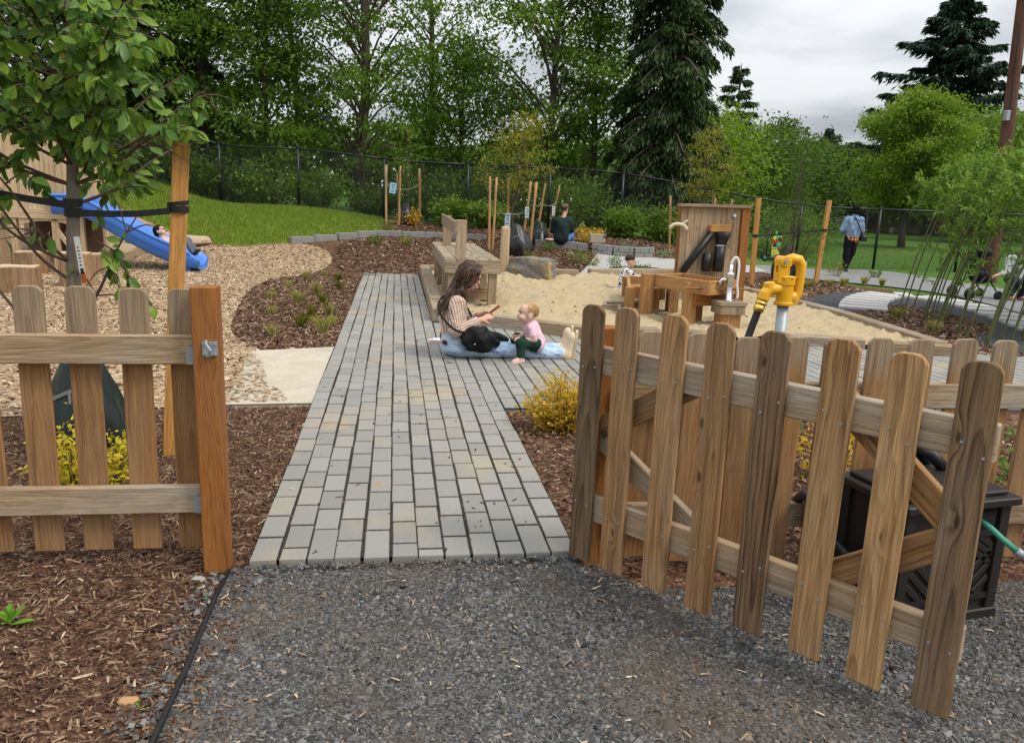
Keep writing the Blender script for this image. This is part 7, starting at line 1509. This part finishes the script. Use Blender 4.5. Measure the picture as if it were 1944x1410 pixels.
# ---- person sitting on the low wall, back to the viewer
qx, qy = 3.88, 18.55; qz = Tz(qx, qy) + .17
sp1 = thing('person', 'person in dark green jacket sitting on the low wall facing away', 'person', (qx, qy, qz)); QH, QA, QR = head((qx + .08, qy + .06, qz + .75), (.75, .6, -.35), (.2, .2, 1), .98)
part('body', QH + [cap((qx, qy, qz + .08), (qx + .02, qy, qz + .30), .15, .15), cap((qx - .08, qy, qz + .45), (qx + .12, qy + .02, qz + .45), .10, .10), cap((qx + .03, qy + .01, qz + .52), (qx + .07, qy + .05, qz + .66), .055, .05), cap((qx - .17, qy, qz + .5), (qx - .18, qy + .1, qz + .25), .055, .045), cap((qx - .18, qy + .1, qz + .25), (qx + .02, qy + .25, qz + .22), .042, .034), cap((qx + .2, qy + .02, qz + .5), (qx + .25, qy + .08, qz + .27), .055, .045), cap((qx + .25, qy + .08, qz + .27), (qx + .2, qy + .28, qz + .25), .042, .034), cap((qx - .02, qy, qz + .09), (qx + .14, qy + .42, qz + .12), .09, .07), cap((qx + .14, qy + .42, qz + .12), (qx + .16, qy + .45, qz - .15), .06, .045), cap((qx + .10, qy, qz + .09), (qx + .32, qy + .36, qz + .12), .09, .07), cap((qx + .32, qy + .36, qz + .12), (qx + .34, qy + .38, qz - .15), .06, .045)] + hand((qx + .02, qy + .25, qz + .22), (.9, .3, 0), (0, 0, 1), 1, .5, 1) + hand((qx + .2, qy + .28, qz + .25), (-.5, .8, 0), (0, 0, 1), 1, .5, 1), SK1, sp1, .015, .02)
part('jacket', [cap((qx + .0, qy, qz + .10), (qx + .02, qy, qz + .32), .19, .18), cap((qx - .09, qy, qz + .45), (qx + .13, qy + .02, qz + .45), .12, .12), cap((qx - .17, qy, qz + .5), (qx - .19, qy + .1, qz + .25), .074, .066), cap((qx - .19, qy + .1, qz + .25), (qx - .02, qy + .23, qz + .22), .064, .05), cap((qx + .2, qy + .02, qz + .5), (qx + .26, qy + .08, qz + .27), .074, .066), cap((qx + .26, qy + .08, qz + .27), (qx + .21, qy + .25, qz + .25), .064, .05)], cloth('dark_green_jacket', (.018, .032, .030), .2), sp1, .015, .035, 0, fold_warp(26, .006))
part('jeans', [cap((qx - .04, qy, qz + .09), (qx + .12, qy, qz + .09), .12, .12), cap((qx - .02, qy, qz + .09), (qx + .14, qy + .42, qz + .12), .10, .08), cap((qx + .14, qy + .42, qz + .12), (qx + .16, qy + .45, qz - .12), .075, .065), cap((qx + .12, qy - .02, qz + .09), (qx + .32, qy + .36, qz + .12), .10, .08), cap((qx + .32, qy + .36, qz + .12), (qx + .34, qy + .38, qz - .12), .075, .065)], cloth('blue_jeans', (.10, .19, .42), .2), sp1, .015, .03)
part('hair', [ell(QA(0, -.022, .04), (.088, .10, .092), QR), ell(QA(0, -.115, .02), (.05, .05, .05))], hairmat('hair_auburn', (.05, .026, .017), (.13, .075, .05)), sp1, .011, .02)

# ---- child lying on the slide
cxs, cys = -4.13, 15.24
chd = thing('person', 'child lying at the bottom of the blue slide in grey trousers', 'person', (cxs, cys, .4)); CH, CA, CR = head((-4.200, cys, .710), (.9, -.1, .35), (-.3, 0, .95), 1.0, True)
part('body', CH + [cap((-4.180, cys, .640), (-4.130, cys, .580), .04, .045), cap((-4.130, cys, .520), (-3.920, cys, .410), .095, .09), cap((-3.940, cys - .06, .410), (-3.760, cys - .07, .580), .06, .048), cap((-3.760, cys - .07, .580), (-3.640, cys - .07, .350), .045, .035), cap((-3.940, cys + .06, .410), (-3.740, cys + .07, .550), .06, .048), cap((-3.740, cys + .07, .550), (-3.600, cys + .07, .330), .045, .035), cap((-4.120, cys - .11, .550), (-4.000, cys - .16, .470), .034, .03), cap((-4.000, cys - .16, .470), (-3.860, cys - .12, .500), .03, .024), cap((-4.120, cys + .11, .550), (-3.980, cys + .14, .490), .034, .03), cap((-3.980, cys + .14, .490), (-3.860, cys + .10, .510), .03, .024)] + hand((-3.860, cys - .12, .500), (1, .2, .2), (0, 0, 1), .6, .5, 1) + hand((-3.860, cys + .10, .510), (1, -.2, .2), (0, 0, 1), .6, .5, -1), SK2, chd, .010, .015); face(chd, CA, CR, 1.0, True)
part('shirt', [cap((-4.130, cys, .520), (-3.940, cys, .420), .108, .10), cap((-4.120, cys - .11, .550), (-4.000, cys - .16, .470), .045, .04), cap((-4.120, cys + .11, .550), (-3.980, cys + .14, .490), .045, .04)], cloth('pinkish_shirt', (.55, .40, .42), .1), chd, .011, .02)
part('trousers', [cap((-3.960, cys, .410), (-3.920, cys, .400), .098, .098), cap((-3.940, cys - .06, .410), (-3.760, cys - .07, .580), .068, .058), cap((-3.760, cys - .07, .580), (-3.645, cys - .07, .360), .056, .046), cap((-3.940, cys + .06, .410), (-3.740, cys + .07, .550), .068, .058), cap((-3.740, cys + .07, .550), (-3.605, cys + .07, .340), .056, .046)], cloth('grey_trousers', (.13, .15, .18), .15), chd, .011, .02)
for dy in (-.07, .07): part('shoe', [cap((-3.630 + .01, cys + dy, .320), (-3.560, cys + dy, .380), .04, .03)], BLACK, chd, .011, .02)
strand_hair('hair', [ell(CA(0, -.022, .036), (.084, .094, .080), CR), cap(CA(0, -.07, 0), CA(.03, -.09, -.10), .055, .03)], H_BK, chd, .010)

# ---- half hidden person with a stroller behind the willow
gx, gy = 11.45, 13.3
hp1 = thing('person', 'person in light grey jacket bending behind the willow stems', 'person', (gx, gy, 0)); GH, GA_, GR = head((gx + .10, gy - .1, .95), (-.5, -.7, -.5), (-.3, -.3, .9), .95)
part('body', GH + [cap((gx - .02, gy, .42), (gx, gy, .62), .13, .14), cap((gx - .10, gy - .02, .74), (gx + .12, gy - .02, .74), .09, .09), cap((gx + .03, gy - .04, .78), (gx + .08, gy - .08, .88), .052, .05), cap((gx - .18, gy - .02, .76), (gx - .26, gy - .1, .55), .05, .04), cap((gx - .26, gy - .1, .55), (gx - .42, gy - .12, .48), .04, .032), cap((gx + .2, gy - .02, .76), (gx + .22, gy - .1, .52), .05, .04), cap((gx + .22, gy - .1, .52), (gx + .1, gy - .25, .45), .04, .032), cap((gx - .08, gy, .40), (gx - .14, gy - .26, .36), .085, .06), cap((gx - .14, gy - .26, .36), (gx - .10, gy - .06, .06), .055, .042), cap((gx + .08, gy, .40), (gx + .12, gy - .26, .36), .085, .06), cap((gx + .12, gy - .26, .36), (gx + .12, gy - .05, .06), .055, .042), cap((gx - .1, gy - .05, .05), (gx - .11, gy - .22, .04), .042, .036), cap((gx + .12, gy - .05, .05), (gx + .12, gy - .22, .04), .042, .036)] + hand((gx - .42, gy - .12, .48), (-1, 0, -.2), (0, 0, 1), 1, .5, 1) + hand((gx + .1, gy - .25, .45), (-.7, -.6, -.2), (0, 0, 1), 1, .5, 1), SK1, hp1, .015, .02); face(hp1, GA_, GR, .95)
part('jacket', [cap((gx - .02, gy, .45), (gx, gy, .62), .17, .17), cap((gx - .10, gy - .02, .74), (gx + .12, gy - .02, .74), .11, .11), cap((gx - .18, gy - .02, .76), (gx - .265, gy - .1, .55), .07, .06), cap((gx - .265, gy - .1, .55), (gx - .38, gy - .12, .49), .06, .048), cap((gx + .2, gy - .02, .76), (gx + .225, gy - .1, .52), .07, .06), cap((gx + .225, gy - .1, .52), (gx + .12, gy - .22, .46), .06, .048)], cloth('light_grey_jacket', (.44, .45, .46), .12), hp1, .015, .03, 0, fold_warp(26, .006))
part('trousers', [cap((gx - .06, gy, .40), (gx + .06, gy, .40), .12, .12), cap((gx - .08, gy, .40), (gx - .14, gy - .26, .36), .095, .075), cap((gx - .14, gy - .26, .36), (gx - .10, gy - .06, .08), .072, .06), cap((gx + .08, gy, .40), (gx + .12, gy - .26, .36), .095, .075), cap((gx + .12, gy - .26, .36), (gx + .12, gy - .05, .08), .072, .06)], cloth('navy_trousers', (.03, .035, .06), .2), hp1, .015, .03)
part('hair', [ell(GA_(0, -.025, .04), (.085, .098, .09), GR)], H_DK, hp1, .011, .02)
sr = thing('stroller', 'black stroller standing behind the willow stems', 'stroller', (10.85, 13.5, 0)); ox, oy = 10.85, 13.5
part('seat', [cap((ox - .02, oy, .42), (ox + .12, oy, .40), .13, .12), cap((ox - .06, oy, .45), (ox - .10, oy, .78), .12, .10)], M_BAGC, sr, .014, .03)
part('canopy', [ell((ox - .02, oy, .86), (.2, .19, .12))], M_BAGC, sr, .014, .03)
for s_ in (-1, 1):
    m = MB(); m.tube([(ox - .38, oy + s_ * .22, .98), (ox - .2, oy + s_ * .22, .70), (ox + .28, oy + s_ * .22, .13)], .013, 8); m.tube([(ox + .02, oy + s_ * .22, .45), (ox - .28, oy + s_ * .22, .14)], .013, 8); m.build('frame', BLACKM, sr, True)
    for wx, wr_ in ((ox + .29, .085), (ox - .30, .11)):
        m = MB(); m.lathe([(.02, -.02), (wr_ * .8, -.022), (wr_, -.012), (wr_, .012), (wr_ * .8, .022), (.02, .02)], (wx, oy + s_ * .24, wr_), 20, Matrix.Rotation(R(90), 3, 'X')); m.build('wheel', BLACKM, sr, True)
m = MB(); m.tube([(ox - .38, oy - .22, .98), (ox - .42, oy, 1.0), (ox - .38, oy + .22, .98)], .015, 8); m.build('handle', BLACKM, sr, True)
